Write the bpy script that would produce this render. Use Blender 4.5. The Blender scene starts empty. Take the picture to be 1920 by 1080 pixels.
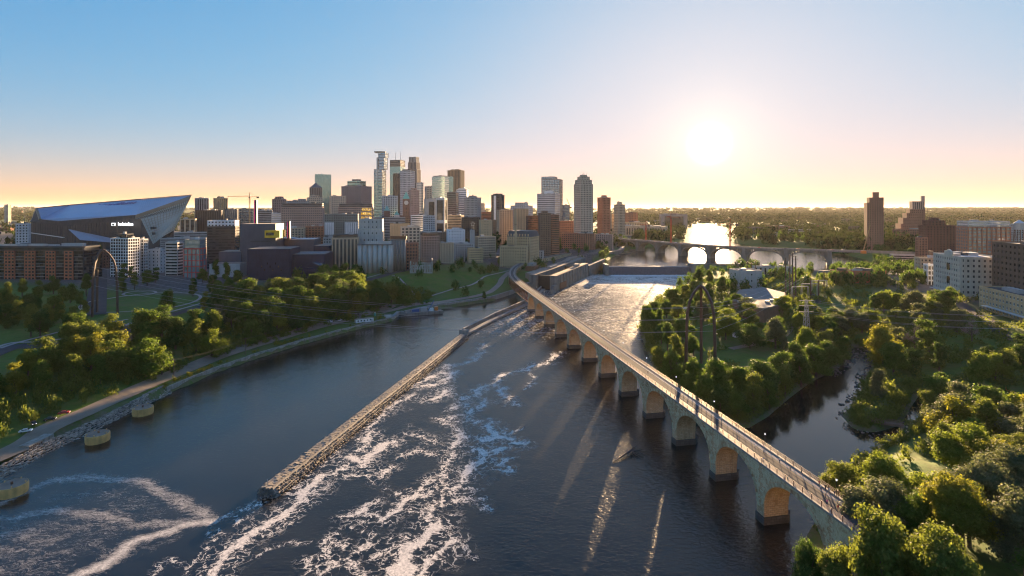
import bpy, bmesh, math, random
import numpy as np
from mathutils import Vector, Matrix, Quaternion

random.seed(7); RNG = np.random.default_rng(7)
S = bpy.context.scene
COL = S.collection

# ------------------------------------------------------------------ camera
cam = bpy.data.cameras.new("camera"); camo = bpy.data.objects.new("camera", cam); COL.objects.link(camo)
camo.location = (0, 0, 100); camo.rotation_euler = (math.radians(90), 0, 0)
cam.sensor_width = 36; cam.lens = 18.75; cam.shift_y = -150 / 1920
cam.clip_start = 1; cam.clip_end = 120000
S.camera = camo

# ------------------------------------------------------------------ sky and sun
SUN_AZ, SUN_EL = math.radians(20.3), math.radians(6.4)
SUND = Vector((math.sin(SUN_AZ) * math.cos(SUN_EL), math.cos(SUN_AZ) * math.cos(SUN_EL), math.sin(SUN_EL)))
W = bpy.data.worlds.new("World"); S.world = W; W.use_nodes = True
nt = W.node_tree; nt.nodes.clear()
def wn(t, **k):
    n = nt.nodes.new(t)
    for a, v in k.items(): setattr(n, a, v)
    return n
out = wn('ShaderNodeOutputWorld'); bg = wn('ShaderNodeBackground'); bg.inputs[1].default_value = SKY_STRENGTH = 0.15
sky = wn('ShaderNodeTexSky', sky_type='NISHITA'); sky.sun_disc = False
sky.sun_elevation = SUN_EL; sky.sun_rotation = SUN_AZ; sky.altitude = 250; sky.air_density = 1.0; sky.dust_density = 1.2; sky.ozone_density = 2.5
geo = wn('ShaderNodeNewGeometry')
def vmath(op, a, b):
    n = wn('ShaderNodeVectorMath', operation=op)
    for i, v in enumerate((a, b)):
        if hasattr(v, 'is_output'): nt.links.new(v, n.inputs[i])
        elif v is not None: n.inputs[i].default_value = v
    return n
def wmath(op, a, b=None, clamp=False):
    n = wn('ShaderNodeMath', operation=op); n.use_clamp = clamp
    for i, v in enumerate((a, b)):
        if hasattr(v, 'is_output'): nt.links.new(v, n.inputs[i])
        elif v is not None: n.inputs[i].default_value = v
    return n.outputs[0]
tc = wn('ShaderNodeTexCoord')
dirv = vmath('NORMALIZE', tc.outputs['Generated'], None).outputs[0]
dot = vmath('DOT_PRODUCT', dirv, tuple(SUND)).outputs['Value']
ang = wmath('MULTIPLY', wmath('ARCCOSINE', wmath('MINIMUM', dot, 0.999999)), 57.2958)
def glow(width, amp, p=1.0):
    return wmath('MULTIPLY', wmath('EXPONENT', wmath('MULTIPLY', wmath('POWER', wmath('DIVIDE', ang, width), p), -1.0)), amp)
def rgbscale(fac, col):
    n = vmath('SCALE', col, None); nt.links.new(fac, n.inputs['Scale']); return n.outputs[0]
# the sky texture spans far more range at this low sun than the photograph shows: roll its highlights off, channel by channel
EXPO = 2.95; KSKY = 1.8 / (0.15 * 2 ** EXPO)
rolled = vmath('DIVIDE', sky.outputs[0], vmath('ADD', sky.outputs[0], (6.0, 3.2, 1.9)).outputs[0]).outputs[0]
rolled = vmath('MULTIPLY', rolled, (.81, .785, .90)).outputs[0]
hs = wn('ShaderNodeHueSaturation'); hs.inputs['Saturation'].default_value = 1.2; nt.links.new(rolled, hs.inputs['Color'])
sepz = wn('ShaderNodeSeparateXYZ'); nt.links.new(dirv, sepz.inputs[0])
zz = wmath('MAXIMUM', sepz.outputs[2], 0.0)
hz = wmath('EXPONENT', wmath('MULTIPLY', zz, -17.0))
band = rgbscale(hz, (.38, .15, .04))
inv = vmath('SUBTRACT', (1, 1, 1), rgbscale(hz, (.0, .34, .60))).outputs[0]
lift = vmath('ADD', hs.outputs[0], (.055, .038, .030)).outputs[0]
lift = vmath('MULTIPLY', lift, vmath('SUBTRACT', (1.06, 1.06, 1.06), vmath('MULTIPLY', lift, (.66, .66, .60)).outputs[0]).outputs[0]).outputs[0]
base = vmath('MULTIPLY', lift, inv).outputs[0]
aur = vmath('ADD', rgbscale(glow(.95, 8.0, 2.0), (1.0, .95, .86)), rgbscale(glow(3.2, .30), (1.0, .74, .40))).outputs[0]
aur = vmath('ADD', aur, rgbscale(glow(9.0, .07), (1.0, .66, .30))).outputs[0]
tot = vmath('ADD', vmath('ADD', base, band).outputs[0], aur).outputs[0]
sc_ = vmath('SCALE', tot, None); sc_.inputs['Scale'].default_value = KSKY; tot = sc_.outputs[0]
nt.links.new(tot, bg.inputs[0]); nt.links.new(bg.outputs[0], out.inputs[0])

sl = bpy.data.lights.new("sun", 'SUN'); sl.energy = 4.2; sl.angle = math.radians(0.6); sl.color = (1.0, .66, .35)
so = bpy.data.objects.new("sun", sl); COL.objects.link(so); so.location = SUND * 4000
so.rotation_euler = (-SUND).to_track_quat('-Z', 'Y').to_euler()

S.view_settings.view_transform = 'Standard'; S.view_settings.look = 'None'
S.view_settings.exposure = EXPO; S.view_settings.gamma = 1
S.render.engine = 'CYCLES'
cy = S.cycles
cy.use_denoising = True; cy.use_adaptive_sampling = True; cy.adaptive_threshold = 0.01; cy.adaptive_min_samples = 72
try: cy.denoiser = 'OPENIMAGEDENOISE'
except Exception: pass
cy.max_bounces = 5; cy.diffuse_bounces = 3; cy.glossy_bounces = 3; cy.transmission_bounces = 3; cy.volume_bounces = 0
cy.transparent_max_bounces = 6; cy.sample_clamp_indirect = 4; cy.sample_clamp_direct = 1.2
cy.caustics_reflective = False; cy.caustics_refractive = False
cy.volume_max_steps = 64; cy.pixel_filter_type = 'BLACKMAN_HARRIS'; cy.filter_width = 1.15
# ------------------------------------------------------------------ helpers
def P(px, py, z=0.0):
    """photo pixel (1920 wide) of a point that stands at height z -> plan position"""
    Y = 1000.0 * (100.0 - z) / (py - 390.0)
    return ((px - 960.0) * Y / 1000.0, Y)
def XA(px, Y): return (px - 960.0) * Y / 1000.0
def ZA(py, Y): return 100.0 - (py - 390.0) * Y / 1000.0

MATS = {}
def _hash(ix, iy, seed):
    h = (ix.astype(np.int64) * 374761393 + iy.astype(np.int64) * 668265263 + seed * 974634777) & 0x7fffffff
    h = (h ^ (h >> 13)) * 1274126177 & 0x7fffffff
    return ((h ^ (h >> 16)) & 0xffff) / 65535.0
def vnoise(x, y, seed=0):
    x = np.asarray(x, float); y = np.asarray(y, float)
    ix = np.floor(x); iy = np.floor(y); fx = x - ix; fy = y - iy
    fx = fx * fx * (3 - 2 * fx); fy = fy * fy * (3 - 2 * fy)
    a = _hash(ix, iy, seed); b = _hash(ix + 1, iy, seed); c = _hash(ix, iy + 1, seed); d = _hash(ix + 1, iy + 1, seed)
    return (a * (1 - fx) + b * fx) * (1 - fy) + (c * (1 - fx) + d * fx) * fy
def fbm(x, y, seed=0, octv=4):
    s = 0; a = .5
    for o in range(octv):
        s = s + a * vnoise(x, y, seed + o * 17); x = x * 2.03 + 5.1; y = y * 2.03 + 1.7; a *= .5
    return s / (1 - .5 ** octv)
def sstep(a, b, x):
    t = np.clip((x - a) / (b - a), 0, 1); return t * t * (3 - 2 * t)
def seg_dist(pts, x, y):
    """distance of points to an open polyline"""
    d = np.full(np.shape(x), 1e18)
    for (x0, y0), (x1, y1) in zip(pts[:-1], pts[1:]):
        vx, vy = x1 - x0, y1 - y0; L = vx * vx + vy * vy + 1e-12
        t = np.clip(((x - x0) * vx + (y - y0) * vy) / L, 0, 1)
        d = np.minimum(d, (x - x0 - t * vx) ** 2 + (y - y0 - t * vy) ** 2)
    return np.sqrt(d)
def inside(poly, x, y):
    r = np.zeros(np.shape(x), bool); n = len(poly)
    for i in range(n):
        x0, y0 = poly[i]; x1, y1 = poly[(i + 1) % n]
        c = ((y0 > y) != (y1 > y)) & (x < (x1 - x0) * (y - y0) / (y1 - y0 + 1e-12) + x0)
        r ^= c
    return r
def sdist(poly, x, y):
    d = seg_dist(list(poly) + [poly[0]], x, y)
    return np.where(inside(poly, x, y), d, -d)
def crom(pts, n=8):
    """Catmull-Rom through points"""
    p = [np.array(q, float) for q in pts]; p = [2 * p[0] - p[1]] + p + [2 * p[-1] - p[-2]]
    o = []
    for i in range(1, len(p) - 2):
        for k in range(n):
            t = k / n; a, b, c, d = p[i - 1:i + 3]
            o.append(.5 * (2 * b + (c - a) * t + (2 * a - 5 * b + 4 * c - d) * t * t + (3 * b - a - 3 * c + d) * t ** 3))
    o.append(p[-2]); return [tuple(q) for q in o]

# ---- node material
class NM:
    def __init__(s, name):
        m = bpy.data.materials.new(name); m.use_nodes = True; s.m = m; s.t = m.node_tree; s.t.nodes.clear()
        s.out = s.n('ShaderNodeOutputMaterial')
    def n(s, t, **k):
        o = s.t.nodes.new(t)
        for a, v in k.items(): setattr(o, a, v)
        return o
    def put(s, sock, v):
        if hasattr(v, 'is_output'): s.t.links.new(v, sock)
        elif v is not None:
            if sock.type == 'RGBA' and len(v) == 3: v = (*v, 1)
            sock.default_value = v
    def pos(s): return s.n('ShaderNodeNewGeometry').outputs['Position']
    def math(s, op, a, b=None, clamp=False):
        o = s.n('ShaderNodeMath', operation=op); o.use_clamp = clamp; s.put(o.inputs[0], a); s.put(o.inputs[1], b); return o.outputs[0]
    def noise(s, vec, scale, det=3, rough=.55, dist=0, out=0):
        o = s.n('ShaderNodeTexNoise'); s.put(o.inputs['Vector'], vec); s.put(o.inputs['Scale'], scale)
        o.inputs['Detail'].default_value = det; o.inputs['Roughness'].default_value = rough; o.inputs['Distortion'].default_value = dist
        return o.outputs[out]
    def vscale(s, vec, v):
        o = s.n('ShaderNodeVectorMath', operation='MULTIPLY'); s.put(o.inputs[0], vec); o.inputs[1].default_value = v; return o.outputs[0]
    def vadd(s, a, b):
        o = s.n('ShaderNodeVectorMath', operation='ADD'); s.put(o.inputs[0], a); s.put(o.inputs[1], b); return o.outputs[0]
    def ramp(s, f, a, b, lo=0.0, hi=1.0, smooth=False):
        o = s.n('ShaderNodeMapRange'); o.interpolation_type = 'SMOOTHSTEP' if smooth else 'LINEAR'
        s.put(o.inputs[0], f); s.put(o.inputs[1], a); s.put(o.inputs[2], b); s.put(o.inputs[3], lo); s.put(o.inputs[4], hi); return o.outputs[0]
    def mix(s, f, a, b, mode='MIX'):
        o = s.n('ShaderNodeMix'); o.data_type = 'RGBA'; o.blend_type = mode
        s.put(o.inputs[0], f); s.put(o.inputs[6], a); s.put(o.inputs[7], b); return o.outputs[2]
    def attr(s, name, out='Fac'): return s.n('ShaderNodeAttribute', attribute_name=name).outputs[out]
    def bump(s, h, strength=.5, dist=.1, normal=None):
        o = s.n('ShaderNodeBump'); s.put(o.inputs['Strength'], strength); s.put(o.inputs['Distance'], dist); s.put(o.inputs['Height'], h)
        if normal is not None: s.put(o.inputs['Normal'], normal)
        return o.outputs[0]
    def pbsdf(s, col, rough=.7, normal=None, metal=0, spec=.5, emis=None, est=0):
        o = s.n('ShaderNodeBsdfPrincipled'); s.put(o.inputs['Base Color'], col); s.put(o.inputs['Roughness'], rough)
        s.put(o.inputs['Metallic'], metal); s.put(o.inputs['Specular IOR Level'], spec)
        if normal is not None: s.put(o.inputs['Normal'], normal)
        if emis is not None: s.put(o.inputs['Emission Color'], emis); s.put(o.inputs['Emission Strength'], est)
        return o.outputs[0]
    def done(s, sh):
        s.t.links.new(sh, s.out.inputs[0]); MATS[s.m.name] = s.m; return s.m
def mat(name, col, rough=.75, var=.18, scale=.25, metal=0, spec=.4, bump=0, island=0.0, emis=0, stain=.12):
    """plain weathered surface: colour broken up by two scales of noise, rain streaks and per-piece shifts"""
    if name in MATS: return MATS[name]
    k = NM(name); p = k.pos()
    f = k.noise(p, scale, 4); g = k.noise(p, scale * 9, 2)
    v = k.math('ADD', k.ramp(f, .25, .75, 1 - var, 1 + var), k.ramp(g, .2, .8, -var * .4, var * .4))
    if stain: v = k.math('MULTIPLY', v, k.ramp(k.noise(k.vscale(p, (.9, .9, .06)), .8, 3), .45, .75, 1, 1 - stain))
    if island: v = k.math('MULTIPLY', v, k.ramp(k.n('ShaderNodeNewGeometry').outputs['Random Per Island'], 0, 1, 1 - island, 1 + island))
    o = k.n('ShaderNodeVectorMath', operation='SCALE'); o.inputs[0].default_value = col; k.put(o.inputs['Scale'], v)
    nr = k.bump(k.noise(p, scale * 12, 3), .5, bump) if bump else None
    return k.done(k.pbsdf(o.outputs[0], rough, nr, metal, spec, col if emis else None, emis))

# ---- mesh builder
class MB:
    def __init__(s): s.v = []; s.f = []; s.m = []; s.uv = None
    def quad(s, a, b, c, d, mi=0):
        n = len(s.v); s.v += [a, b, c, d]; s.f.append((n, n + 1, n + 2, n + 3)); s.m.append(mi)
    def tri(s, a, b, c, mi=0):
        n = len(s.v); s.v += [a, b, c]; s.f.append((n, n + 1, n + 2)); s.m.append(mi)
    def poly(s, pts, mi=0):
        n = len(s.v); s.v += list(pts); s.f.append(tuple(range(n, n + len(pts)))); s.m.append(mi)
    def box(s, x, y, z0, sx, sy, sz, rz=0, mi=0, tx=1, ty=1, bottom=True):
        """box standing on z0, centred on x,y; tx/ty taper the top"""
        c, q = math.cos(rz), math.sin(rz); n = len(s.v)
        for zz, kx, ky in ((z0, 1, 1), (z0 + sz, tx, ty)):
            for a, b in ((-1, -1), (1, -1), (1, 1), (-1, 1)):
                u, w = a * sx * .5 * kx, b * sy * .5 * ky
                s.v.append((x + u * c - w * q, y + u * q + w * c, zz))
        fs = [(4, 5, 6, 7), (0, 1, 5, 4), (1, 2, 6, 5), (2, 3, 7, 6), (3, 0, 4, 7)]
        if bottom: fs.append((3, 2, 1, 0))
        for f in fs: s.f.append(tuple(n + i for i in f)); s.m.append(mi)
    def beam(s, a, b, w, h=None, mi=0, up=(0, 0, 1)):
        """square bar between two points"""
        h = h or w; a = Vector(a); b = Vector(b); d = (b - a)
        if d.length < 1e-6: return
        d.normalize(); u = Vector(up)
        if abs(d.dot(u)) > .98: u = Vector((1, 0, 0))
        r = d.cross(u).normalized() * w * .5; t = r.cross(d).normalized() * h * .5; n = len(s.v)
        for q in (a, b):
            for e in (-r - t, r - t, r + t, -r + t): s.v.append(tuple(q + e))
        for f in ((0, 1, 5, 4), (1, 2, 6, 5), (2, 3, 7, 6), (3, 0, 4, 7), (3, 2, 1, 0), (4, 5, 6, 7)):
            s.f.append(tuple(n + i for i in f)); s.m.append(mi)
    def tube(s, pts, rad, n=6, mi=0, cap=True):
        pts = [Vector(p) for p in pts]; rad = rad if hasattr(rad, '__len__') else [rad] * len(pts); st = len(s.v)
        for i, p in enumerate(pts):
            d = (pts[min(i + 1, len(pts) - 1)] - pts[max(i - 1, 0)]).normalized()
            u = Vector((0, 0, 1)) if abs(d.z) < .9 else Vector((1, 0, 0))
            a = d.cross(u).normalized(); b = a.cross(d)
            for k in range(n):
                t = 2 * math.pi * k / n; s.v.append(tuple(p + (a * math.cos(t) + b * math.sin(t)) * rad[i]))
        for i in range(len(pts) - 1):
            for k in range(n):
                k2 = (k + 1) % n; s.f.append((st + i * n + k, st + i * n + k2, st + (i + 1) * n + k2, st + (i + 1) * n + k)); s.m.append(mi)
        if cap:
            s.f.append(tuple(st + k for k in range(n))[::-1]); s.m.append(mi)
            e = st + (len(pts) - 1) * n; s.f.append(tuple(e + k for k in range(n))); s.m.append(mi)
    def cyl(s, x, y, z0, z1, r0, r1=None, n=16, mi=0, mtop=None):
        r1 = r0 if r1 is None else r1; st = len(s.v)
        for zz, r in ((z0, r0), (z1, r1)):
            for k in range(n):
                t = 2 * math.pi * k / n; s.v.append((x + r * math.cos(t), y + r * math.sin(t), zz))
        for k in range(n):
            k2 = (k + 1) % n; s.f.append((st + k, st + k2, st + n + k2, st + n + k)); s.m.append(mi)
        s.f.append(tuple(st + n + k for k in range(n))); s.m.append(mi if mtop is None else mtop)
        s.f.append(tuple(st + k for k in range(n))[::-1]); s.m.append(mi)
    def prism(s, poly, z0, z1, mi=0, mtop=None, bottom=False):
        """vertical prism on a counter-clockwise plan polygon; z1 may be a list of heights"""
        n = len(poly); st = len(s.v); zt = z1 if hasattr(z1, '__len__') else [z1] * n; zb = z0 if hasattr(z0, '__len__') else [z0] * n
        for i, p in enumerate(poly): s.v.append((p[0], p[1], zb[i]))
        for i, p in enumerate(poly): s.v.append((p[0], p[1], zt[i]))
        for i in range(n):
            j = (i + 1) % n; s.f.append((st + i, st + j, st + n + j, st + n + i)); s.m.append(mi)
        s.f.append(tuple(st + n + i for i in range(n))); s.m.append(mi if mtop is None else mtop)
        if bottom: s.f.append(tuple(st + i for i in range(n))[::-1]); s.m.append(mi)
    def add_uv(s, fn): s.uv = fn
    def mesh(s, name, mats, smooth=False):
        me = bpy.data.meshes.new(name); me.from_pydata(s.v, [], s.f)
        for m in (mats if isinstance(mats, (list, tuple)) else [mats]): me.materials.append(m)
        if any(s.m): me.polygons.foreach_set('material_index', s.m)
        if smooth: me.polygons.foreach_set('use_smooth', [True] * len(s.f))
        if s.uv:
            l = me.uv_layers.new(name='UVMap'); co = []
            for f in s.f:
                for vi in f: co += list(s.uv(s.v[vi], f, s))
            l.data.foreach_set('uv', co)
        me.update(); return me
    def build(s, name, mats, parent=None, smooth=False, kind=None, label=None, cat=None, group=None, loc=None):
        return link(name, s.mesh(name, mats, smooth), parent, kind, label, cat, group, loc)
def np_mesh(name, V, F, mats, smooth=False, attrs=None):
    V = np.ascontiguousarray(V, np.float32); F = np.ascontiguousarray(F, np.int32); n, c = F.shape
    me = bpy.data.meshes.new(name); me.vertices.add(len(V)); me.vertices.foreach_set('co', V.ravel())
    me.loops.add(n * c); me.loops.foreach_set('vertex_index', F.ravel())
    me.polygons.add(n); me.polygons.foreach_set('loop_start', np.arange(0, n * c, c, dtype=np.int32))
    try: me.polygons.foreach_set('loop_total', np.full(n, c, np.int32))
    except Exception: pass
    if smooth: me.polygons.foreach_set('use_smooth', np.ones(n, bool))
    for m in (mats if isinstance(mats, (list, tuple)) else [mats]): me.materials.append(m)
    for k, a in (attrs or {}).items():
        at = me.attributes.new(k, 'FLOAT', 'POINT'); at.data.foreach_set('value', np.ascontiguousarray(a, np.float32).ravel())
    me.update(); me.validate(); return me
def link(name, me, parent=None, kind=None, label=None, cat=None, group=None, loc=None):
    o = bpy.data.objects.new(name, me); COL.objects.link(o)
    if parent is not None: o.parent = parent
    if loc is not None: o.location = loc
    return tag(o, label, cat, group, kind)
def tag(o, label=None, cat=None, group=None, kind=None):
    if label: o['label'] = label
    if cat: o['category'] = cat
    if group: o['group'] = group
    if kind: o['kind'] = kind
    return o
def thing(name, label, cat, loc=(0, 0, 0), rz=0, group=None, sc=None):
    o = bpy.data.objects.new(name, None); COL.objects.link(o); o.location = loc; o.rotation_euler = (0, 0, rz); o.empty_display_size = .1
    if sc is not None: o.scale = (sc, sc, sc) if not hasattr(sc, '__len__') else sc
    return tag(o, label, cat, group)
def copy_tree(src, loc, rz=0, sc=None, label=None, parent=None, name=None):
    c = src.copy(); COL.objects.link(c); c.parent = parent
    if loc is not None: c.location = loc; c.rotation_euler = (0, 0, rz)
    if sc is not None: c.scale = (sc, sc, sc) if not hasattr(sc, '__len__') else sc
    if label: c['label'] = label
    for ch in KIDS.get(src.name, []): copy_tree(ch, None, parent=c)
    return c
KIDS = {}
def reg(*objs):
    """remember children of prototypes (Object.children walks every object)"""
    for o in objs: KIDS.setdefault(o.parent.name, []).append(o)
ORD = ("first second third fourth fifth sixth seventh eighth ninth tenth eleventh twelfth thirteenth fourteenth fifteenth sixteenth seventeenth eighteenth nineteenth twentieth "
       "twenty-first twenty-second twenty-third twenty-fourth twenty-fifth twenty-sixth twenty-seventh twenty-eighth twenty-ninth thirtieth").split()
# ------------------------------------------------------------------ plan of the river
LOCK_O = np.array((40., 650.)); LOCK_D = np.array((.371, .9286)); LOCK_N = np.array((.9286, -.371))
def LK(a, b): q = LOCK_O + LOCK_D * a + LOCK_N * b; return (float(q[0]), float(q[1]))
LEFT_SHORE = [(-235, -600), (-218, 60), (-207, 150), P(0, 874), P(85, 830), P(160, 795), P(300, 746), P(312, 739), P(400, 700), P(480, 672),
              P(560, 647), P(640, 625), P(737, 601), P(748, 589), P(790, 586), P(840, 577), P(925, 564), (-14, 600)]
RIGHT_SHORE = [(275, 795), P(1290, 530), P(1265, 545), P(1240, 560), P(1215, 575), P(1200, 622), P(1215, 665), (86, 310), (90, 265), P(1400, 805),
               P(1440, 782), P(1480, 747), P(1520, 717), P(1570, 692), P(1590, 674), P(1600, 650), P(1628, 655), P(1636, 685), P(1618, 718), P(1612, 745), P(1578, 780),
               P(1600, 805), P(1640, 812), P(1690, 797), P(1706, 765), P(1725, 738), P(1752, 735), P(1735, 770), P(1700, 815), P(1650, 838), P(1600, 870), (110, 185), (92, 165), (78, 148),
               (60, 120), (45, 60), (30, -100), (20, -600)]
LOWER = LEFT_SHORE + [LK(0, -17), LK(240, -17), LK(240, 10), (148, 803)] + RIGHT_SHORE
UPZ = 12.3
UPPER = [(150, 806), (275, 806), (330, 800), (424, 735), (520, 760), (600, 900), (641, 1069), (545, 1300), (605, 1500), (900, 2150), (1010, 2600), (1300, 3300),
         (1200, 3400), (900, 2750), (770, 2300), (579, 1780), (480, 1460), (400, 1290), (285, 1180), (240, 1120), LK(262, 22), (150, 830)]
CTRL = np.array([(95, 150, 7), (105, 135, 16), (100, 118, 17.5), (130, 145, 14), (150, 180, 9), (165, 210, 4), (200, 180, 14), (250, 200, 18), (300, 250, 18), (175, 245, 2.2), (185, 262, 2.4),
    (205, 300, 3), (225, 325, 4), (240, 275, 7), (270, 320, 9), (300, 380, 13), (330, 420, 17), (400, 470, 20), (450, 430, 20), (380, 350, 18), (300, 480, 11), (260, 420, 6), (350, 600, 18), (450, 600, 21),
    (115, 300, 3), (130, 330, 3.5), (150, 400, 4.5), (130, 450, 4), (180, 420, 4.5), (200, 350, 2.5), (200, 500, 7), (240, 600, 10), (160, 260, 1), (230, 700, 12), (280, 745, 13.5), (300, 780, 14), (360, 720, 15), (150, 520, 3), (175, 580, 5),
    (60, 80, 16), (150, 80, 19), (300, 100, 21), (100, 0, 18), (200, -200, 20), (500, 100, 22), (600, 500, 23), (600, 300, 22)], float)
def land_z(x, y):
    x = np.asarray(x, float); y = np.asarray(y, float)
    d = seg_dist(LEFT_SHORE, x, y)
    n = fbm(x / 40, y / 40, 3) - .5
    zl = np.interp(d, [0, 13, 16, 62, 75, 110, 300, 700], [2.6, 3.0, 3.4, 14.5, 16.3, 17.2, 21, 24]) + n * np.clip(d - 16, 0, 20) * .12
    zm = np.interp(d, [0, 6, 40, 52, 93, 100, 300, 700], [2.6, 4, 6.5, 7.5, 20.6, 21.4, 22.5, 24])
    k = sstep(525, 560, y); zl = zl * (1 - k) + zm * k
    num = 0; den = 0
    for cx, cy_, cz in CTRL:
        w = 1.0 / (((x - cx) ** 2 + (y - cy_) ** 2) + 60.0) ** 1.6; num = num + w * cz; den = den + w
    zr = num / den + n * 1.2
    # the ground drops away below the curve of the stone bridge and beside the lock
    dc = seg_dist([(-2, 615), (-2, 660), (1, 722), (14, 785), (36, 845), (76, 920), (123, 1004)], x, y)
    cap = np.interp(dc, [0, 14, 40, 70], [11.5, 11.5, 15, 40]); zl = np.minimum(zl, np.where(y < 960, cap, 40)); zr = np.minimum(zr, np.where((y < 960) & (x < 160), cap, 40))
    split = np.where(y < 600, 0.0, 40 + (y - 650) * .4)
    z = np.where(x < split, zl, zr)
    far = sstep(850, 1150, y) ; z = z * (1 - far) + 23.5 * far
    side = sstep(500, 800, x); z = z * (1 - side) + 23.5 * side
    r = np.hypot(x, y)
    z = z + sstep(4500, 16000, r) * (20 + 110 * fbm(x / 5200 + 9, y / 5200, 11)) + sstep(1500, 4000, r) * 10 * (fbm(x / 900, y / 900, 5) - .5)
    # slopes down to both pools
    near = (r < 5000)
    dl = -sdist(LOWER, x, y); du = -sdist(UPPER, x, y)
    wall = (x < split)
    z = np.where(near & (dl > 0), np.minimum(z, np.where(wall, 1.2 + dl * 1.1, .15 + dl * .42)), z)
    z = np.where(near & (dl > 25) & (du > 0) & (du < 150), np.clip(z, UPZ + .3, UPZ + .5 + du * .35), z)
    z = np.where(near & (du <= 0), UPZ + np.maximum(du * .6, -3.5), z)
    z = np.where(near & (dl <= 0), np.maximum(dl * .6, -3.5), z)
    return z
def axis(parts):
    o = []
    for a, b, st in parts: o += list(np.arange(a, b, st))
    return np.array(o + [parts[-1][1]])
def geom(a, b, n): return list(np.geomspace(a, b, n))
GX = np.array([-v for v in geom(800, 60000, 26)[::-1]] + list(np.arange(-790, -420, 9)) + list(np.arange(-420, 480, 4.0)) + list(np.arange(480, 800, 9)) + geom(800, 60000, 26))
GY = np.array([-60000, -20000, -6000, -2000, -1000, -500, -250, -100, -40] + list(np.arange(0, 100, 12)) + list(np.arange(100, 700, 4.0)) + list(np.arange(700, 1000, 7)) + geom(1000, 60000, 70))
gx, gy = np.meshgrid(GX, GY); gz = land_z(gx, gy)
def gz_at(x, y):
    """height of the ground sheet"""
    i = int(np.clip(np.searchsorted(GX, x) - 1, 0, len(GX) - 2)); j = int(np.clip(np.searchsorted(GY, y) - 1, 0, len(GY) - 2))
    u = (x - GX[i]) / (GX[i + 1] - GX[i]); v = (y - GY[j]) / (GY[j + 1] - GY[j])
    return float((gz[j, i] * (1 - u) + gz[j, i + 1] * u) * (1 - v) + (gz[j + 1, i] * (1 - u) + gz[j + 1, i + 1] * u) * v)
def look(A, x, y):
    x = np.asarray(x, float); y = np.asarray(y, float); i = np.clip(np.searchsorted(GX, x) - 1, 0, len(GX) - 2); j = np.clip(np.searchsorted(GY, y) - 1, 0, len(GY) - 2)
    u = (x - GX[i]) / (GX[i + 1] - GX[i]); v = (y - GY[j]) / (GY[j + 1] - GY[j])
    return (A[j, i] * (1 - u) + A[j, i + 1] * u) * (1 - v) + (A[j + 1, i] * (1 - u) + A[j + 1, i + 1] * u) * v
KS = np.arange(80, 4000, 1.25)
def G(px, py):
    """where the sight line through a photo pixel meets the ground"""
    xs = (px - 960) * KS / 1000; zs = 100 - (py - 390) * KS / 1000; h = look(gz, xs, KS); w = np.nonzero(zs <= h)[0]
    i = w[0] if len(w) else len(KS) - 1; return (float(xs[i]), float(KS[i]), float(h[i]))
SDL, SDU = sdist(LOWER, gx, gy), sdist(UPPER, gx, gy)
dls = seg_dist(LEFT_SHORE, gx, gy)
urban = np.where(gx < np.where(gy < 600, 0, 40 + (gy - 650) * .4), sstep(130, 190, dls) * sstep(490, 540, gy + gx * .25 + 90), sstep(350, 420, gx) * sstep(380, 420, gy)) * (1 - sstep(2500, 4500, np.hypot(gx, gy)) * .75)
urban *= 1 - sstep(0, 1, (gx > 60 + gy * .25) & (gy > 760))
wl = -sdist(LOWER, gx, gy); dirt = np.where(wl > -3, np.exp(-np.maximum(wl, 0) / 5.0), 0)
dirt = np.maximum(dirt, .3 * sstep(.55, .7, fbm(gx / 30, gy / 30, 21)))
nx, ny = len(GX), len(GY)
idx = np.arange(nx * ny).reshape(ny, nx)
F = np.stack([idx[:-1, :-1], idx[:-1, 1:], idx[1:, 1:], idx[1:, :-1]], -1).reshape(-1, 4)
k = NM("ground_cover"); p = k.pos()
n1 = k.noise(p, .02, 5); n2 = k.noise(p, .35, 4); n3 = k.noise(p, 3.0, 3)
grass = k.mix(k.ramp(n1, .35, .65), (.07, .150, .024), (.11, .17, .030))
grass = k.mix(k.math('MULTIPLY', k.ramp(n2, .4, .75), .5), grass, (.045, .095, .018))
grass = k.mix(k.math('MULTIPLY', k.ramp(k.noise(p, .09, 4, .6), .48, .68), .55), grass, (.15, .145, .055))
soil = k.mix(k.ramp(n2, .3, .7), (.12, .105, .06), (.19, .16, .11))
col = k.mix(k.math('MULTIPLY', k.attr('dirt'), k.ramp(n2, .25, .6), clamp=True), grass, soil)
urb = k.mix(k.ramp(n2, .35, .65), (.085, .082, .08), (.16, .15, .14))
col = k.mix(k.attr('urban'), col, urb)
col = k.mix(k.ramp(n3, .2, .8, .12, 0), col, (.02, .025, .01))
k.done(k.pbsdf(col, .95, k.bump(n3, .6, .25), spec=.15))
g = link("ground", np_mesh("ground", np.stack([gx, gy, gz], -1).reshape(-1, 3), F, MATS["ground_cover"], True, {'urban': urban, 'dirt': dirt}), kind='structure')

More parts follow.
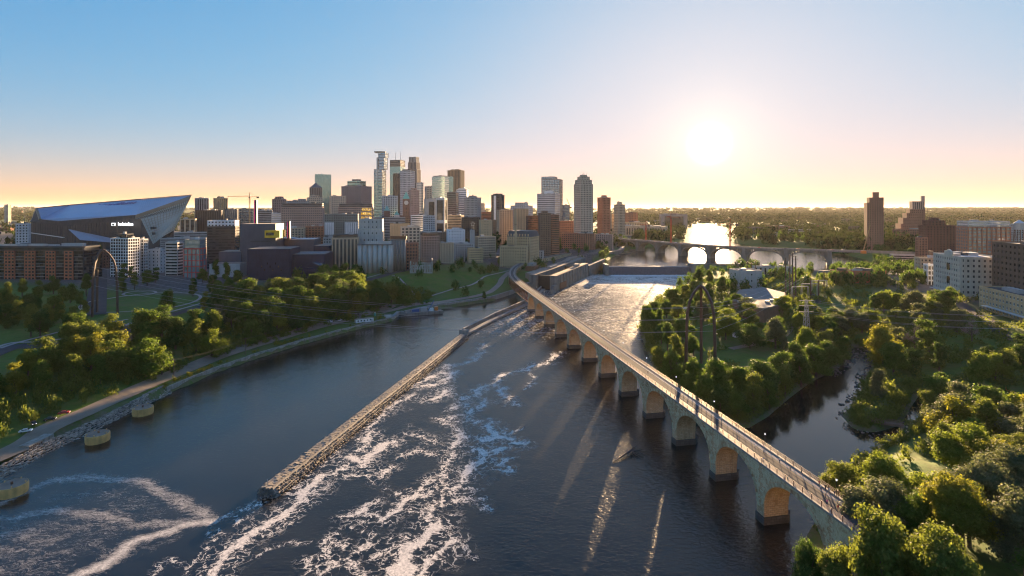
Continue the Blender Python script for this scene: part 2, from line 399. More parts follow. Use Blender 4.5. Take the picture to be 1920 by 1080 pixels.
# ------------------------------------------------------------------ water
def zp(sx, sy, k_, ox, oy): return P(ox + sx / k_, oy + sy / k_)
def Z2(*pts): return [zp(x, y, 2.348, 480, 620) for x, y in pts]
def Z1(*pts): return [zp(x, y, 3.0, 0, 820) for x, y in pts]
STREAKS = [  # polyline, half width (m), strength
    (Z2((-190, 1080), (-120, 990), (0, 890), (60, 845)), 1.9, .8), (Z2((60, 845), (130, 800), (200, 740), (240, 670)), 2.3, .85), (Z2((240, 670), (300, 640), (380, 590), (430, 545), (500, 470), (545, 390), (570, 340), (600, 325), (690, 280)), 2.0, .62),
    (Z2((400, 555), (470, 590), (520, 540), (560, 490)), 3.0, .75), (Z2((470, 480), (520, 450), (545, 440)), 2.0, .7), (Z2((600, 340), (620, 350)), 2.0, .6), (Z2((360, 630), (430, 640), (500, 645), (520, 680)), 1.3, .6), (Z2((540, 645), (580, 610), (620, 590)), 1.2, .65),
    (Z2((590, 1090), (650, 1030), (700, 960), (760, 900), (800, 860)), 3.0, .8), (Z2((700, 1080), (760, 1030), (820, 1000), (850, 960), (890, 940)), 2.2, .75), (Z2((800, 860), (770, 800), (800, 750), (830, 700), (810, 620), (830, 560), (860, 510), (890, 480), (860, 420), (800, 390)), 2.2, .58),
    (Z2((740, 780), (790, 780), (860, 760), (900, 740), (960, 745)), 2.2, .55), (Z2((880, 710), (920, 660), (960, 620), (990, 570), (970, 530), (940, 525)), 2.3, .75), (Z2((960, 625), (1030, 610), (1080, 620), (1110, 570)), 1.6, .6),
    (Z2((1000, 490), (1030, 450), (1030, 405)), 2.2, .7), (Z2((1040, 470), (1090, 480), (1140, 505), (1165, 500)), 2.4, .75), (Z2((1080, 430), (1110, 470), (1165, 430)), 1.4, .55), (Z2((1010, 540), (1060, 520)), 1.6, .7),
    (Z2((390, 825), (440, 810), (490, 770), (530, 760)), 1.3, .65), (Z2((500, 800), (580, 815), (640, 780), (690, 740), (720, 680), (760, 650), (820, 610)), 1.7, .7), (Z2((700, 720), (740, 720), (770, 690)), 1.5, .5),
    (Z2((640, 560), (680, 515), (720, 520), (755, 530)), 1.5, .6), (Z2((695, 440), (730, 470), (765, 480)), 2.0, .6), (Z2((700, 240), (760, 225), (800, 180), (870, 185), (820, 240), (750, 250)), 2.6, .68), (Z2((760, 295), (830, 285), (850, 260)), 2.6, .75),
    (Z2((820, 165), (880, 150), (960, 120), (1000, 60)), 3.0, .5), (Z2((860, 348), (910, 330)), 1.9, .7), (Z2((930, 370), (950, 340), (1010, 305)), 2.6, .7), (Z2((930, 400), (970, 390), (940, 420)), 2.0, .55), (Z2((930, 300), (980, 260), (1060, 210), (1150, 180), (1280, 140), (1340, 100)), 2.6, .62), (Z2((1060, 240), (1100, 290), (1150, 320)), 2.2, .62),
    (Z2((1000, 240), (1060, 215)), 2.0, .6), (Z2((1180, 190), (1230, 200), (1200, 250)), 1.6, .45), (Z2((880, 380), (900, 400)), 2.0, .7),
    (Z2((280, 1075), (350, 1020), (320, 960), (390, 885)), 1.2, .55), (Z2((400, 990), (450, 1060), (480, 1090)), 1.4, .6), (Z2((460, 850), (520, 880), (540, 930), (470, 950)), 1.2, .62), (Z2((520, 1000), (600, 980)), 1.2, .6), (Z2((230, 1010), (280, 990), (330, 960)), 1.0, .5),
    (Z2((380, 1000), (410, 930), (340, 950)), 1.0, .5), (Z2((570, 700), (620, 710), (600, 730)), 1.0, .5), (Z2((0, 1000), (100, 950), (250, 945)), .8, .5), (Z2((940, 760), (990, 740), (1010, 795)), 1.2, .5), (Z2((940, 990), (980, 1010)), 1.2, .45), (Z2((760, 640), (830, 660), (860, 690)), 1.6, .55),
    (Z1((1170, 490), (1300, 432), (1420, 400), (1500, 350), (1560, 300)), .9, .62), (Z1((1300, 440), (1310, 500), (1240, 560), (1160, 540), (1170, 640), (1190, 660)), .8, .6), (Z1((1040, 780), (1080, 700), (1190, 660)), .9, .5), (Z1((1800, 170), (1900, 60)), 1.2, .5), (Z1((1360, 480), (1450, 420)), .8, .45),
    (Z1((850, 780), (880, 700), (930, 690), (1020, 710)), .7, .5), (Z1((1700, 690), (1800, 740), (1850, 640)), .9, .5),
]
SOFT = [  # diffuse foam of the eddy
    (Z1((-20, 380), (130, 310), (300, 240), (450, 222), (600, 225), (750, 245), (900, 285), (1000, 350), (1090, 420), (1160, 460), (1165, 485)), 2.2, .56), (Z1((1165, 485), (1050, 500), (930, 540), (800, 570), (720, 610), (650, 670), (600, 715), (530, 740), (430, 780)), 1.7, .86),
    (Z1((-20, 455), (90, 455), (150, 430), (300, 408), (420, 425), (560, 440), (660, 465), (760, 490), (900, 490), (1040, 480)), 2.0, .52), (Z1((600, 430), (720, 460)), 2.0, .35), (Z1((-20, 560), (100, 545), (230, 560), (320, 570)), 3.0, .42), (Z1((-20, 640), (150, 640), (250, 610)), 4.0, .34),
    (Z1((-20, 760), (150, 720), (200, 640)), 3.0, .35), (Z1((560, 600), (600, 640), (560, 690)), 1.5, .35), (Z1((100, 770), (250, 740), (350, 760)), 2.0, .3), (Z1((700, 650), (850, 620), (960, 580)), 2.0, .3), (Z1((60, 520), (300, 500), (600, 520)), 7, .30), (Z1((300, 330), (600, 320), (850, 380)), 6, .27), (Z1((100, 640), (350, 680), (480, 620)), 6, .3), (Z1((0, 720), (200, 760)), 6, .3), (Z1((600, 400), (900, 430)), 5, .25),
]
WX = np.array([-v for v in np.geomspace(232, 420, 14)[::-1]] + list(np.arange(-230, 120, 1.15)) + list(np.arange(120, 330, 2.6)))
WY = np.array([-600, -300, -100, 0, 60] + list(np.arange(90, 260, 1.0)) + list(np.arange(260, 470, 1.9)) + list(np.arange(470, 806, 3.0)))
wx, wy = np.meshgrid(WX, WY)
warpx = (fbm(wx / 16, wy / 16, 33) - .5) * 9 + (fbm(wx / 7, wy / 7, 31) - .5) * 7 + (fbm(wx / 2.6, wy / 2.6, 37, 2) - .5) * 3.2; warpy = (fbm(wx / 16, wy / 16, 45) - .5) * 9 + (fbm(wx / 7, wy / 7, 41) - .5) * 7 + (fbm(wx / 2.6, wy / 2.6, 43, 2) - .5) * 3.2
foam = np.zeros_like(wx); soft = np.zeros_like(wx)
for pts, w, a in STREAKS:
    far = np.mean([q[1] for q in pts]); kk = np.clip(far / 230, .55, 1.2)
    d = seg_dist(pts, wx + warpx * kk, wy + warpy * kk)
    foam = np.maximum(foam, a * np.exp(-(d / (w * 1.02)) ** 2)); foam = np.maximum(foam, .42 * a * np.exp(-(d / (w * 4.2)) ** 2))
foam *= .55 + .75 * fbm(wx / 5.5, wy / 5.5, 71, 3)
for pts, w, a in SOFT:
    d = seg_dist(pts, wx + warpx * .45, wy + warpy * .45); soft = np.maximum(soft, a * np.exp(-(d / (w * 1.6)) ** 2)); soft = np.maximum(soft, .3 * a * np.exp(-(d / (w * 4)) ** 2))
# white water: below the dam and past the bridge piers
bx = 79 - .185 * (wy - 171)
wall_x = np.interp(wy, [183, 417, 549], [-85, -37, 14])
rap = sstep(-6, 8, wx - wall_x) * sstep(345, 470, wy)
up = sstep(bx + 4, bx + 14, wx) * sstep(330, 470, wy)
chop = np.clip(.30 + .45 * sstep(-4, 10, wx - wall_x) + .5 * rap + .55 * up * sstep(330, 440, wy), 0, 1.5)
calm = sstep(6, 24, wx - bx - 9) * (1 - sstep(290, 330, wy)); chop *= 1 - .9 * calm
white = .42 * rap * (.5 + fbm(wx / 6, wy / 16, 51)) * (1 - up) + up * (.34 + .34 * sstep(560, 780, wy)) * (.55 + .9 * fbm(wx / 9, wy / 9, 57)) + .9 * sstep(772, 788, wy) * sstep(140, 150, wx)
white = np.where(wx > 300, 0, white)
i2 = np.arange(wx.size).reshape(wx.shape)
F = np.stack([i2[:-1, :-1], i2[:-1, 1:], i2[1:, 1:], i2[1:, :-1]], -1).reshape(-1, 4)
def water_mat(name, scale=1.0):
    k = NM(name); p = k.pos()
    ch = k.attr('chop'); fo = k.attr('foam'); sf = k.attr('soft'); wh = k.attr('white')
    wv = k.n('ShaderNodeTexNoise'); k.put(wv.inputs['Vector'], p); wv.inputs['Scale'].default_value = .22; wv.inputs['Detail'].default_value = 3
    sub = k.n('ShaderNodeVectorMath', operation='SUBTRACT'); k.put(sub.inputs[0], wv.outputs['Color']); sub.inputs[1].default_value = (.5, .5, .5)
    q = k.vadd(p, k.vscale(sub.outputs[0], (5, 5, 0)))
    # net of foam threads
    r1 = k.math('ABSOLUTE', k.math('SUBTRACT', k.noise(q, .30, 4, .62), .5)); r2 = k.math('ABSOLUTE', k.math('SUBTRACT', k.noise(q, .95, 3, .6), .5))
    r3 = k.math('ABSOLUTE', k.math('SUBTRACT', k.noise(q, 2.3, 3, .6), .5)); rr = k.math('MINIMUM', r1, k.math('MINIMUM', k.math('ADD', r2, .02), k.math('ADD', r3, .05)))
    th = k.math('MULTIPLY', k.math('SUBTRACT', fo, .10), .085)
    f1 = k.ramp(k.math('SUBTRACT', th, rr), -.012, .010, 0, 1, True)
    f1 = k.math('MULTIPLY', f1, k.ramp(fo, .12, .24))
    f1b = k.ramp(k.math('ADD', fo, k.math('MULTIPLY', k.math('SUBTRACT', k.noise(q, .8, 5, .7), .5), 1.1)), .50, .62, 0, 1, True)
    f1 = k.math('MAXIMUM', f1, k.math('MULTIPLY', f1b, .95))
    # smeared foam of the eddy, drawn out into strands
    st = k.noise(k.vscale(q, (.45, 1.5, 1)), .55, 6, .75, 1.6); st2 = k.noise(q, 2.4, 4, .7)
    f2 = k.ramp(k.math('ADD', sf, k.math('ADD', k.math('MULTIPLY', k.math('SUBTRACT', st, .5), 1.5), k.math('MULTIPLY', k.math('SUBTRACT', st2, .5), .9))), .30, .92, 0, .85)
    f2 = k.math('MULTIPLY', f2, k.ramp(sf, .03, .22))
    # broken white water
    wn1 = k.noise(k.vscale(q, (1.5, .75, 1)), .33, 6, .68)
    f3 = k.ramp(k.math('ADD', wh, k.math('MULTIPLY', k.math('SUBTRACT', wn1, .5), 1.7)), .30, .80, 0, .85)
    f3 = k.math('MULTIPLY', f3, k.ramp(wh, .02, .15))
    fm = k.math('MAXIMUM', k.math('MAXIMUM', f1, f2), f3)
    fm = k.math('MULTIPLY', fm, k.ramp(k.noise(q, 1.25, 4, .65), .30, .58, .45, 1))
    fcol = k.mix(k.ramp(k.noise(p, 1.2, 3), .3, .7), (.66, .62, .57), (.84, .79, .72))
    # ripples: long swell, wind ripples, small chop
    h = k.math('ADD', k.math('MULTIPLY', k.noise(k.vscale(p, (1, .7, 1)), .16, 2), 1.1), k.math('MULTIPLY', k.noise(k.vscale(p, (1, 1.5, 1)), .62, 3, .6, .6), .75))
    h = k.math('ADD', h, k.math('MULTIPLY', k.noise(p, 2.0, 2, .6), .16))
    nr = k.bump(h, 1.0, k.math('MULTIPLY', ch, .42))
    deep = k.mix(k.ramp(k.noise(p, .03, 3), .35, .7), (.009, .010, .010), (.018, .016, .013))
    wat = k.n('ShaderNodeBsdfPrincipled'); k.put(wat.inputs['Base Color'], deep); k.put(wat.inputs['Roughness'], k.ramp(ch, .1, .9, .05, .17)); wat.inputs['IOR'].default_value = 1.42; k.put(wat.inputs['Normal'], nr); wat = wat.outputs[0]
    fms = k.pbsdf(fcol, .75, None, spec=.2)
    ms = k.n('ShaderNodeMixShader'); k.put(ms.inputs[0], fm); k.put(ms.inputs[1], wat); k.put(ms.inputs[2], fms)
    return k.done(ms.outputs[0])
water_mat("river_water")
lw = link("river", np_mesh("river", np.stack([wx, wy, np.zeros_like(wx)], -1).reshape(-1, 3), F, MATS["river_water"], True, {'foam': foam, 'soft': soft, 'white': white, 'chop': chop}), kind='structure')
# upper pool
ux, uy = np.meshgrid(np.concatenate([np.arange(100, 700, 6.), np.arange(700, 1500, 25)]), np.concatenate([np.arange(735, 1300, 6.), np.arange(1300, 3500, 40)]))
us = sdist(UPPER, ux, uy); keep = (us > -14) & ~((uy < 803) & (ux < 290))
uw = .55 * sstep(1010, 830, uy) * sstep(420, 300, ux) * fbm(ux / 14, uy / 9, 61)
iu = np.arange(ux.size).reshape(ux.shape); F = np.stack([iu[:-1, :-1], iu[:-1, 1:], iu[1:, 1:], iu[1:, :-1]], -1).reshape(-1, 4)
F = F[keep.ravel()[F].all(1)]
link("upper_pool", np_mesh("upper_pool", np.stack([ux, uy, np.full_like(ux, UPZ)], -1).reshape(-1, 3), F, MATS["river_water"], True, {'foam': ux * 0, 'soft': ux * 0, 'white': uw, 'chop': ux * 0 + .30}), kind='structure')
# ------------------------------------------------------------------ roads and paths
def ribbon(name, pts, w, mtl, lift=.3, kind='structure', z=None, nsub=6, parent=None, label=None, cat=None, edge=0):
    c = crom(pts, nsub) if nsub > 1 else pts; m = MB(); L = []; R = []
    for i, q in enumerate(c):
        a = np.array(c[max(i - 1, 0)][:2]); b = np.array(c[min(i + 1, len(c) - 1)][:2]); d = (b - a) / (np.linalg.norm(b - a) + 1e-9); n = np.array((-d[1], d[0]))
        for s_, o in ((1, L), (-1, R)):
            e = np.array(q[:2]) + n * s_ * w * .5; ez = (max(gz_at(*e), gz_at(q[0], q[1]) - .4) + lift) if z is None else z
            o.append((e[0], e[1], ez))
    for i in range(len(c) - 1): m.quad(R[i], R[i + 1], L[i + 1], L[i])
    return m.build(name, mtl, parent, kind=kind, label=label, cat=cat)
def asphalt_mat(name, a, b, rough=.9):
    k = NM(name); p = k.pos(); n = k.noise(p, .12, 5, .65); g_ = k.noise(p, 2.5, 4, .7)
    c = k.mix(k.ramp(n, .3, .7), a, b); c = k.mix(k.math('MULTIPLY', k.ramp(g_, .45, .7), .35), c, tuple(v * .6 for v in a))
    return k.done(k.pbsdf(c, rough, k.bump(g_, .4, .05), spec=.25))
asphalt_mat("asphalt", (.055, .054, .055), (.085, .08, .078)); asphalt_mat("gravel_road", (.21, .17, .125), (.30, .245, .185)); asphalt_mat("concrete_path", (.26, .25, .235), (.36, .34, .31)); asphalt_mat("plaza_paving", (.24, .195, .16), (.33, .27, .225))
mat("white_paint", (.78, .78, .76), .6, .1, .6); mat("concrete", (.30, .285, .26), .85, .2, .2, bump=.05, stain=.3); mat("old_concrete", (.22, .205, .185), .9, .28, .15, bump=.08, stain=.4)
mat("rust_steel", (.19, .085, .045), .7, .25, .8, spec=.4); mat("brown_steel", (.085, .052, .04), .55, .2, .6); mat("dark_metal", (.03, .03, .032), .5, .2, 1); mat("galvanised", (.42, .43, .44), .45, .12, 1, metal=.6)
road_pts = [(-214, 120), (-210, 170), G(22, 846)[:2], G(90, 806)[:2], G(170, 770)[:2], G(250, 735)[:2], G(320, 705)[:2], G(420, 666)[:2], G(520, 636)[:2], G(600, 613)[:2], G(660, 597)[:2], G(700, 585)[:2], G(735, 573)[:2]]
ribbon("river_road", road_pts, 10.5, MATS["gravel_road"], .35)
pk = [G(-60, 690)[:2], G(20, 655)[:2], G(75, 650)[:2], G(150, 640)[:2], G(215, 628)[:2], G(300, 598)[:2], G(400, 570)[:2], G(500, 548)[:2], G(600, 533)[:2], G(690, 526)[:2], G(740, 512)[:2], G(800, 500)[:2], G(880, 487)[:2], G(960, 474)[:2]]
ribbon("parkway", pk, 10, MATS["asphalt"], .45); ribbon("parkway_footpath", [(x - 9, y + 7) for x, y in pk], 3, MATS["concrete_path"], .5)
ring = [(G(270, 567)[0] + 41 * math.cos(t), G(270, 567)[1] + 46 * math.sin(t)) for t in np.linspace(0, 2 * math.pi, 40)]
ribbon("park_ring_path", ring, 2.6, MATS["concrete_path"], .5, nsub=2)
rc = G(262, 551); ribbon("park_inner_path", [(rc[0] + 13 * math.cos(t), rc[1] + 12 * math.sin(t)) for t in np.linspace(0, 2 * math.pi, 24)], 2.4, MATS["concrete_path"], .5, nsub=2)
ribbon("park_cross_path", [G(0, 655)[:2], G(80, 632)[:2], G(160, 612)[:2], G(240, 600)[:2]], 2.6, MATS["concrete_path"], .5)
ribbon("street", [G(178, 592)[:2], G(186, 520)[:2], G(186, 500)[:2], (XA(182, 900), 900), (XA(170, 1300), 1300)], 14, MATS["asphalt"], .6)
ribbon("mill_footpath", [P(795, 556, 8), P(850, 542, 8), P(900, 530, 8), P(935, 517, 9), P(960, 505, 12)], 2.6, MATS["concrete_path"], .5)
ribbon("lower_terrace_road", [P(715, 585, 4), P(770, 572, 4.5), P(840, 565, 4), P(905, 552, 5), P(935, 536, 6), P(948, 520, 9), P(955, 508, 13)], 7, MATS["plaza_paving"], .5)
ribbon("hillside_stair_path", [P(735, 519, 20), P(762, 540, 12), P(790, 558, 7)], 2.4, MATS["concrete_path"], .6)
ribbon("east_bank_road", [G(1770, 548)[:2], G(1800, 570)[:2], G(1850, 600)[:2], G(1920, 640)[:2], (430, 390)], 9, MATS["asphalt"], .5)
ribbon("island_track", [G(1500, 585)[:2], G(1470, 630)[:2], G(1420, 645)[:2], G(1370, 655)[:2]], 5, MATS["gravel_road"], .4)
0 and ribbon("bluff_trail", [(118, 118), (150, 150), (200, 200), (260, 290), (300, 360)], 4, MATS["gravel_road"], .4)

# ------------------------------------------------------------------ masonry
def stone_mat(name, c1, c2, c3, mortar, bw, bh, island=False):
    k = NM(name); p = k.pos(); uv = k.n('ShaderNodeUVMap').outputs[0]
    br = k.n('ShaderNodeTexBrick'); k.put(br.inputs['Vector'], uv); k.put(br.inputs['Color1'], c1); k.put(br.inputs['Color2'], c2); k.put(br.inputs['Mortar'], mortar)
    br.inputs['Scale'].default_value = 1; br.inputs['Mortar Size'].default_value = .045; br.inputs['Brick Width'].default_value = bw; br.inputs['Row Height'].default_value = bh; br.inputs['Bias'].default_value = -.1; br.inputs['Mortar Smooth'].default_value = .3
    c = br.outputs['Color']
    if island: ri_ = k.n('ShaderNodeNewGeometry').outputs['Random Per Island']; c = k.mix(k.ramp(ri_, 0, .8), tuple(v * .72 for v in c1), tuple(min(v * 1.08, .7) for v in c2)); c = k.mix(k.ramp(ri_, .86, .9), c, c3)
    c = k.mix(k.math('MULTIPLY', k.ramp(k.noise(p, .35, 5, .7), .52, .66), .75), c, c3)
    c = k.mix(k.math('MULTIPLY', k.ramp(k.noise(k.vscale(p, (1, 1, .12)), .7, 4), .5, .75), .45), c, tuple(v * .42 for v in c1))
    n = k.noise(p, 2.6, 4); c = k.mix(k.ramp(n, .3, .75, .22, 0), c, (.03, .025, .02))
    h = k.math('ADD', k.math('MULTIPLY', br.outputs['Fac'], -1.0 if not island else 0.0), k.math('MULTIPLY', n, .5))
    return k.done(k.pbsdf(c, .92, k.bump(h, .8, .12), spec=.2))
STC = ((.66, .46, .27), (.76, .58, .38), (.42, .24, .12), (.30, .21, .13))
stone_mat("bridge_stone", *STC, 1.5, .62); stone_mat("bridge_block", *STC, 1.5, .62, True); stone_mat("footing_stone", (.11, .105, .10), (.16, .15, .14), (.08, .07, .06), (.05, .05, .05), 1.8, .8)

def offset_path(pts):
    """arc length table of a plan polyline"""
    p = np.array(pts); s = np.concatenate([[0], np.cumsum(np.hypot(*np.diff(p, axis=0).T))]); return p, s
BU = np.array((-.185, 1.0)); BU /= np.linalg.norm(BU)
left_edge = [tuple(np.array((79., 171.)) + BU * t) for t in (-90, -60, -30)] + [tuple(np.array((79., 171.)) + BU * t) for t in range(0, 420, 30)] + [(-1.2, 614), (-4.2, 660), (-1, 722), (11, 785), (32, 845), (72, 920), (119, 1004), (170, 1090)]
path = crom(left_edge, 6); PP, PS = offset_path(path)
def bp(s, off=0.0, z=0.0):
    """point on the bridge: s along it, off towards the upstream side"""
    x = np.interp(s, PS, PP[:, 0]); y = np.interp(s, PS, PP[:, 1]); x2 = np.interp(s + 1, PS, PP[:, 0]); y2 = np.interp(s + 1, PS, PP[:, 1])
    if s + 1 > PS[-1]: x2, y2 = x, y; x, y = np.interp(s - 1, PS, PP[:, 0]), np.interp(s - 1, PS, PP[:, 1]); bx_, by_ = x2, y2
    else: bx_, by_ = x, y
    d = np.array((x2 - x, y2 - y)); d /= np.linalg.norm(d) + 1e-9
    return (float(bx_ + d[1] * off), float(by_ - d[0] * off), z)
def s_of_y(Y): return float(np.interp(Y, PP[:, 1], PS))
BW = 8.5; DZ = 19.0
bridge = thing("stone_arch_bridge", "long limestone railway arch bridge, now a footway, curving across the river", "bridge", (79, 171, 0))
BI = Matrix.Translation((-79, -171, 0))
def bpart(m, name, mats, parent=None, **k):
    o = m.build(name, mats, None, **k); o.parent = parent or bridge; o.matrix_parent_inverse = BI; return o
pier_y = [142.5, 171, 198, 227, 256, 286, 317, 349, 382, 415, 450, 484, 516]
pier_s = [s_of_y(v) - 1.0 for v in pier_y]
uvs = lambda v, f, m: m.uvd[tuple(v)] if False else (0, 0)
class UB(MB):
    """builder that carries a uv for every corner"""
    def __init__(s): super().__init__(); s.c = []
    def q(s, pts, uv, mi=0): s.poly(pts, mi); s.c += list(uv)
    def mesh(s, name, mats, smooth=False):
        me = MB.mesh(s, name, mats, smooth); l = me.uv_layers.new(name='UVMap'); l.data.foreach_set('uv', [t for q in s.c for t in q]); return me
SPR, CRN = 5.6, 16.6
def arch_curve(a, b, spr, crn, n=26):
    c, h = (a + b) / 2, (b - a) / 2
    return [(c - h * math.cos(math.pi * i / n), spr + (crn - spr) * max(0.0, math.sin(math.pi * i / n)) ** .92) for i in range(n + 1)]
def span(s0, s1, base, spr, crn, first=False, pw=1.9, w=BW, z1=DZ - .35, ring=True):
    """one arch between pier centres s0 and s1"""
    a, b = s0 + pw, s1 - pw; cv = arch_curve(a, b, spr, crn)
    for off, fl in ((0, False), (w, True)):
        m = UB()
        for (sa, za), (sb, zb) in zip(cv[:-1], cv[1:]):
            pts = [bp(sa, off, za), bp(sb, off, zb), bp(sb, off, z1), bp(sa, off, z1)]; uv = [(sa, za), (sb, zb), (sb, z1), (sa, z1)]
            m.q(pts[::-1] if fl else pts, uv[::-1] if fl else uv)
        for x0, x1 in ((s0, a), (b, s1)):
            pts = [bp(x0, off, spr), bp(x1, off, spr), bp(x1, off, z1), bp(x0, off, z1)]; uv = [(x0, spr), (x1, spr), (x1, z1), (x0, z1)]
            m.q(pts[::-1] if fl else pts, uv[::-1] if fl else uv)
        bpart(m, "spandrel_wall", MATS["bridge_stone"])
    L = 0
    m = UB()
    for (sa, za), (sb, zb) in zip(cv[:-1], cv[1:]):
        l2 = L + math.hypot(sb - sa, zb - za); m.q([bp(sa, 0, za), bp(sa, w, za), bp(sb, w, zb), bp(sb, 0, zb)], [(0, L), (w, L), (w, l2), (0, l2)]); L = l2
    bpart(m, "arch_barrel", MATS["bridge_stone"])
    if ring:
        # voussoirs: wedge stones of the arch ring, alternately proud
        m = UB(); n = 41 if s1 - s0 > 24 else 25; cv2 = arch_curve(a, b, spr, crn, n); c = (a + b) / 2
        for off, sg in ((0, -1), (w, 1)):
            for i in range(n):
                (sa, za), (sb, zb) = cv2[i], cv2[i + 1]; pr = sg * (.10 + .07 * (i % 2) + .03 * random.random()); t = 1.05 + .12 * (i % 2)
                def outp(sx, zx):
                    dx, dz = (sx - c) / ((b - a) / 2) ** 2, max(zx - spr, 0) / (crn - spr) ** 2; l = math.hypot(dx, dz) + 1e-9; return sx + dx / l * t, min(zx + dz / l * t, z1 - .05)
                (sc_, zc), (sd, zd) = outp(sa, za), outp(sb, zb); e = .02 * (sb - sa)
                A, B, C_, D = (sa + e, za), (sb - e, zb), (sd - e, zd), (sc_ + e, zc)
                f = [bp(q[0], off + pr, q[1]) for q in (A, B, C_, D)]; g_ = [bp(q[0], off - sg * .05, q[1]) for q in (A, B, C_, D)]; u4 = [A, B, C_, D]
                m.q(f if sg < 0 else f[::-1], u4)
                for j in range(4): j2 = (j + 1) % 4; m.q([f[j], g_[j], g_[j2], f[j2]], [u4[j]] * 4)
        bpart(m, "arch_ring", MATS["bridge_block"], kind='stuff')
    return cv
def pier(s, zb, spr, pw=1.9, w=BW, foot=True):
    m = UB(); e = .0
    for k_, (x0, o0, x1, o1) in enumerate(((s - pw, 0, s + pw, 0), (s + pw, 0, s + pw, w), (s + pw, w, s - pw, w), (s - pw, w, s - pw, 0))):
        u0, u1 = (x0, x1) if k_ % 2 == 0 else (o0, o1)
        m.q([bp(x0, o0, zb), bp(x1, o1, zb), bp(x1, o1, spr), bp(x0, o0, spr)], [(u0, zb), (u1, zb), (u1, spr), (u0, spr)])
    o = bpart(m, "pier", MATS["bridge_stone"])
    if foot:
        m = UB(); q = pw + .25; zt = 2.5
        loop = [(s - q, -.3), (s + q, -.3), (s + q, w + .3), (s, w + 2.2), (s - q, w + .3)]
        for i in range(5):
            (x0, o0), (x1, o1) = loop[i], loop[(i + 1) % 5]; d = math.hypot(x1 - x0, o1 - o0)
            m.q([bp(x0, o0, -4), bp(x1, o1, -4), bp(x1, o1, zt), bp(x0, o0, zt)], [(0, -4), (d, -4), (d, zt), (0, zt)])
        m.q([bp(x_, o_, zt) for x_, o_ in loop], [(0, 0)] * 5)
        f = m.build("footing", MATS["footing_stone"]); f.parent = o
curves = []
for i in range(len(pier_s) - 1): curves.append((pier_s[i], pier_s[i + 1], span(pier_s[i], pier_s[i + 1], 0, SPR, CRN)))
for s in pier_s: pier(s, 2.3, SPR)
# landward arch at the east end and the solid abutment
sA = pier_s[0]; curves.append((sA - 27, sA, span(sA - 27, sA, 0, SPR, CRN, ring=True)))
m = UB()
for off in (0, BW): m.q([bp(0, off, 2), bp(sA - 27, off, 2), bp(sA - 27, off, DZ - .35), bp(0, off, DZ - .35)], [(0, 2), (sA - 27, 2), (sA - 27, DZ), (0, DZ)])
bpart(m, "abutment", MATS["bridge_stone"])
# blind fill wall inside the landward arch
m = UB(); m.q([bp(sA - 25, .5, 0), bp(sA - 2, .5, 0), bp(sA - 2, .5, 17), bp(sA - 25, .5, 17)], [(0, 0), (23, 0), (23, 17), (0, 17)]); bpart(m, "arch_infill", MATS["footing_stone"])
# individual facing stones of the near spandrels, each with its own depth
blk = MB(); blk.box(0, 0, -.5, 1, 1, 1); blkme = UB(); 
for f in blk.f: blkme.q([blk.v[i] for i in f], [(0, 0)] * len(f))
blkme = blkme.mesh("stone", MATS["bridge_block"]); small = UB(); cand = []
for s0, s1, cv in curves:
    if s0 > s_of_y(330): continue
    ca = np.array(cv); zz_ = 4.2
    for row in range(int((DZ - .5 - zz_) / .62)):
        z = zz_ + row * .62 + .31; s = s0 + random.random()
        while s < s1:
            l = random.choice((.8, 1.1, 1.4, 1.7, 2.1)); mid = s + l / 2
            ok = True
            for q in (s, mid, s + l):
                if ca[0, 0] - .2 < q < ca[-1, 0] + .2:
                    if z - .4 < np.interp(q, ca[:, 0], ca[:, 1]) + 1.0: ok = False
            if z < SPR and (s > s0 + 1.9 and s + l < s1 - 1.9): ok = False
            if ok and s + l < s1: cand.append((s, l, z))
            s += l
cand.sort(key=lambda c: abs(c[0] - s_of_y(158)) - c[1] * 6)
for i, (s, l, z) in enumerate(cand):
    a = Vector(bp(s, 0, z)); b = Vector(bp(s + l, 0, z)); d = b - a; pr = random.uniform(.02, .15)
    rz = math.atan2(d.y, d.x); c_ = (a + b) / 2
    if i < 300:
        o = link("stone", blkme); o.parent = bridge; o.matrix_parent_inverse = BI; o.location = c_; o.rotation_euler = (0, 0, rz); o.scale = (l - .05, pr * 2, .57)
    else:
        n0 = len(small.v)
        t = MB(); t.box(c_.x, c_.y, z - .285, l - .05, pr * 2, .57, rz)
        for f in t.f: small.q([t.v[j] for j in f], [(0, 0)] * len(f))
bpart(small, "stone_facing", MATS["bridge_block"], kind='stuff')
# truss span over the lock approach and the curved western arches
s_t0, s_t1 = pier_s[-1] + 2, s_of_y(650)
m = MB()
for off in (.6, BW - .6):
    N = 16
    for i in range(N):
        a, b = s_t0 + (s_t1 - s_t0) * i / N, s_t0 + (s_t1 - s_t0) * (i + 1) / N; zb = 8.5
        m.beam(bp(a, off, zb), bp(b, off, zb), .55); m.beam(bp(a, off, 17.8), bp(b, off, 17.8), .55); m.beam(bp(a, off, zb), bp(a, off, 17.8), .4)
        m.beam(bp(a, off, zb) if i % 2 else bp(a, off, 17.8), bp(b, off, 17.8) if i % 2 else bp(b, off, zb), .35)
for i in range(0, 17): a = s_t0 + (s_t1 - s_t0) * i / 16; m.beam(bp(a, .6, 8.5), bp(a, BW - .6, 8.5), .3); m.beam(bp(a, .6, 8.5), bp(a, BW - .6, 17.8), .25)
bpart(m, "truss", MATS["rust_steel"])
m = UB(); pier(s_t1 + 1.5, -2, 18)
ws = [s_t1 + 3 + 24.5 * i for i in range(9)]
for i in range(8): span(ws[i], ws[i + 1], 0, 12.0, 17.2, pw=1.6, ring=True); pier(ws[i], 2, 12.0, 1.6, foot=False)
pier(ws[8], 2, 12.0, 1.6, foot=False)
m = UB(); sE = PS[-1] - 1
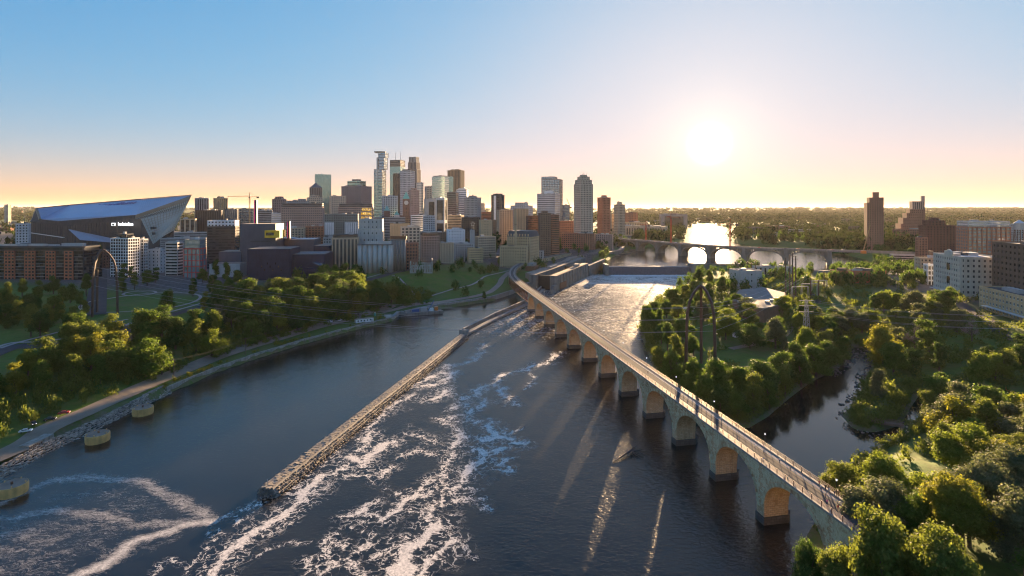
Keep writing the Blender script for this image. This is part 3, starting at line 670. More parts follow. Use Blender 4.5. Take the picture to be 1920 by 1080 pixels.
for off in (0, BW): m.q([bp(ws[8], off, 6), bp(sE, off, 6), bp(sE, off, DZ - .35), bp(ws[8], off, DZ - .35)], [(0, 0), (90, 0), (90, 12), (0, 12)])
bpart(m, "abutment", MATS["bridge_stone"])
# deck: slab, coping, kerbed walks, cycle track, lane lines
def strip(m, s0, s1, o0, o1, z, z2=None, step=4.0, mi=0):
    n = max(1, int((s1 - s0) / step)); ss = np.linspace(s0, s1, n + 1)
    for a, b in zip(ss[:-1], ss[1:]):
        m.quad(bp(a, o0, z), bp(a, o1, z), bp(b, o1, z), bp(b, o0, z), mi)
        if z2 is not None:
            m.quad(bp(a, o0, z2), bp(a, o0, z), bp(b, o0, z), bp(b, o0, z2), mi); m.quad(bp(a, o1, z), bp(a, o1, z2), bp(b, o1, z2), bp(b, o1, z), mi)
m = MB(); strip(m, 0, sE, 0, BW, DZ - .1, DZ - .45); bpart(m, "deck", MATS["plaza_paving"])
for o0, o1 in ((-.35, .45), (BW - .45, BW + .35)): m = MB(); strip(m, 0, sE, o0, o1, DZ + .12, DZ - .5); bpart(m, "coping", MATS["concrete"])
m = MB(); strip(m, 0, sE, 2.2, BW - 2.2, DZ - .09); bpart(m, "cycle_track", MATS["asphalt"])
m = MB(); strip(m, 0, sE, 2.15, 2.30, DZ - .08); strip(m, 0, sE, BW - 2.30, BW - 2.15, DZ - .08); bpart(m, "lane_line", MATS["white_paint"])
m = MB(); strip(m, 0, sE, 1.25, 1.42, DZ - .09); strip(m, 0, sE, BW - 1.42, BW - 1.25, DZ - .09); bpart(m, "old_rail_strip", MATS["concrete"])
mat("railing_steel", (.20, .10, .065), .5, .15, .6, spec=.5)
pm = MB(); pm.box(0, 0, 0, .17, .17, 1.45); pm.box(0, 0, 1.45, .24, .24, .1); pme = pm.mesh("railing_post", MATS["railing_steel"]); n_post = 0; rest = MB()
for i in range(int(sE / 3.6)):
    for off in (.05, BW - .05):
        s = 2 + i * 3.6; q = bp(s, off, DZ + .12)
        if n_post < 300 and q[1] > 112:
            o = link("railing_post", pme); o.parent = bridge; o.matrix_parent_inverse = BI; o.location = q; n_post += 1
        elif q[1] > 112: rest.box(q[0], q[1], q[2], .17, .17, 1.5)
bpart(rest, "far_railing_posts", MATS["railing_steel"], kind='stuff')
for off in (.05, BW - .05):
    m = MB(); ss = np.arange(0, sE, 5.0)
    for a, b in zip(ss[:-1], ss[1:]):
        for z, h in ((.25, .07), (.62, .05), (.98, .05), (1.38, .1)): m.beam(bp(a, off, DZ + .12 + z), bp(b, off, DZ + .12 + z), .07, h)
    bpart(m, "railing", MATS["railing_steel"])
    m = MB()
    for s in np.arange(30, s_of_y(330), .45): q = bp(s, off, DZ + .3); m.box(q[0], q[1], q[2], .03, .03, 1.2, bottom=False)
    bpart(m, "balusters", MATS["railing_steel"], kind='stuff')

# ------------------------------------------------------------------ guide wall, lock, dam
def rock_mesh(seed, mtl, n=1):
    bm = bmesh.new(); bmesh.ops.create_icosphere(bm, subdivisions=1, radius=.5); r = random.Random(seed)
    for v in bm.verts: v.co *= r.uniform(.75, 1.15)
    me = bpy.data.meshes.new("rock"); bm.to_mesh(me); bm.free(); me.materials.append(mtl); return me
mat("rip_rap", (.155, .135, .115), .95, .3, .6, bump=.1, island=.45); mat("rip_rap_pale", (.30, .265, .22), .95, .3, .6, bump=.1, island=.4)
ROCKV = []
for sd in range(6):
    me = rock_mesh(sd, MATS["rip_rap"]); ROCKV.append((np.array([v.co[:] for v in me.vertices]), np.array([p_.vertices[:] for p_ in me.polygons]))); bpy.data.meshes.remove(me)
def rock_pile(name, pts, mtl, parent=None, **k):
    """many loose stones as one mesh; pts are x, y, z, size"""
    Vs = []; Fs = []; n = 0
    for x, y, z, sz in pts:
        v, f = random.choice(ROCKV); a = random.random() * 6.28; c, s = math.cos(a), math.sin(a)
        w = v * np.array((sz * random.uniform(.8, 1.4), sz * random.uniform(.7, 1.1), sz * random.uniform(.5, .9)))
        Vs.append(np.stack([w[:, 0] * c - w[:, 1] * s + x, w[:, 0] * s + w[:, 1] * c + y, w[:, 2] + z], -1)); Fs.append(f + n); n += len(v)
    return link(name, np_mesh(name, np.concatenate(Vs), np.concatenate(Fs), mtl), parent, **k)
gw0, gw1 = np.array(P(497, 932)), np.array(P(868, 634)); gd = (gw1 - gw0); gl = np.linalg.norm(gd); gd /= gl; gn = np.array((-gd[1], gd[0]))
gwt = thing("rock_guide_wall", "long low rubble dike with paved crest dividing calm and foaming water", "dike", (*gw0, 0))
def gpart(o): o.parent = gwt; o.matrix_parent_inverse = Matrix.Translation((-gw0[0], -gw0[1], 0)); return o
m = MB()
for t0, t1 in zip(np.linspace(1, gl, 40)[:-1], np.linspace(1, gl, 40)[1:]):
    for (o0, z0), (o1, z1) in (((4.8, -1), (2.2, 2.9)), ((2.2, 2.9), (-2.2, 2.9)), ((-2.2, 2.9), (-4.8, -1))):
        a, b = gw0 + gd * t0, gw0 + gd * t1
        m.quad((*(a + gn * o0), z0), (*(a + gn * o1), z1), (*(b + gn * o1), z1), (*(b + gn * o0), z0))
a = gw0 + gd * 1; m.poly([(*(a + gn * 4.8), -1), (*(a + gn * 2.2), 2.9), (*(a - gn * 2.2), 2.9), (*(a - gn * 4.8), -1)])
gpart(m.build("dike_core", MATS["old_concrete"]))
pts = []
for t in np.arange(-2.5, gl, .9):
    for o in np.arange(-5.2, 5.3, .85):
        ao = abs(o) + (max(0, 2.5 - t) * .9 if t < 2.5 else 0)
        if ao < 2.0 or ao > 5.4: continue
        z = np.interp(ao, [2.0, 5.0], [2.9, -.2]); q = gw0 + gd * (t + random.uniform(-.4, .4)) + gn * (o + random.uniform(-.3, .3)); pts.append((*q, z, random.uniform(.8, 1.5)))
gpart(rock_pile("rubble", pts, MATS["rip_rap"], kind='stuff'))
slab = MB(); slab.box(0, 0, 0, 1, 1, 1); slme = slab.mesh("paving_stone", MATS["rip_rap_pale"]); cnt = 0; rest = MB(); ang_g = math.atan2(gd[1], gd[0])
for t in np.arange(1, gl - 1, 1.75):
    for o in (-1.35, -.45, .45, 1.35):
        q = gw0 + gd * (t + random.uniform(-.25, .25)) + gn * (o + random.uniform(-.08, .08)); l, w_, h = random.uniform(1.1, 1.75), random.uniform(.7, .9), random.uniform(.25, .5)
        if cnt < 240:
            s_ = gpart(link("paving_stone", slme)); s_.location = (*q, 2.75); s_.rotation_euler = (random.uniform(-.06, .06), random.uniform(-.06, .06), ang_g + random.uniform(-.1, .1)); s_.scale = (l, w_, h); cnt += 1
        else: rest.box(q[0], q[1], 2.75, l, w_, h, ang_g + random.uniform(-.1, .1))
gpart(rest.build("far_paving_stones", MATS["rip_rap_pale"], kind='stuff'))
m = MB(); m.cyl(*(gw0 + gd * 1.2), 2.9, 5.6, .12, .1, 6); gpart(m.build("marker_post", MATS["galvanised"]))
# concrete wall that carries on to the bridge
cw = [np.array(P(872, 627)), np.array(P(930, 597)), np.array(P(985, 572)), np.array((24., 585.)), np.array(LK(0, -3))]
cwt = thing("concrete_guide_wall", "grey concrete guide wall with stepped ledge ending at the bridge pier", "wall", (*cw[0], 0)); CI = Matrix.Translation((-cw[0][0], -cw[0][1], 0))
m = MB(); m2 = MB(); m3 = MB()
for a, b in zip(cw[:-1], cw[1:]):
    d = (b - a) / np.linalg.norm(b - a); n = np.array((-d[1], d[0])); rz = math.atan2(d[1], d[0]); c = (a + b) / 2; L = np.linalg.norm(b - a) + .6
    m.box(*(c + n * 1.6), -3, L, 1.6, 7.4, rz); m2.box(*(c - n * 1.3), -3, L, 4.2, 4.6, rz); m3.box(*(c + n * 1.6), 4.42, L, 1.9, .3, rz)
for mm, nm, mt in ((m, "parapet_wall", "old_concrete"), (m2, "ledge", "concrete"), (m3, "wall_coping", "concrete")): o = mm.build(nm, MATS[mt], cwt); o.matrix_parent_inverse = CI
m = MB(); m.box(*(cw[0] - (cw[1] - cw[0]) / np.linalg.norm(cw[1] - cw[0]) * 1.5), -3, 3.4, 7.2, 7.0, math.atan2(*(cw[1] - cw[0])[::-1])); o = m.build("end_block", MATS["concrete"], cwt); o.matrix_parent_inverse = CI
# lock
LZ = 18.6
lk = thing("river_lock", "old concrete navigation lock with twin walls beside the dam", "lock", (*LK(0, 0), 0)); LI = Matrix.Translation((-LK(0, 0)[0], -LK(0, 0)[1], 0))
def lpart(m, n, mt, **k): o = m.build(n, MATS[mt], lk, **k); o.matrix_parent_inverse = LI; return o
LR = math.atan2(LOCK_D[1], LOCK_D[0])
def lbox(a0, a1, b0, b1, z0, z1, n, mt, tx=1, ty=1): m = MB(); m.box(*LK((a0 + a1) / 2, (b0 + b1) / 2), z0, a1 - a0, b1 - b0, z1 - z0, LR, tx=tx, ty=ty); return lpart(m, n, mt)
lbox(-8, 150, 9, 17.5, -3, LZ, "river_wall", "old_concrete"); lbox(-8, 240, -17.5, -9, -3, LZ, "land_wall", "old_concrete"); lbox(150, 262, 13, 19, -3, LZ - 3, "upper_guide_wall", "old_concrete")
for b0, b1 in ((8.6, 17.9), (-17.9, -8.6)): lbox(-8.4, 150, b0, b1, LZ + .003, LZ + .5, "wall_coping", "plaza_paving")
lbox(2, 4.5, -9, 9, -3, LZ - 1, "lower_gate", "dark_metal"); lbox(118, 120, -9, 9, -3, LZ - 2, "upper_gate", "dark_metal"); lbox(5, 117, -9, 9, -3, 1.5, "chamber_floor", "old_concrete")
for a in np.arange(6, 145, 14): lbox(a, a + 1.6, 17.5, 18.3, -3, LZ - .6, "buttress", "old_concrete")
lbox(-26, -8.5, 15, 19, -3, 9, "wing_wall", "old_concrete", .6, .8); lbox(-20, -8.5, -19, -15, -3, 10, "wing_wall", "old_concrete"); lbox(2, 30, 18.4, 18.9, 1.2, 9, "timber_fender", "rust_steel")
lbox(40, 58, -40, -28, 17, 23.5, "control_house", "rust_steel"); lbox(42, 56, -38, -30, 23.5, 27, "control_room", "concrete"); lbox(10, 240, -29, -17.6, 8, LZ - .2, "lock_esplanade", "plaza_paving")
lbox(96, 106, 10, 16, LZ + .5, LZ + 4, "gate_house", "concrete"); lbox(60, 90, -15.5, -11.5, LZ + .5, LZ + 3.2, "machinery_shed", "concrete")
m = MB()
for b in (9.3, 17.2, -9.3):
    for a in np.arange(-6, 148, 4): m.beam((*LK(a, b), LZ + .5), (*LK(a, b), LZ + 1.6), .12)
    for z in (1.0, 1.6): m.beam((*LK(-6, b), LZ + z), (*LK(148, b), LZ + z), .1)
lpart(m, "handrail", "rust_steel", kind='stuff')
# dam
k = NM("spill_water"); p = k.pos(); n = k.noise(k.vscale(p, (1.6, .25, .18)), 1.0, 5, .65); c = k.mix(k.ramp(n, .35, .72), (.045, .038, .036), (.11, .10, .10)); c = k.mix(k.ramp(k.noise(k.vscale(p, (1, .2, .2)), 3, 3), .55, .75, 0, .35), c, (.5, .5, .52)); k.done(k.pbsdf(c, .3, k.bump(n, .6, .3)))
dam = thing("spillway_dam", "wide spillway dam with a thin dark sheet of falling water", "dam", (205, 800, 0)); DI = Matrix.Translation((-205, -800, 0))
m = MB(); xs = np.linspace(144, 268, 40); prof = [(812, UPZ - .3), (806, UPZ + .05), (803, UPZ - .25), (800.5, UPZ - 1.4), (797, 6.5), (793, 1.2), (789, .12)]
for x0, x1 in zip(xs[:-1], xs[1:]):
    for (y0, z0), (y1, z1) in zip(prof[:-1], prof[1:]): m.quad((x0, y1, z1), (x1, y1, z1), (x1, y0, z0), (x0, y0, z0))
o = m.build("overflow_sheet", MATS["spill_water"], dam, smooth=True); o.matrix_parent_inverse = DI
for x, w_ in ((141, 5), (272, 9)): m = MB(); m.box(x, 801, -3, w_, 24, UPZ + 6.5, ); o = m.build("abutment", MATS["old_concrete"], dam); o.matrix_parent_inverse = DI
m = MB(); m.box(206, 808, -3, 128, 6, UPZ + 2.6); o = m.build("weir_core", MATS["old_concrete"], dam); o.matrix_parent_inverse = DI
m = MB(); m.box(320, 795, 6, 92, 4, 10.5, -.15); o = m.build("head_wall", MATS["old_concrete"], dam); o.matrix_parent_inverse = DI
# boiling crest of foam where the sheet lands
pts = [(x, 787.5 + random.uniform(-2.2, 2.2) + fbm(x / 7, 1.0, 3) * 3, .1, random.uniform(1.4, 3.2)) for x in np.arange(146, 266, .5)]
mat("foam_white", (.80, .80, .82), .9, .1, .6); rock_pile("foam", pts, MATS["foam_white"], kind='stuff')

# ------------------------------------------------------------------ left bank works
sh = [P(312, 737), P(400, 699), P(480, 671), P(560, 646), P(640, 624), P(737, 600)]
sea = thing("river_bank_wall", "weathered pale concrete bank wall with plants growing over its top", "wall", (*sh[0], 0)); SI = Matrix.Translation((-sh[0][0], -sh[0][1], 0))
mat("bank_concrete", (.33, .30, .25), .9, .3, .3, bump=.1, stain=.45)
def wall_run(pts, z0, z1, th, mt, parent, inv, name="wall_panel", ln=7.0):
    pts = [np.array(q) for q in pts]
    for a, b in zip(pts[:-1], pts[1:]):
        L = np.linalg.norm(b - a); n = max(1, round(L / ln)); d = (b - a) / L; rz = math.atan2(d[1], d[0]); nn = np.array((-d[1], d[0]))
        for i in range(n):
            c = a + d * (i + .5) * L / n; m = MB(); m.box(*(c + nn * (th / 2 - .3 + random.uniform(-.12, .12))), z0, L / n - .12, th, z1 - z0 + random.uniform(-.15, .15), rz); o = m.build(name, MATS[mt], parent); o.matrix_parent_inverse = inv
wall_run(sh, -3, 3.0, 1.2, "bank_concrete", sea, SI)
lo = thing("lock_approach_wall", "grey concrete quay wall along the calm lock approach", "wall", (*P(762, 592), 0)); LoI = Matrix.Translation((-P(762, 592)[0], -P(762, 592)[1], 0))
wall_run([P(760, 592), P(822, 578), P(842, 576), P(925, 563), (-9, 600), (14, 648)], -3, 4.6, 2.2, "concrete", lo, LoI, ln=10)
qu = thing("low_quay", "low grey concrete quay with a moored barge deck beside the road", "quay", (*P(745, 594), 0)); m = MB(); m.box(*P(700, 603), -3, 1, 1, 1); 
wall_run([P(737, 600), P(749, 590), P(762, 592)], -3, 3.2, 3, "concrete", qu, Matrix.Translation((-P(745, 594)[0], -P(745, 594)[1], 0)))
# guard rail of concrete segments along the road, rip-rap below, outfall
gr = [P(22, 857, 3.3), P(75, 829, 3.3), P(160, 791, 3.3), P(235, 756, 3.3), P(310, 722, 3.3)]
gp = crom(gr, 6); gpp, gps = offset_path(gp); barme = MB(); barme.box(0, 0, 0, 3.7, .55, .45, ty=.7); barme.box(0, 0, .45, 3.7, .3, .42, ty=.8); barme = barme.mesh("barrier", MATS["concrete"])
for i, s in enumerate(np.arange(2, gps[-1] - 2, 4.0)):
    x, y = np.interp(s, gps, gpp[:, 0]), np.interp(s, gps, gpp[:, 1]); x2, y2 = np.interp(s + 1, gps, gpp[:, 0]), np.interp(s + 1, gps, gpp[:, 1])
    o = link("road_barrier", barme, None, None, f"pale concrete barrier block, {ORD[i]} from the storm drain end of the road edge row", "barrier", "barrier blocks along the river road"); o.location = (x, y, gz_at(x, y) + .2); o.rotation_euler = (0, 0, math.atan2(y2 - y, x2 - x))
pts = []
for s in np.arange(-30, gps[-1], .8):
    x, y = np.interp(max(s, 0), gps, gpp[:, 0]), np.interp(max(s, 0), gps, gpp[:, 1]) + min(s, 0) * .9; 
    for k_ in range(7): o_ = k_ * .95 + random.uniform(0, .5) + .6; pts.append((x + o_ * .86, y - o_ * .42, max(2.9 - o_ * .52, -.3), random.uniform(.7, 1.6)))
rock_pile("rip_rap", pts, MATS["rip_rap_pale"], kind='stuff')
of = thing("storm_outfall", "concrete storm drain outfall with round opening and timber piles", "outfall", (*P(60, 838), 0)); OI = Matrix.Translation((-P(60, 838)[0], -P(60, 838)[1], 0))
a_, b_ = np.array(P(40, 852)), np.array(P(88, 828)); d_ = (b_ - a_) / np.linalg.norm(b_ - a_); rz_ = math.atan2(d_[1], d_[0]); nn_ = np.array((d_[1], -d_[0]))
m = MB(); m.box(*((a_ + b_) / 2 + nn_ * 1.0), -2, np.linalg.norm(b_ - a_), 4.2, 5.4, rz_); o = m.build("headwall", MATS["bank_concrete"], of); o.matrix_parent_inverse = OI
m = MB(); c_ = (a_ + b_) / 2 + d_ * 1.5; m.tube([(*(c_ + nn_ * 2.5), 1.2), (*(c_ + nn_ * 3.4), 1.2)], 1.25, 18); o = m.build("pipe_mouth", MATS["concrete"], of); o.matrix_parent_inverse = OI
m = MB(); m.tube([(*(c_ + nn_ * 3.3), 1.2), (*(c_ + nn_ * 3.42), 1.2)], .95, 18); q = m.build("pipe_bore", MATS["dark_metal"], of); q.matrix_parent_inverse = OI
for i in range(7): m = MB(); q = a_ + d_ * (i * .9) + nn_ * 3.5; m.cyl(*q, -2, 2.6 + random.random() * .5, .22, .2, 8); o = m.build("timber_pile", MATS["rust_steel"], of); o.matrix_parent_inverse = OI
# mooring cells
mat("mooring_yellow", (.72, .43, .16), .6, .22, .5, stain=.35, bump=.02); mat("cell_top", (.27, .20, .15), .95, .25, .4)
cell = None
for (px, py, lb) in ((183, 827, "yellow ribbed mooring cell, middle one of the three standing in the river"), (268, 776, "yellow ribbed mooring cell, farthest of the three standing in the river"), (23, 925, "yellow ribbed mooring cell at the edge of the swirling foam")):
    x, y = P(px, py); 
    if cell is None:
        cell = thing("mooring_cell", lb, "mooring cell", (x, y, 0), group="mooring cells in the river"); m = MB(); R = 4.3
        pr_ = [(-3, R), (.5, R)]; 
        for i in range(6): z = .5 + i * .42; pr_ += [(z, R), (z + .06, R + .14), (z + .25, R + .14), (z + .31, R)]
        pr_ += [(3.3, R), (3.4, R - .15)]; N = 40
        st = len(m.v)
        for z, r in pr_:
            for i in range(N): t = 2 * math.pi * i / N; m.v.append((r * math.cos(t), r * math.sin(t), z))
        for j in range(len(pr_) - 1):
            for i in range(N): i2 = (i + 1) % N; m.f.append((j * N + i, j * N + i2, (j + 1) * N + i2, (j + 1) * N + i)); m.m.append(0)
        a = m.build("ribbed_shell", MATS["mooring_yellow"], cell); m = MB(); m.cyl(0, 0, 3.2, 3.38, R - .1, R - .2, 40); b = m.build("fill_top", MATS["cell_top"], cell)
        reg(a, b)
        for i in range(5): m = MB(); t = i * 1.256; m.box(3.7 * math.cos(t), 3.7 * math.sin(t), 3.36, .35, .35, .55); reg(m.build("bollard", MATS["mooring_yellow"], cell))
        m = MB(); m.box(.2, .3, 3.38, .6, .5, .9); reg(m.build("marker_box", MATS["rust_steel"], cell))
    else: copy_tree(cell, (x, y, 0), px, label=lb)

# ------------------------------------------------------------------ concrete arch road bridge upstream
rb = thing("concrete_arch_road_bridge", "concrete open-spandrel arch road bridge with works traffic beyond the dam", "bridge", (310, 950, 0)); RI = Matrix.Translation((-310, -950, 0))
ra = [np.array(q) for q in [(150, 1230), (214, 1160), (262, 1090), (300, 1010), (345, 935), (400, 880), (455, 850), (512, 822), (585, 786), (660, 752)]]
rpts = [np.array(q) for q in crom(ra, 8)]; rP, rS = offset_path(rpts); RZ = 34.0
def rp(s, off=0, z=0):
    x, y = np.interp(s, rS, rP[:, 0]), np.interp(s, rS, rP[:, 1]); x2, y2 = np.interp(min(s + 2, rS[-1]), rS, rP[:, 0]), np.interp(min(s + 2, rS[-1]), rS, rP[:, 1])
    if s + 2 > rS[-1]: d = rP[-1] - rP[-2]
    else: d = np.array((x2 - x, y2 - y))
    d = d / np.linalg.norm(d); return (float(x + d[1] * off), float(y - d[0] * off), z)
def rpart(m, n, mt, **k): o = m.build(n, MATS[mt], rb, **k); o.matrix_parent_inverse = RI; return o
mat("road_bridge_concrete", (.26, .24, .215), .9, .2, .15, stain=.35)
m = MB()
for a, b in zip(np.arange(0, rS[-1] - 8, 8), np.arange(8, rS[-1], 8)):
    for o0, o1, z0, z1 in ((-9, 9, RZ - 1.4, RZ), (-9.4, -8.9, RZ - 1.6, RZ + 1.2), (8.9, 9.4, RZ - 1.6, RZ + 1.2)):
        A = [rp(a, o0, z0), rp(a, o1, z0), rp(a, o1, z1), rp(a, o0, z1)]; B = [rp(b, o0, z0), rp(b, o1, z0), rp(b, o1, z1), rp(b, o0, z1)]
        for i in range(4): j = (i + 1) % 4; m.quad(A[j], A[i], B[i], B[j])
rpart(m, "deck", "road_bridge_concrete")
psx = np.linspace(60, 540, 9)
for s in psx:
    m = MB(); q = rp(s); t = rp(s + 2); m.box(q[0], q[1], 2, 7.5, 19, RZ - 3.4, math.atan2(t[1] - q[1], t[0] - q[0]), tx=.75, ty=.95); rpart(m, "pier", "road_bridge_concrete")
for s0, s1 in zip(psx[:-1], psx[1:]):
    for off in (-6.5, 6.5):
        m = MB(); cv = arch_curve(s0 + 3, s1 - 3, UPZ + 3.5, RZ - 2.6, 18)
        for (a, za), (b, zb) in zip(cv[:-1], cv[1:]): m.beam(rp(a, off, za), rp(b, off, zb), 3.4, 1.7)
        rpart(m, "arch_rib", "road_bridge_concrete")
        m = MB()
        for a, za in cv[1:-1]: m.beam(rp(a, off, za), rp(a, off, RZ - 1.4), .9, 1.6)
        rpart(m, "spandrel_columns", "road_bridge_concrete", kind='stuff')
# footbridge and low quays along the left lip of the upper pool
m = MB()
for i in range(10): a = 150 + i * 11; lb_ = LK(a, 15.8); 
pts = [LK(150, -20), LK(190, -24), LK(240, -25), (200, 1010), (232, 1120)]
ribbon("river_esplanade", pts, 9, MATS["plaza_paving"], 0, z=UPZ + 7.5)
est = thing("upper_quay_wall", "long sunlit quay wall running upstream from the lock", "wall", (*pts[0], 0)); 
wall_run([LK(150, -15), LK(190, -19.2), LK(240, -20), (204.5, 1008), (236, 1118)], 6, UPZ + 7.9, 1.2, "old_concrete", est, Matrix.Translation((-pts[0][0], -pts[0][1], 0)), ln=16)
for i in range(11):
    x, y = 165 + i * 9 + random.uniform(-4, 6), 930 + i * 17 + random.uniform(-12, 12)
    t = thing("timber_crib", f"low timber crib in the upper pool shallows, {ORD[i]} counting upstream from the lock", "timber crib", (x, y, UPZ), .3, "timber cribs in the upper pool"); m = MB(); m.box(0, 0, -3, random.uniform(8, 15), 4, 4.2); m.build("crib_wall", MATS["rip_rap"], t); m = MB(); m.box(0, 0, 1.2, 6, 3, .4); m.build("crib_deck", MATS["plaza_paving"], t)
# ------------------------------------------------------------------ buildings
def glass_mat(name, dark, light, metal=0.0, rough=.12, cell=(.28, .28, .3), lit=.0):
    k = NM(name); p = k.pos()
    sn = k.n('ShaderNodeVectorMath', operation='FLOOR'); k.put(sn.inputs[0], k.vscale(p, cell)); w = k.n('ShaderNodeTexWhiteNoise'); k.put(w.inputs['Vector'], sn.outputs[0])
    c = k.mix(k.ramp(w.outputs['Value'], .55, 1.0), dark, light)
    return k.done(k.pbsdf(c, k.ramp(w.outputs['Value'], 0, 1, rough, rough + .12), None, metal, .6))
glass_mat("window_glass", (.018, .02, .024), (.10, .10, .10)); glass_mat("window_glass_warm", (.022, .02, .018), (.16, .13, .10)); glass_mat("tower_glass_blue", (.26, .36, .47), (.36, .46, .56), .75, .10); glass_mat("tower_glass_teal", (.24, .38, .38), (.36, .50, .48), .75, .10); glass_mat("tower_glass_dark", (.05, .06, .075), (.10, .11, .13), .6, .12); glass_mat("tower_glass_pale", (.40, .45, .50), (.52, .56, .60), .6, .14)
WALLS = dict(limestone=(.40, .385, .33), tan=(.40, .315, .225), beige=(.46, .385, .30), sand=(.45, .325, .19), brown=(.215, .15, .11), darkbrown=(.12, .09, .075), redbrick=(.36, .125, .07), brick=(.255, .125, .085), maroon=(.16, .075, .06), grey=(.30, .295, .29), lightgrey=(.44, .44, .44), white=(.68, .67, .65), darkgrey=(.10, .102, .11), charcoal=(.055, .057, .065), purplegrey=(.22, .195, .205), slate=(.17, .175, .19), rosy=(.33, .235, .205), greygreen=(.23, .25, .235), red=(.42, .055, .045), copper=(.16, .36, .30), navy=(.026, .031, .052), gold=(.75, .42, .03), concrete2=(.36, .345, .33), granite=(.20, .12, .105))
for k_, c_ in WALLS.items(): mat("wall_" + k_, tuple(min(v * (1.32 if max(c_) > .25 else 1.0), .78) for v in c_), .85, .14, .06, bump=.03, stain=.2)
mat("roof_gravel", (.20, .19, .18), .95, .2, .2); mat("roof_pale", (.52, .51, .49), .9, .15, .15); mat("roof_dark", (.075, .075, .08), .9, .2, .2); mat("roof_tan", (.33, .27, .22), .95, .2, .2)
HVAC = [MATS["galvanised"], MATS["roof_pale"], MATS["wall_grey"], MATS["wall_darkgrey"]]
class Bld:
    def __init__(s, name, label, x, y, w, d, zt, yaw=0, cat="building", group=None, zb=None):
        s.w, s.d = w, d; c, q = math.cos(yaw), math.sin(yaw)
        s.zb = min(gz_at(x + a * w * .5 * c - b * d * .5 * q, y + a * w * .5 * q + b * d * .5 * c) for a in (-1, 1) for b in (-1, 1)) - .5 if zb is None else zb
        s.h = zt - s.zb; s.o = thing(name, label, cat, (x, y, s.zb), yaw, group); s.x, s.y, s.yaw = x, y, yaw; s.rnd = random.Random(int(x * 7 + y * 3))
    def faces(s, x0, x1, y0, y1):
        return (((x0, y0), (1, 0), (0, -1), x1 - x0), ((x1, y0), (0, 1), (1, 0), y1 - y0), ((x1, y1), (-1, 0), (0, 1), x1 - x0), ((x0, y1), (0, -1), (-1, 0), y1 - y0))
    def block(s, x0, x1, y0, y1, z0, z1, wall, glass="window_glass", style="punch", fh=3.7, bw=4.2, wf=.55, hf=.52, rec=.4, base=0, top=0, parts=("wall", "glazing"), indiv=False, frame=None):
        """walled block: a glazed core behind a relief of piers and spandrels"""
        W = MATS["wall_" + wall] if "wall_" + wall in MATS else MATS[wall]; cx, cy = (x0 + x1) / 2, (y0 + y1) / 2
        m = MB(); g_ = MB(); r = rec
        if style == "blank":
            m.box(cx, cy, z0, x1 - x0, y1 - y0, z1 - z0); o = m.build(parts[0], W, s.o); return o
        g_.box(cx, cy, z0 + .05, x1 - x0 - 2 * r, y1 - y0 - 2 * r, z1 - z0 - .35)
        H = z1 - z0 - base - top; nf = max(1, round(H / fh)); f = H / nf
        if style == "strip": wfx, hfx = 1.0, hf
        elif style == "vert": wfx, hfx = wf, 1.0
        else: wfx, hfx = wf, hf
        def slab(F, u0, u1, v0, v1, dep):
            (ox, oy), (tx, ty), (nx_, ny_), L = F
            def q(u, v, e): return (ox + tx * u - nx_ * e, oy + ty * u - ny_ * e, z0 + v)
            a, b, c, d = q(u0, v0, dep), q(u1, v0, dep), q(u1, v1, dep), q(u0, v1, dep); A, B, C, D = q(u0, v0, r + .05), q(u1, v0, r + .05), q(u1, v1, r + .05), q(u0, v1, r + .05)
            m.quad(a, b, c, d); m.quad(b, B, C, c); m.quad(A, a, d, D); m.quad(d, c, C, D); m.quad(A, B, b, a)
        for fi, F in enumerate(s.faces(x0, x1, y0, y1)):
            L = F[3]; nb = max(1, round(L / bw)); b = L / nb; pw = b * (1 - wfx) if wfx < 1 else .5
            if wfx < 1:
                for i in range(1, nb): slab(F, i * b - pw / 2, i * b + pw / 2, 0, z1 - z0, 0)
            e = max(pw * .75, .45)
            slab(F, 0, e, 0, z1 - z0, 0.003); slab(F, L - e, L, 0, z1 - z0, 0.003)
            if hfx < 1:
                sh = f * (1 - hfx)
                for j in range(0, nf + 1):
                    v0 = base + j * f - sh * .55; v1 = base + j * f + sh * .45
                    if j == 0: v0 = 0
                    if j == nf: v1 = z1 - z0
                    slab(F, e, L - e, max(v0, 0), min(v1, z1 - z0), .05)
            else: slab(F, e, L - e, 0, max(base, .8), .05); slab(F, e, L - e, z1 - z0 - max(top, 1.2), z1 - z0, .05)
            if indiv and fi in indiv and hfx < 1:
                sh = f * (1 - hfx); ww, wh = b - pw, f - sh
                me = window_mesh(frame or "white_paint", glass)
                (ox, oy), (tx, ty), (nx_, ny_), L = F
                for i in range(nb):
                    for j in range(nf):
                        u, v = (i + .5) * b, base + j * f + sh * .45 + wh / 2
                        o = link("window", me, s.o); o.location = (ox + tx * u - nx_ * (r - .04), oy + ty * u - ny_ * (r - .04), z0 + v); o.rotation_euler = (0, 0, math.atan2(ty, tx)); o.scale = (ww, 1, wh)
        a = m.build(parts[0], W, s.o); c = g_.build(parts[1], MATS[glass], s.o)
        return a
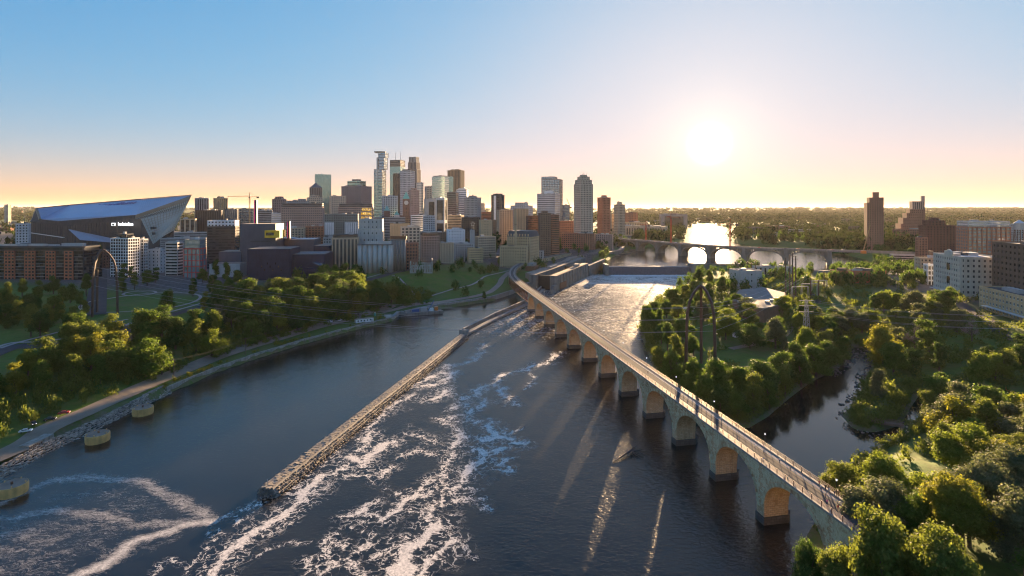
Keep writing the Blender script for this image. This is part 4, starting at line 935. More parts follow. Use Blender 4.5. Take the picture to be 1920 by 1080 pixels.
    def roof(s, x0, x1, y0, y1, z, wall, mt="roof_gravel", par=.9, units=3):
        m = MB(); m.box((x0 + x1) / 2, (y0 + y1) / 2, z - .28, x1 - x0 - .3, y1 - y0 - .3, .3); rf = m.build("roof", MATS[mt], s.o)
        W = MATS["wall_" + wall] if "wall_" + wall in MATS else MATS[wall]
        if par:
            m = MB(); t = .4; X, Y = x1 - x0 + .1, y1 - y0 + .1; cx, cy = (x0 + x1) / 2, (y0 + y1) / 2
            m.box(cx, y0 + t / 2 - .05, z - .25, X, t, par + .25); m.box(cx, y1 - t / 2 + .05, z - .25, X, t, par + .25); m.box(x0 + t / 2 - .05, cy, z - .25, t, Y - 2 * t, par + .22); m.box(x1 - t / 2 + .05, cy, z - .25, t, Y - 2 * t, par + .22)
            m.build("parapet", W, s.o)
        for i in range(units):
            sx, sy, sz = s.rnd.uniform(.06, .2) * (x1 - x0) + 1, s.rnd.uniform(.08, .22) * (y1 - y0) + 1, s.rnd.uniform(1.4, 3.4)
            m = MB(); m.box(s.rnd.uniform(x0 + sx, x1 - sx) if x1 - x0 > 2.2 * sx else (x0 + x1) / 2, s.rnd.uniform(y0 + sy, y1 - sy) if y1 - y0 > 2.2 * sy else (y0 + y1) / 2, z + .02, sx, sy, sz); m.build("roof_unit", s.rnd.choice(HVAC), s.o)
    def full(s, wall, glass="window_glass", style="punch", units=3, roofm="roof_gravel", par=.9, tiers=(), **k):
        w, d = s.w / 2, s.d / 2
        s.block(-w, w, -d, d, 0, s.h, wall, glass, style, **k); s.roof(-w, w, -d, d, s.h, wall, roofm, par, units); z = s.h
        for t in tiers:   # (fraction wide, fraction deep, height, offset x, offset y, wall, style)
            fw, fd, hh = t[0], t[1], t[2]; ox, oy = (t[3] * s.w, t[4] * s.d) if len(t) > 4 else (0, 0); wl = t[5] if len(t) > 5 and t[5] else wall; st = t[6] if len(t) > 6 else style
            kk = dict(k)
            if st == "blank" and (fw < .5): pass
            s.block(ox - w * fw, ox + w * fw, oy - d * fd, oy + d * fd, z + .02, z + hh, wl, glass, st, **{q: v for q, v in kk.items() if q not in ('indiv', 'frame')}, parts=("upper_wall", "upper_glazing")); s.roof(ox - w * fw, ox + w * fw, oy - d * fd, oy + d * fd, z + hh, wl, roofm, .5, 1 if fw > .4 else 0)
            z += hh if len(t) <= 7 else 0
        return s
WINM = {}
def window_mesh(frame, glass):
    if (frame, glass) not in WINM:
        m = MB(); t = .09
        m.quad((-.5 + t, 0, -.5 + t), (.5 - t, 0, -.5 + t), (.5 - t, 0, .5 - t), (-.5 + t, 0, .5 - t), 1)
        for x, z, sx, sz in ((-.5 + t / 2, 0, t, 1), (.5 - t / 2, 0, t, 1), (0, -.5 + t / 2, 1 - 2 * t, t), (0, .5 - t / 2, 1 - 2 * t, t), (0, 0, .05, 1 - 2 * t)): m.box(x, -.04, z - sz / 2, sx, .08, sz)
        WINM[(frame, glass)] = m.mesh("window", [MATS[frame], MATS[glass]])
    return WINM[(frame, glass)]
def fit(px0, px1, Y, ratio, yaw):
    """plan size and place of a box so that it spans px0..px1 when its centre stands at depth Y"""
    w = (px1 - px0) * Y / 1000; X = XA((px0 + px1) / 2, Y); c, q = math.cos(yaw), math.sin(yaw)
    for _ in range(12):
        ps = []
        for a in (-1, 1):
            for b in (-1, 1):
                x = X + a * w * .5 * c - b * w * ratio * .5 * q; y = Y + a * w * .5 * q + b * w * ratio * .5 * c; ps.append(960 + 1000 * x / y)
        w *= (px1 - px0) / (max(ps) - min(ps)); X += ((px0 + px1) / 2 - (max(ps) + min(ps)) / 2) * Y / 1000
    return X, w
def B(name, label, px0, px1, ytop, Y, wall="beige", glass="window_glass", style="punch", yaw=0, ratio=.8, zb=None, group=None, **k):
    a = math.radians(yaw); X, w = fit(px0, px1, Y, ratio, a)
    # a low sun from the right: taller things keep their real height from the skyline
    return Bld(name, label, X, Y, w, w * ratio, ZA(ytop, Y), a, group=group, zb=zb).full(wall, glass, style, **k)
YA = 28   # city grid turned to the river
BL = [
 # name, label, px0, px1, ytop, Y, wall, glass, style, options
 ("office_block", "grey concrete office block with square windows left of the stadium", 29, 58, 420, 900, "lightgrey", "window_glass", "punch", dict(fh=4.4, bw=4.4, yaw=YA)),
 ("apartment_tower", "lone pale tower on the far left skyline", 8, 21, 384, 2300, "beige", "window_glass", "punch", dict(fh=5, bw=6)),
 ("apartment_tower", "grey slab tower on the skyline just right of the stadium prow", 365, 393, 372, 1300, "grey", "window_glass", "vert", dict(fh=4, bw=5, yaw=20, ratio=.5)),
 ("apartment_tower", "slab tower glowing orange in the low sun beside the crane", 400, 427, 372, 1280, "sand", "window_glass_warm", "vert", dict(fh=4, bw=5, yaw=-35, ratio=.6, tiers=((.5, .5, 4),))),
 ("apartment_block", "dark charcoal flats below the grey skyline slab", 366, 418, 395, 1000, "charcoal", "tower_glass_dark", "vert", dict(bw=4, yaw=20, ratio=.5)),
 ("office_block", "tan office blocks with dark bays beside the stadium end", 337, 369, 411, 940, "tan", "window_glass", "vert", dict(bw=9, wf=.7, yaw=20, ratio=.6)),
 ("office_block", "blue glass office between the orange slab and the crane", 422, 447, 393, 1250, "slate", "tower_glass_blue", "vert", dict(bw=4, yaw=20)),
 ("office_block", "dark glass office block behind the crane mast", 447, 478, 392, 1230, "darkgrey", "tower_glass_blue", "punch", dict(wf=.8, hf=.6, yaw=20)),
 ("office_block", "grey office with long window strips right of the pink chimney", 480, 511, 395, 1100, "grey", "window_glass", "strip", dict(yaw=20, ratio=.6)),
 ("hotel_tower", "brown-grey hotel block on the skyline left of the wide mansard office", 510, 537, 374, 1220, "purplegrey", "window_glass", "punch", dict(yaw=YA, tiers=((.6, .6, 6),))),
 ("hotel_block", "stepped grey hotel roofs behind the wide mansard office", 536, 580, 377, 1300, "grey", "window_glass", "punch", dict(yaw=YA, tiers=((.35, .5, 5, .2, 0),))),
 ("office_block", "pale glass office tucked against the wide mansard office", 509, 530, 400, 1010, "lightgrey", "tower_glass_pale", "strip", dict(yaw=20)),
 ("wide_office", "very wide brown office with grey mansard roof behind the theatre", 527, 609, 389, 960, "rosy", "window_glass", "punch", dict(fh=4.2, bw=3.4, wf=.6, hf=.5, yaw=14, ratio=.5, tiers=((.96, .9, 7, 0, 0, "slate", "strip"),))),
 ("wide_office", "second brown office with grey mansard behind the flour sign", 634, 700, 389, 1040, "rosy", "window_glass", "punch", dict(fh=4.2, bw=3.4, wf=.6, hf=.5, yaw=14, ratio=.5, tiers=((.96, .9, 7, 0, 0, "slate", "strip"),))),
 ("low_office", "low tan stone block directly behind the theatre roof", 523, 573, 428, 800, "tan", "window_glass", "punch", dict(yaw=14, ratio=.5, units=5)),
 ("brick_block", "low dark red brick block behind the theatre", 572, 609, 425, 830, "brick", "window_glass", "punch", dict(yaw=14, ratio=.6)),
 ("apartment_block", "grey-green apartment block with white vertical window frames", 608, 673, 402, 800, "greygreen", "window_glass", "punch", dict(fh=3.4, bw=3.2, yaw=12, ratio=.5, units=2, roofm="roof_pale")),
 ("loft_building", "tan and dark loft building left of the pale silos", 622, 673, 446, 655, "tan", "tower_glass_dark", "vert", dict(bw=4.2, wf=.58, yaw=14, ratio=.7, tiers=((.9, .8, 4, 0, 0, "darkbrown", "strip"),))),
 ("apartment_block", "slim off-white apartment block between theatre and tan lofts", 606, 627, 446, 690, "concrete2", "window_glass", "punch", dict(yaw=14, bw=3, fh=3.3)),
 ("glass_tower", "teal glass tower with square top on the left of the skyline", 590, 621, 328, 1750, "tower_glass_teal", "tower_glass_teal", "strip", dict(fh=7, hf=.8, yaw=22, ratio=.7, rec=.2)),
 ("courthouse_block", "beige stepped stone block below the teal glass tower", 575, 605, 371, 1450, "beige", "window_glass", "punch", dict(yaw=YA, fh=5, bw=5, tiers=((.6, .6, 6),))),
 ("courthouse_block", "beige stone block right of the teal glass tower", 618, 649, 368, 1440, "beige", "window_glass", "punch", dict(yaw=YA, fh=5, bw=5)),
 ("prison_slab", "broad purple-grey slab tower with few windows", 640, 697, 350, 1500, "purplegrey", "window_glass", "punch", dict(fh=6, bw=8, wf=.3, hf=.25, yaw=-22, ratio=.7, tiers=((.62, .6, 15, 0, 0, "tower_glass_teal", "strip"), (.3, .3, 5)))),
 ("slab_tower", "dark brown slab tower in front of the tall glass pair", 737, 751, 326, 1700, "darkbrown", "tower_glass_dark", "vert", dict(bw=5, yaw=YA)),
 ("grid_tower", "tall white-gridded tower in the middle of the skyline", 750, 778, 321, 1480, "lightgrey", "window_glass", "punch", dict(fh=5, bw=4, wf=.62, hf=.5, yaw=-20, ratio=.8, tiers=((.7, .7, 4, 0, 0, "darkgrey", "blank"),))),
 ("grid_block", "white-gridded office slab right of the flour sign", 716, 746, 368, 1200, "lightgrey", "window_glass", "punch", dict(fh=4.4, bw=4, wf=.62, hf=.55, yaw=14, ratio=.5)),
 ("apartment_tower", "beige-brown tower just right of the green-capped clock tower", 766, 786, 357, 1380, "rosy", "window_glass", "punch", dict(fh=4.5, bw=4, wf=.4, hf=.4, yaw=YA, tiers=((.6, .6, 5),))),
 ("office_tower", "pale slab with gold reflections behind the beige-brown tower", 781, 794, 343, 1620, "concrete2", "tower_glass_pale", "strip", dict(fh=5, yaw=-20)),
 ("office_tower", "grey tower with notched top between two taller glass towers", 796, 812, 350, 1700, "grey", "tower_glass_dark", "punch", dict(fh=6, bw=6, yaw=YA)),
 ("glass_tower", "blue-green striped glass tower right of centre skyline", 810, 842, 332, 1600, "tower_glass_pale", "tower_glass_teal", "strip", dict(fh=5.5, hf=.62, yaw=-20, ratio=.7, tiers=((.85, .85, 3, 0, 0, "slate", "blank"),))),
 ("glass_tower", "narrow bright teal glass tower beside the striped glass tower", 835, 850, 332, 1680, "tower_glass_teal", "tower_glass_teal", "vert", dict(bw=6, yaw=20)),
 ("slab_tower", "tall dark brown tower with vertical ribs, right end of the skyline cluster", 839, 871, 320, 2100, "brown", "tower_glass_dark", "vert", dict(bw=6, wf=.5, yaw=-18, ratio=.7, tiers=((.6, .6, 4),))),
 ("framed_block", "white framed cube with dark glass front, downtown foreground", 817, 839, 372, 1130, "lightgrey", "tower_glass_dark", "punch", dict(fh=60, bw=30, wf=.86, hf=.86, yaw=-14, ratio=.9)),
 ("office_block", "beige block with one big dark glass panel beside the white cube", 795, 822, 374, 1170, "concrete2", "tower_glass_dark", "punch", dict(fh=40, bw=26, wf=.6, hf=.8, yaw=14, ratio=.6)),
 ("office_block", "pale gridded low office in front of the beige block", 793, 816, 405, 1020, "lightgrey", "window_glass", "punch", dict(fh=4, bw=4, wf=.6, yaw=14)),
 ("office_block", "dark striped office right of the white cube", 838, 860, 361, 1400, "slate", "window_glass", "strip", dict(fh=5, yaw=-14)),
 ("glass_block", "white and glass mid-rise tower catching the sky", 856, 880, 356, 1450, "white", "tower_glass_pale", "strip", dict(fh=5, yaw=-14, tiers=((.7, .7, 4),))),
 ("office_block", "grey gridded office mid-rise right of the skyline cluster", 870, 902, 371, 1160, "grey", "window_glass", "punch", dict(fh=3.8, bw=3.2, wf=.5, yaw=-20, ratio=.7, tiers=((.5, .5, 4),))),
 ("apartment_block", "small beige tower behind the grey gridded office", 899, 909, 382, 1500, "beige", "window_glass", "punch", dict(yaw=YA)),
 ("slab_tower", "dark tower with one white vertical stripe standing alone", 921, 946, 366, 1250, "darkgrey", "window_glass_warm", "punch", dict(fh=3.8, bw=3.4, wf=.6, hf=.5, yaw=-20, ratio=.6, tiers=((.7, .7, 3),))),
 ("apartment_block", "tan slab flats in front of the lone dark tower", 931, 962, 394, 1100, "tan", "window_glass", "punch", dict(fh=4, bw=4, yaw=YA, ratio=.4)),
 ("hospital_block", "white stepped block with flat penthouse left of the white office", 957, 999, 386, 1180, "lightgrey", "window_glass", "punch", dict(fh=4, bw=5, yaw=-20, tiers=((.6, .6, 7),))),
 ("apartment_block", "beige slab flats standing before the white stepped block", 963, 991, 392, 1060, "sand", "window_glass", "punch", dict(fh=4, bw=3.6, wf=.4, yaw=YA, ratio=.4)),
 ("glass_tower", "tall blue-grey glass tower behind the white office", 1015, 1055, 337, 1560, "slate", "tower_glass_blue", "punch", dict(fh=5, bw=5, wf=.82, hf=.75, yaw=-20, ratio=.7, tiers=((.75, .75, 8, -.15, 0),))),
 ("office_tower", "white office tower with narrow window strips", 1007, 1050, 364, 1340, "lightgrey", "window_glass", "strip", dict(fh=4.6, hf=.34, yaw=-24, ratio=.8, tiers=((.42, .42, 8, 0, 0, "white", "blank"),))),
 ("apartment_slab", "dark red balcony flats left of the chimney, right wing", 986, 1012, 405, 960, "maroon", "window_glass", "strip", dict(fh=3.2, hf=.5, yaw=14, ratio=.6)),
 ("apartment_slab", "brown balcony flats with a pale stair strip, middle wing", 1009, 1033, 400, 930, "brown", "window_glass", "punch", dict(fh=3.2, bw=3.4, yaw=14, ratio=.7, tiers=((.5, .5, 4),))),
 ("apartment_slab", "tan-brown balcony flats, right wing behind the stone mill", 1031, 1049, 403, 945, "brick", "window_glass", "strip", dict(fh=3.2, hf=.45, yaw=14, ratio=.8)),
 ("office_block", "small glass block by the thin crane", 1055, 1068, 385, 1300, "slate", "tower_glass_blue", "strip", dict(yaw=20)),
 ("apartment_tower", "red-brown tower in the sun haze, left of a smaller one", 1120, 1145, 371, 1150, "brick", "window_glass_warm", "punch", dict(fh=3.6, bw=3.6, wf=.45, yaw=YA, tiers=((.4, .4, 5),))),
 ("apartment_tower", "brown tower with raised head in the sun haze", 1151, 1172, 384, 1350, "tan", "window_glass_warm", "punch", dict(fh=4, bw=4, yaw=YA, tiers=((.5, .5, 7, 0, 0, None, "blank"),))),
 ("warehouse_block", "hazy brick block right of the two brown towers", 1172, 1196, 399, 1600, "brick", "window_glass", "punch", dict(fh=6, bw=6, yaw=YA)),
 ("apartment_block", "low hazy flats between the two brown towers", 1143, 1154, 402, 1380, "tan", "window_glass", "punch", dict(yaw=YA)),
 ("post_office", "very long tan stone hall with tall piers along the river", 1150, 1252, 424, 1480, "tan", "window_glass_warm", "vert", dict(bw=7, wf=.45, base=4, top=5, yaw=-24, ratio=.35, units=7)),
 ("post_office_annex", "raised tan attic block behind the long stone hall", 1162, 1215, 417, 1560, "sand", "window_glass", "vert", dict(bw=7, wf=.35, yaw=-24, ratio=.3, top=3)),
 ("reserve_bank", "brown block with one huge dark recessed window bay", 1236, 1289, 402, 2200, "rosy", "tower_glass_dark", "punch", dict(fh=60, bw=100, wf=.8, hf=.75, yaw=-8, ratio=.5, tiers=((.3, .3, 4),))),
 ("loft_building", "tall tan loft with big gridded windows right of the silos", 751, 788, 426, 720, "beige", "window_glass", "punch", dict(fh=4.2, bw=4.6, wf=.62, hf=.55, yaw=14, ratio=.7)),
 ("loft_building", "blank tan gable block behind the gridded tan loft", 731, 768, 420, 770, "sand", "window_glass", "punch", dict(fh=8, bw=12, wf=.12, hf=.15, yaw=14, ratio=.6)),
 ("loft_building", "reddish loft building with pale upper trim", 788, 824, 443, 745, "rosy", "window_glass_warm", "punch", dict(fh=3.6, bw=3.6, yaw=14, ratio=.7, tiers=((.8, .8, 4, 0, 0, "brown", "punch"),))),
 ("loft_building", "tan apartment block with dark balcony slot facing the grassy slope", 823, 851, 456, 750, "tan", "window_glass", "punch", dict(fh=3.4, bw=4, wf=.4, yaw=14, ratio=.8)),
 ("loft_building", "grey-tan apartment block with rows of balconies facing the slope", 850, 888, 457, 790, "concrete2", "window_glass", "punch", dict(fh=3.4, bw=3.6, wf=.6, yaw=14, ratio=.7)),
 ("low_mill_building", "small sunlit stone block in front of the long mill", 876, 906, 466, 770, "sand", "window_glass", "punch", dict(fh=3.6, bw=3.2, wf=.45, yaw=14, ratio=.7)),
 ("mill_building", "long pale stone mill with tall window rows, mid distance", 889, 930, 444, 830, "tan", "window_glass", "punch", dict(fh=3.8, bw=3.2, wf=.5, hf=.6, yaw=24, ratio=.6, units=4)),
 ("apartment_block", "bright white block among the brown roofs", 837, 872, 431, 880, "white", "window_glass", "punch", dict(fh=4.5, bw=5, wf=.3, hf=.35, yaw=14, ratio=.7, tiers=((.4, .5, 3),))),
 ("low_warehouse", "long low brown shed roof behind the loft buildings", 784, 839, 436, 900, "brown", "window_glass", "punch", dict(yaw=10, ratio=.5, units=6, roofm="roof_tan")),
 ("warehouse_block", "dark brown warehouse with black corner left of the tan stone block", 865, 901, 408, 1010, "darkbrown", "window_glass_warm", "punch", dict(yaw=14, ratio=.6)),
 ("stone_warehouse", "tan stone warehouse with small windows, centre mid distance", 898, 923, 413, 960, "sand", "window_glass", "punch", dict(fh=4.5, bw=5, wf=.25, hf=.35, yaw=14, ratio=.8)),
 ("elevator_shaft", "slim grey concrete shaft rising among the mills", 881, 890, 432, 820, "concrete2", "window_glass", "punch", dict(fh=7, bw=7, wf=.2, hf=.2, yaw=14)),
 ("mill_annex", "low tan annex at the foot of the mansard mill", 937, 990, 462, 790, "sand", "window_glass", "punch", dict(fh=4.5, bw=3.6, wf=.45, hf=.5, yaw=-10, ratio=.35, units=1)),
 ("grey_shed", "low grey roofed hall by the road beside the mansard mill", 973, 1020, 471, 870, "concrete2", "window_glass", "punch", dict(yaw=-10, ratio=.4, units=0)),
 ("brick_terrace", "low purple-red brick terrace by the riverside trees", 1052, 1118, 438, 1000, "brick", "window_glass", "punch", dict(yaw=-20, ratio=.3, units=4)),
 ("brick_terrace", "low rosy terrace left of the long stone hall", 1116, 1150, 440, 1040, "rosy", "window_glass", "punch", dict(yaw=-20, ratio=.4)),
 ("office_block", "low brown offices at the foot of the white office tower", 1048, 1080, 415, 1150, "brick", "window_glass", "punch", dict(yaw=-20)),
 ("warehouse_block", "low red brick block left of the lone dark tower", 901, 922, 398, 1400, "redbrick", "window_glass", "strip", dict(yaw=14)),
 ("parking_ramp", "long grey parking ramp below the gridded office slab", 700, 760, 408, 1100, "grey", "window_glass", "strip", dict(yaw=14, ratio=.4, fh=3.2, hf=.4)),
 ("office_block", "pale low block behind the reddish loft", 770, 800, 404, 1060, "white", "window_glass", "strip", dict(yaw=14)),
 ("office_block", "brown low block under the clock tower", 745, 800, 412, 1150, "brown", "window_glass", "punch", dict(yaw=14, ratio=.5)),
 ("office_block", "tan block behind the white cube", 838, 872, 404, 1250, "tan", "window_glass", "strip", dict(yaw=-14)),
 ("stadium_office", "charcoal office block with white top storey left of the theatre", 388, 449, 425, 690, "charcoal", "window_glass", "strip", dict(fh=3.5, hf=.45, yaw=10, ratio=.5, tiers=((.98, .96, 8, 0, 0, "white", "punch"),), roofm="roof_pale")),
 ("parking_ramp", "low grey parking ramp between the stadium and the charcoal block", 300, 392, 447, 820, "grey", "window_glass", "strip", dict(yaw=10, ratio=.4, fh=3.2, hf=.45)),
 ("office_block", "low pale rooftops in front of the stadium prow", 326, 395, 436, 880, "concrete2", "window_glass", "strip", dict(yaw=10, ratio=.3)),
 # near left row
 ("glass_apartments", "white-framed glass apartment block left of the small grey block", 207, 262, 447, 605, "white", "window_glass", "punch", dict(fh=3.4, bw=3.4, wf=.8, hf=.74, yaw=-8, ratio=.7, tiers=((.55, .6, 5, 0, 0, "darkgrey", "strip"),), units=4)),
 ("glass_apartments", "lower wing of the white-framed glass apartments", 258, 278, 449, 625, "lightgrey", "window_glass", "punch", dict(fh=3.4, bw=3.4, wf=.7, hf=.7, yaw=-8, ratio=.8)),
 ("grey_block", "small plain grey block with square windows between two apartment blocks", 276, 312, 468, 640, "lightgrey", "window_glass", "punch", dict(fh=4, bw=4.6, wf=.4, hf=.42, yaw=-4, ratio=.7, roofm="roof_pale")),
 ("loft_apartments", "pale grey loft apartments beside the red-framed block", 310, 344, 455, 615, "concrete2", "window_glass", "strip", dict(fh=3.4, hf=.5, yaw=-4, ratio=.7)),
 ("red_apartments", "apartment block with bold red grid and grey upper floors", 344, 387, 466, 600, "red", "tower_glass_pale", "punch", dict(fh=6.6, bw=5.4, wf=.84, hf=.86, yaw=-4, ratio=.6, tiers=((.94, .9, 10, 0, 0, "greygreen", "strip"),), roofm="roof_pale")),
 ("brick_block", "small dark brick building behind the arched tower", 183, 209, 472, 680, "maroon", "window_glass", "punch", dict(yaw=-4, ratio=.8)),
 # right side
 ("power_house", "long low red brick powerhouse with flat roof beside the substation", 1556, 1662, 508, 590, "redbrick", "window_glass", "punch", dict(fh=14, bw=9, wf=.25, hf=.5, yaw=-4, ratio=.2, units=5)),
 ("brick_warehouse", "tan brick warehouse with roof tank behind the riverside trees", 1714, 1776, 484, 640, "tan", "window_glass", "punch", dict(fh=4, bw=4, wf=.5, yaw=-16, ratio=.6, units=3)),
 ("white_studio", "small white modern block with deep window frames below the brick warehouse", 1731, 1775, 497, 560, "white", "window_glass", "punch", dict(fh=5.2, bw=3.6, wf=.72, hf=.7, yaw=-16, ratio=.6, roofm="roof_pale")),
 ("stepped_brick_flats", "dark red stepped brick flats left of the glass-balcony apartments", 1722, 1792, 423, 760, "maroon", "window_glass", "punch", dict(fh=3.4, bw=4, wf=.5, yaw=-12, ratio=.6, tiers=((.6, .7, 7, -.1, 0), (.25, .4, 4, -.1, 0)))),
 ("stepped_brick_flats", "lower red-brown wing of the stepped brick flats", 1716, 1740, 446, 720, "brick", "window_glass", "punch", dict(fh=3.4, bw=4, yaw=-12)),
 ("balcony_apartments", "brick apartments with white glass balconies and glazed top floors", 1792, 1896, 426, 590, "brick", "tower_glass_pale", "punch", dict(fh=3.5, bw=4.4, wf=.72, hf=.62, yaw=-10, ratio=.5, tiers=((.97, .92, 6.4, 0, 0, "lightgrey", "strip"),), roofm="roof_pale", units=6)),
 ("tower_podium", "brick podium at the foot of the stepped twin towers", 1673, 1736, 430, 1120, "brick", "window_glass", "punch", dict(yaw=-10, ratio=.5)),
 ("far_warehouse", "pale warehouse seen past the water tower", 1888, 1925, 421, 900, "concrete2", "window_glass", "punch", dict(yaw=-10)),
 ("riverside_shed", "low brown shed with pale roof amid the trees beyond the road bridge", 1435, 1482, 424, 1700, "brick", "window_glass", "strip", dict(ratio=.4, yaw=-10)),
 ("riverside_shed", "grey long shed amid the trees right of the road bridge", 1478, 1530, 431, 1500, "grey", "window_glass", "strip", dict(ratio=.3, yaw=-10)),
 ("far_warehouse", "long white warehouse far off near the horizon", 1515, 1537, 403, 4200, "white", "window_glass", "strip", dict(ratio=.4)),
 ("parking_deck", "low concrete parking deck with white cars left of the brick warehouse", 1668, 1718, 478, 760, "concrete2", "window_glass", "strip", dict(fh=3.2, ratio=.5, yaw=-16, units=0)),
]
for n_, lb, a, b, yt, Y, wl, gl_, st, kw in BL: B(n_, lb, a, b, yt, Y, wl, gl_, st, **kw)

# --- brick and black glass loft block on the far left
bl = Bld("brick_lofts", "long red brick and black glass apartment block, far left by the park", XA(52, 590), 590, 150, 26, ZA(470, 577), math.radians(-3))
w, d = 75, 13; x = -w; i = 0
pat = [("navy", 10), ("redbrick", 12), ("navy", 11), ("redbrick", 13), ("navy", 15), ("redbrick", 12), ("navy", 11), ("redbrick", 12), ("navy", 12), ("redbrick", 11), ("navy", 10), ("redbrick", 10), ("navy", 11)]
for nm, ln in pat:
    x1 = min(x + ln, w); brick = nm == "redbrick"
    bl.block(x, x1, -d + (0 if brick else 1.2), d, 0, bl.h, "redbrick" if brick else "charcoal", "window_glass", "punch" if brick else "strip", fh=3.6, bw=4.0, wf=.68, hf=.52 if brick else .78, parts=("wall_bay", "glazing"), indiv=((0,) if brick else False), frame="dark_metal")
    if not brick:
        for f_ in range(1, int(bl.h / 3.6)): m = MB(); m.box((x + x1) / 2, -d + .5, f_ * 3.6, (x1 - x) * .8, 1.6, .22); bo = m.build("balcony", MATS["wall_grey"], bl.o)
    x = x1
    if x >= w: break
bl.block(-w + 1, w - 1, -d + 1.5, d - 1.5, bl.h, bl.h + 4, "charcoal", "tower_glass_dark", "strip", parts=("attic_wall", "attic_glazing")); bl.roof(-w + 1, w - 1, -d + 1.5, d - 1.5, bl.h + 4, "charcoal", "roof_tan", .8, 12)
m = MB(); m.box(-62, 0, bl.h + 4, 14, 12, 6); m.build("stair_tower", MATS["wall_redbrick"], bl.o)
# white window frames of the grey-green block, white stripe of the lone tower
def frames_on(px0, px1, y0, y1, Y, n, w_, label, name="window_frame_bay"): pass

# --- stadium: faceted dark metal bowl with a soaring glazed prow
def at3(px, py, Y): return (XA(px, Y), Y, ZA(py, Y))
mat("stadium_zinc", (.075, .072, .075), .55, .12, .05, metal=.2, stain=.1); mat("stadium_roof", (.24, .32, .48), .35, .08, .03, spec=.6, stain=.05); mat("stadium_prow", (.40, .36, .31), .4, .12, .04, metal=.3, stain=.1); mat("stadium_edge", (.30, .23, .17), .5, .1, .1)
st = thing("stadium", "huge faceted dark metal stadium with pale blue roof and pointed prow", "stadium", (XA(200, 1000), 1000, 20)); SI = Matrix.Translation((-XA(200, 1000), -1000, -20))
def spart(m, n, mt): o = m.build(n, MATS[mt], st); o.matrix_parent_inverse = SI; return o
tip = at3(359, 366.5, 960); rl = at3(68, 391, 1010); ridge_b = at3(70, 388, 1120); r2 = at3(110, 414.5, 985); r3 = at3(254, 403, 940)
m = MB(); m.poly([rl, at3(75, 411, 1000), r2, r3, tip, at3(265, 374, 1050), at3(130, 385, 1090)]); spart(m, "roof", "stadium_roof")
m = MB(); m.poly([rl, at3(130, 385, 1090), at3(265, 374, 1050), tip, at3(330, 372, 1150), at3(200, 383, 1230), at3(70, 391, 1200)]); spart(m, "rear_roof", "stadium_zinc")
G0 = 14.0
def gnd(q): return (q[0], q[1], G0)
# dark walls below the roof
wl_pts = [at3(58, 416, 1005), at3(122, 424.5, 982), at3(253, 410, 941), at3(264, 411, 938)]
m = MB(); b_ = [gnd(q) for q in wl_pts]
for q0, q1, c0, c1 in zip(wl_pts[:-1], wl_pts[1:], b_[:-1], b_[1:]): m.quad(c0, c1, q1, q0)
spart(m, "metal_wall", "stadium_zinc")
m = MB(); m.quad(at3(75, 411.2, 1000), wl_pts[0], wl_pts[1], (r2[0], r2[1], r2[2] - .1)); m.quad((r2[0], r2[1], r2[2] - .1), wl_pts[1], wl_pts[2], (r3[0], r3[1], r3[2] - .1)); spart(m, "clerestory_band", "roof_dark")
m = MB(); m.poly([gnd(wl_pts[0]), wl_pts[0], at3(75, 411.2, 1000), rl, ridge_b, at3(60, 425, 1150), gnd(at3(60, 425, 1150))]); m.poly([rl, at3(58, 416, 1005), at3(63, 400, 1080), ridge_b]); spart(m, "end_wall", "stadium_zinc")
m = MB(); m.beam(rl, at3(75, 411, 999), 3.2); m.beam(at3(58, 416, 1004), at3(66, 401, 1040), 2.2); spart(m, "end_rib", "stadium_edge")
m = MB(); m.beam(at3(57, 436.5, 1003), at3(120, 445.5, 980), 2.2, 1.2); spart(m, "light_band", "white_paint")
m = MB(); m.poly([at3(128, 430, 975), at3(150, 450, 965), at3(207, 454.5, 952), at3(207, 446.5, 952)]); m.poly([at3(128, 430, 975), at3(207, 446.5, 952), at3(195, 443, 965), at3(140, 430, 990)]); spart(m, "entrance_canopy", "stadium_roof")
# prow: eaves face, main glass face, return face
pe = at3(264, 410.5, 938); pb = at3(287, 458, 925); tk = at3(349, 388, 955)
m = MB(); m.poly([r3, at3(253, 410, 940.5), at3(352, 377, 957), tip]); spart(m, "prow_soffit", "stadium_edge")
m = MB(); m.poly([at3(253, 410, 940.5), pe, tk, at3(352, 377, 957)]); spart(m, "prow_fascia", "stadium_prow")
m = MB(); m.poly([pe, pb, at3(308, 442, 928), at3(326, 432, 940), tk]); spart(m, "prow_glass", "stadium_prow")
m = MB(); m.poly([tk, at3(326, 432, 940), at3(314, 436, 990), at3(334, 410, 1010), tip]); m.poly([tip, at3(334, 410, 1010), at3(320, 436, 1080), at3(330, 372, 1150)]); spart(m, "prow_return", "stadium_edge")
m = MB(); m.poly([wl_pts[3], gnd(wl_pts[3]), gnd(pb), pb]); m.poly([pb, gnd(pb), gnd(at3(326, 432, 940)), at3(326, 432, 940), at3(308, 442, 928)]); spart(m, "prow_base", "roof_dark")
m = MB()
for k_ in range(1, 24):
    t = k_ / 24; a = Vector(r3).lerp(Vector(tip), t); m.beam(a + Vector((0, 0, .6)), Vector(at3(265, 374, 1050)).lerp(Vector(tip), t) + Vector((0, 0, .6)), .35)
spart(m, "roof_seams", "stadium_roof")
def seams(c4, nu, nv, w_, name, mt, lift):
    """raised seams along a four-cornered facet"""
    a, b, c, d = [Vector(q) for q in c4]; n = (b - a).cross(d - a).normalized(); n = n if n.y < 0 else -n; m = MB()
    for i in range(1, nu): t = i / nu; m.beam(a.lerp(b, t) + n * lift, d.lerp(c, t) + n * lift, w_)
    for i in range(1, nv): t = i / nv; m.beam(a.lerp(d, t) + n * lift, b.lerp(c, t) + n * lift, w_)
    spart(m, name, mt)
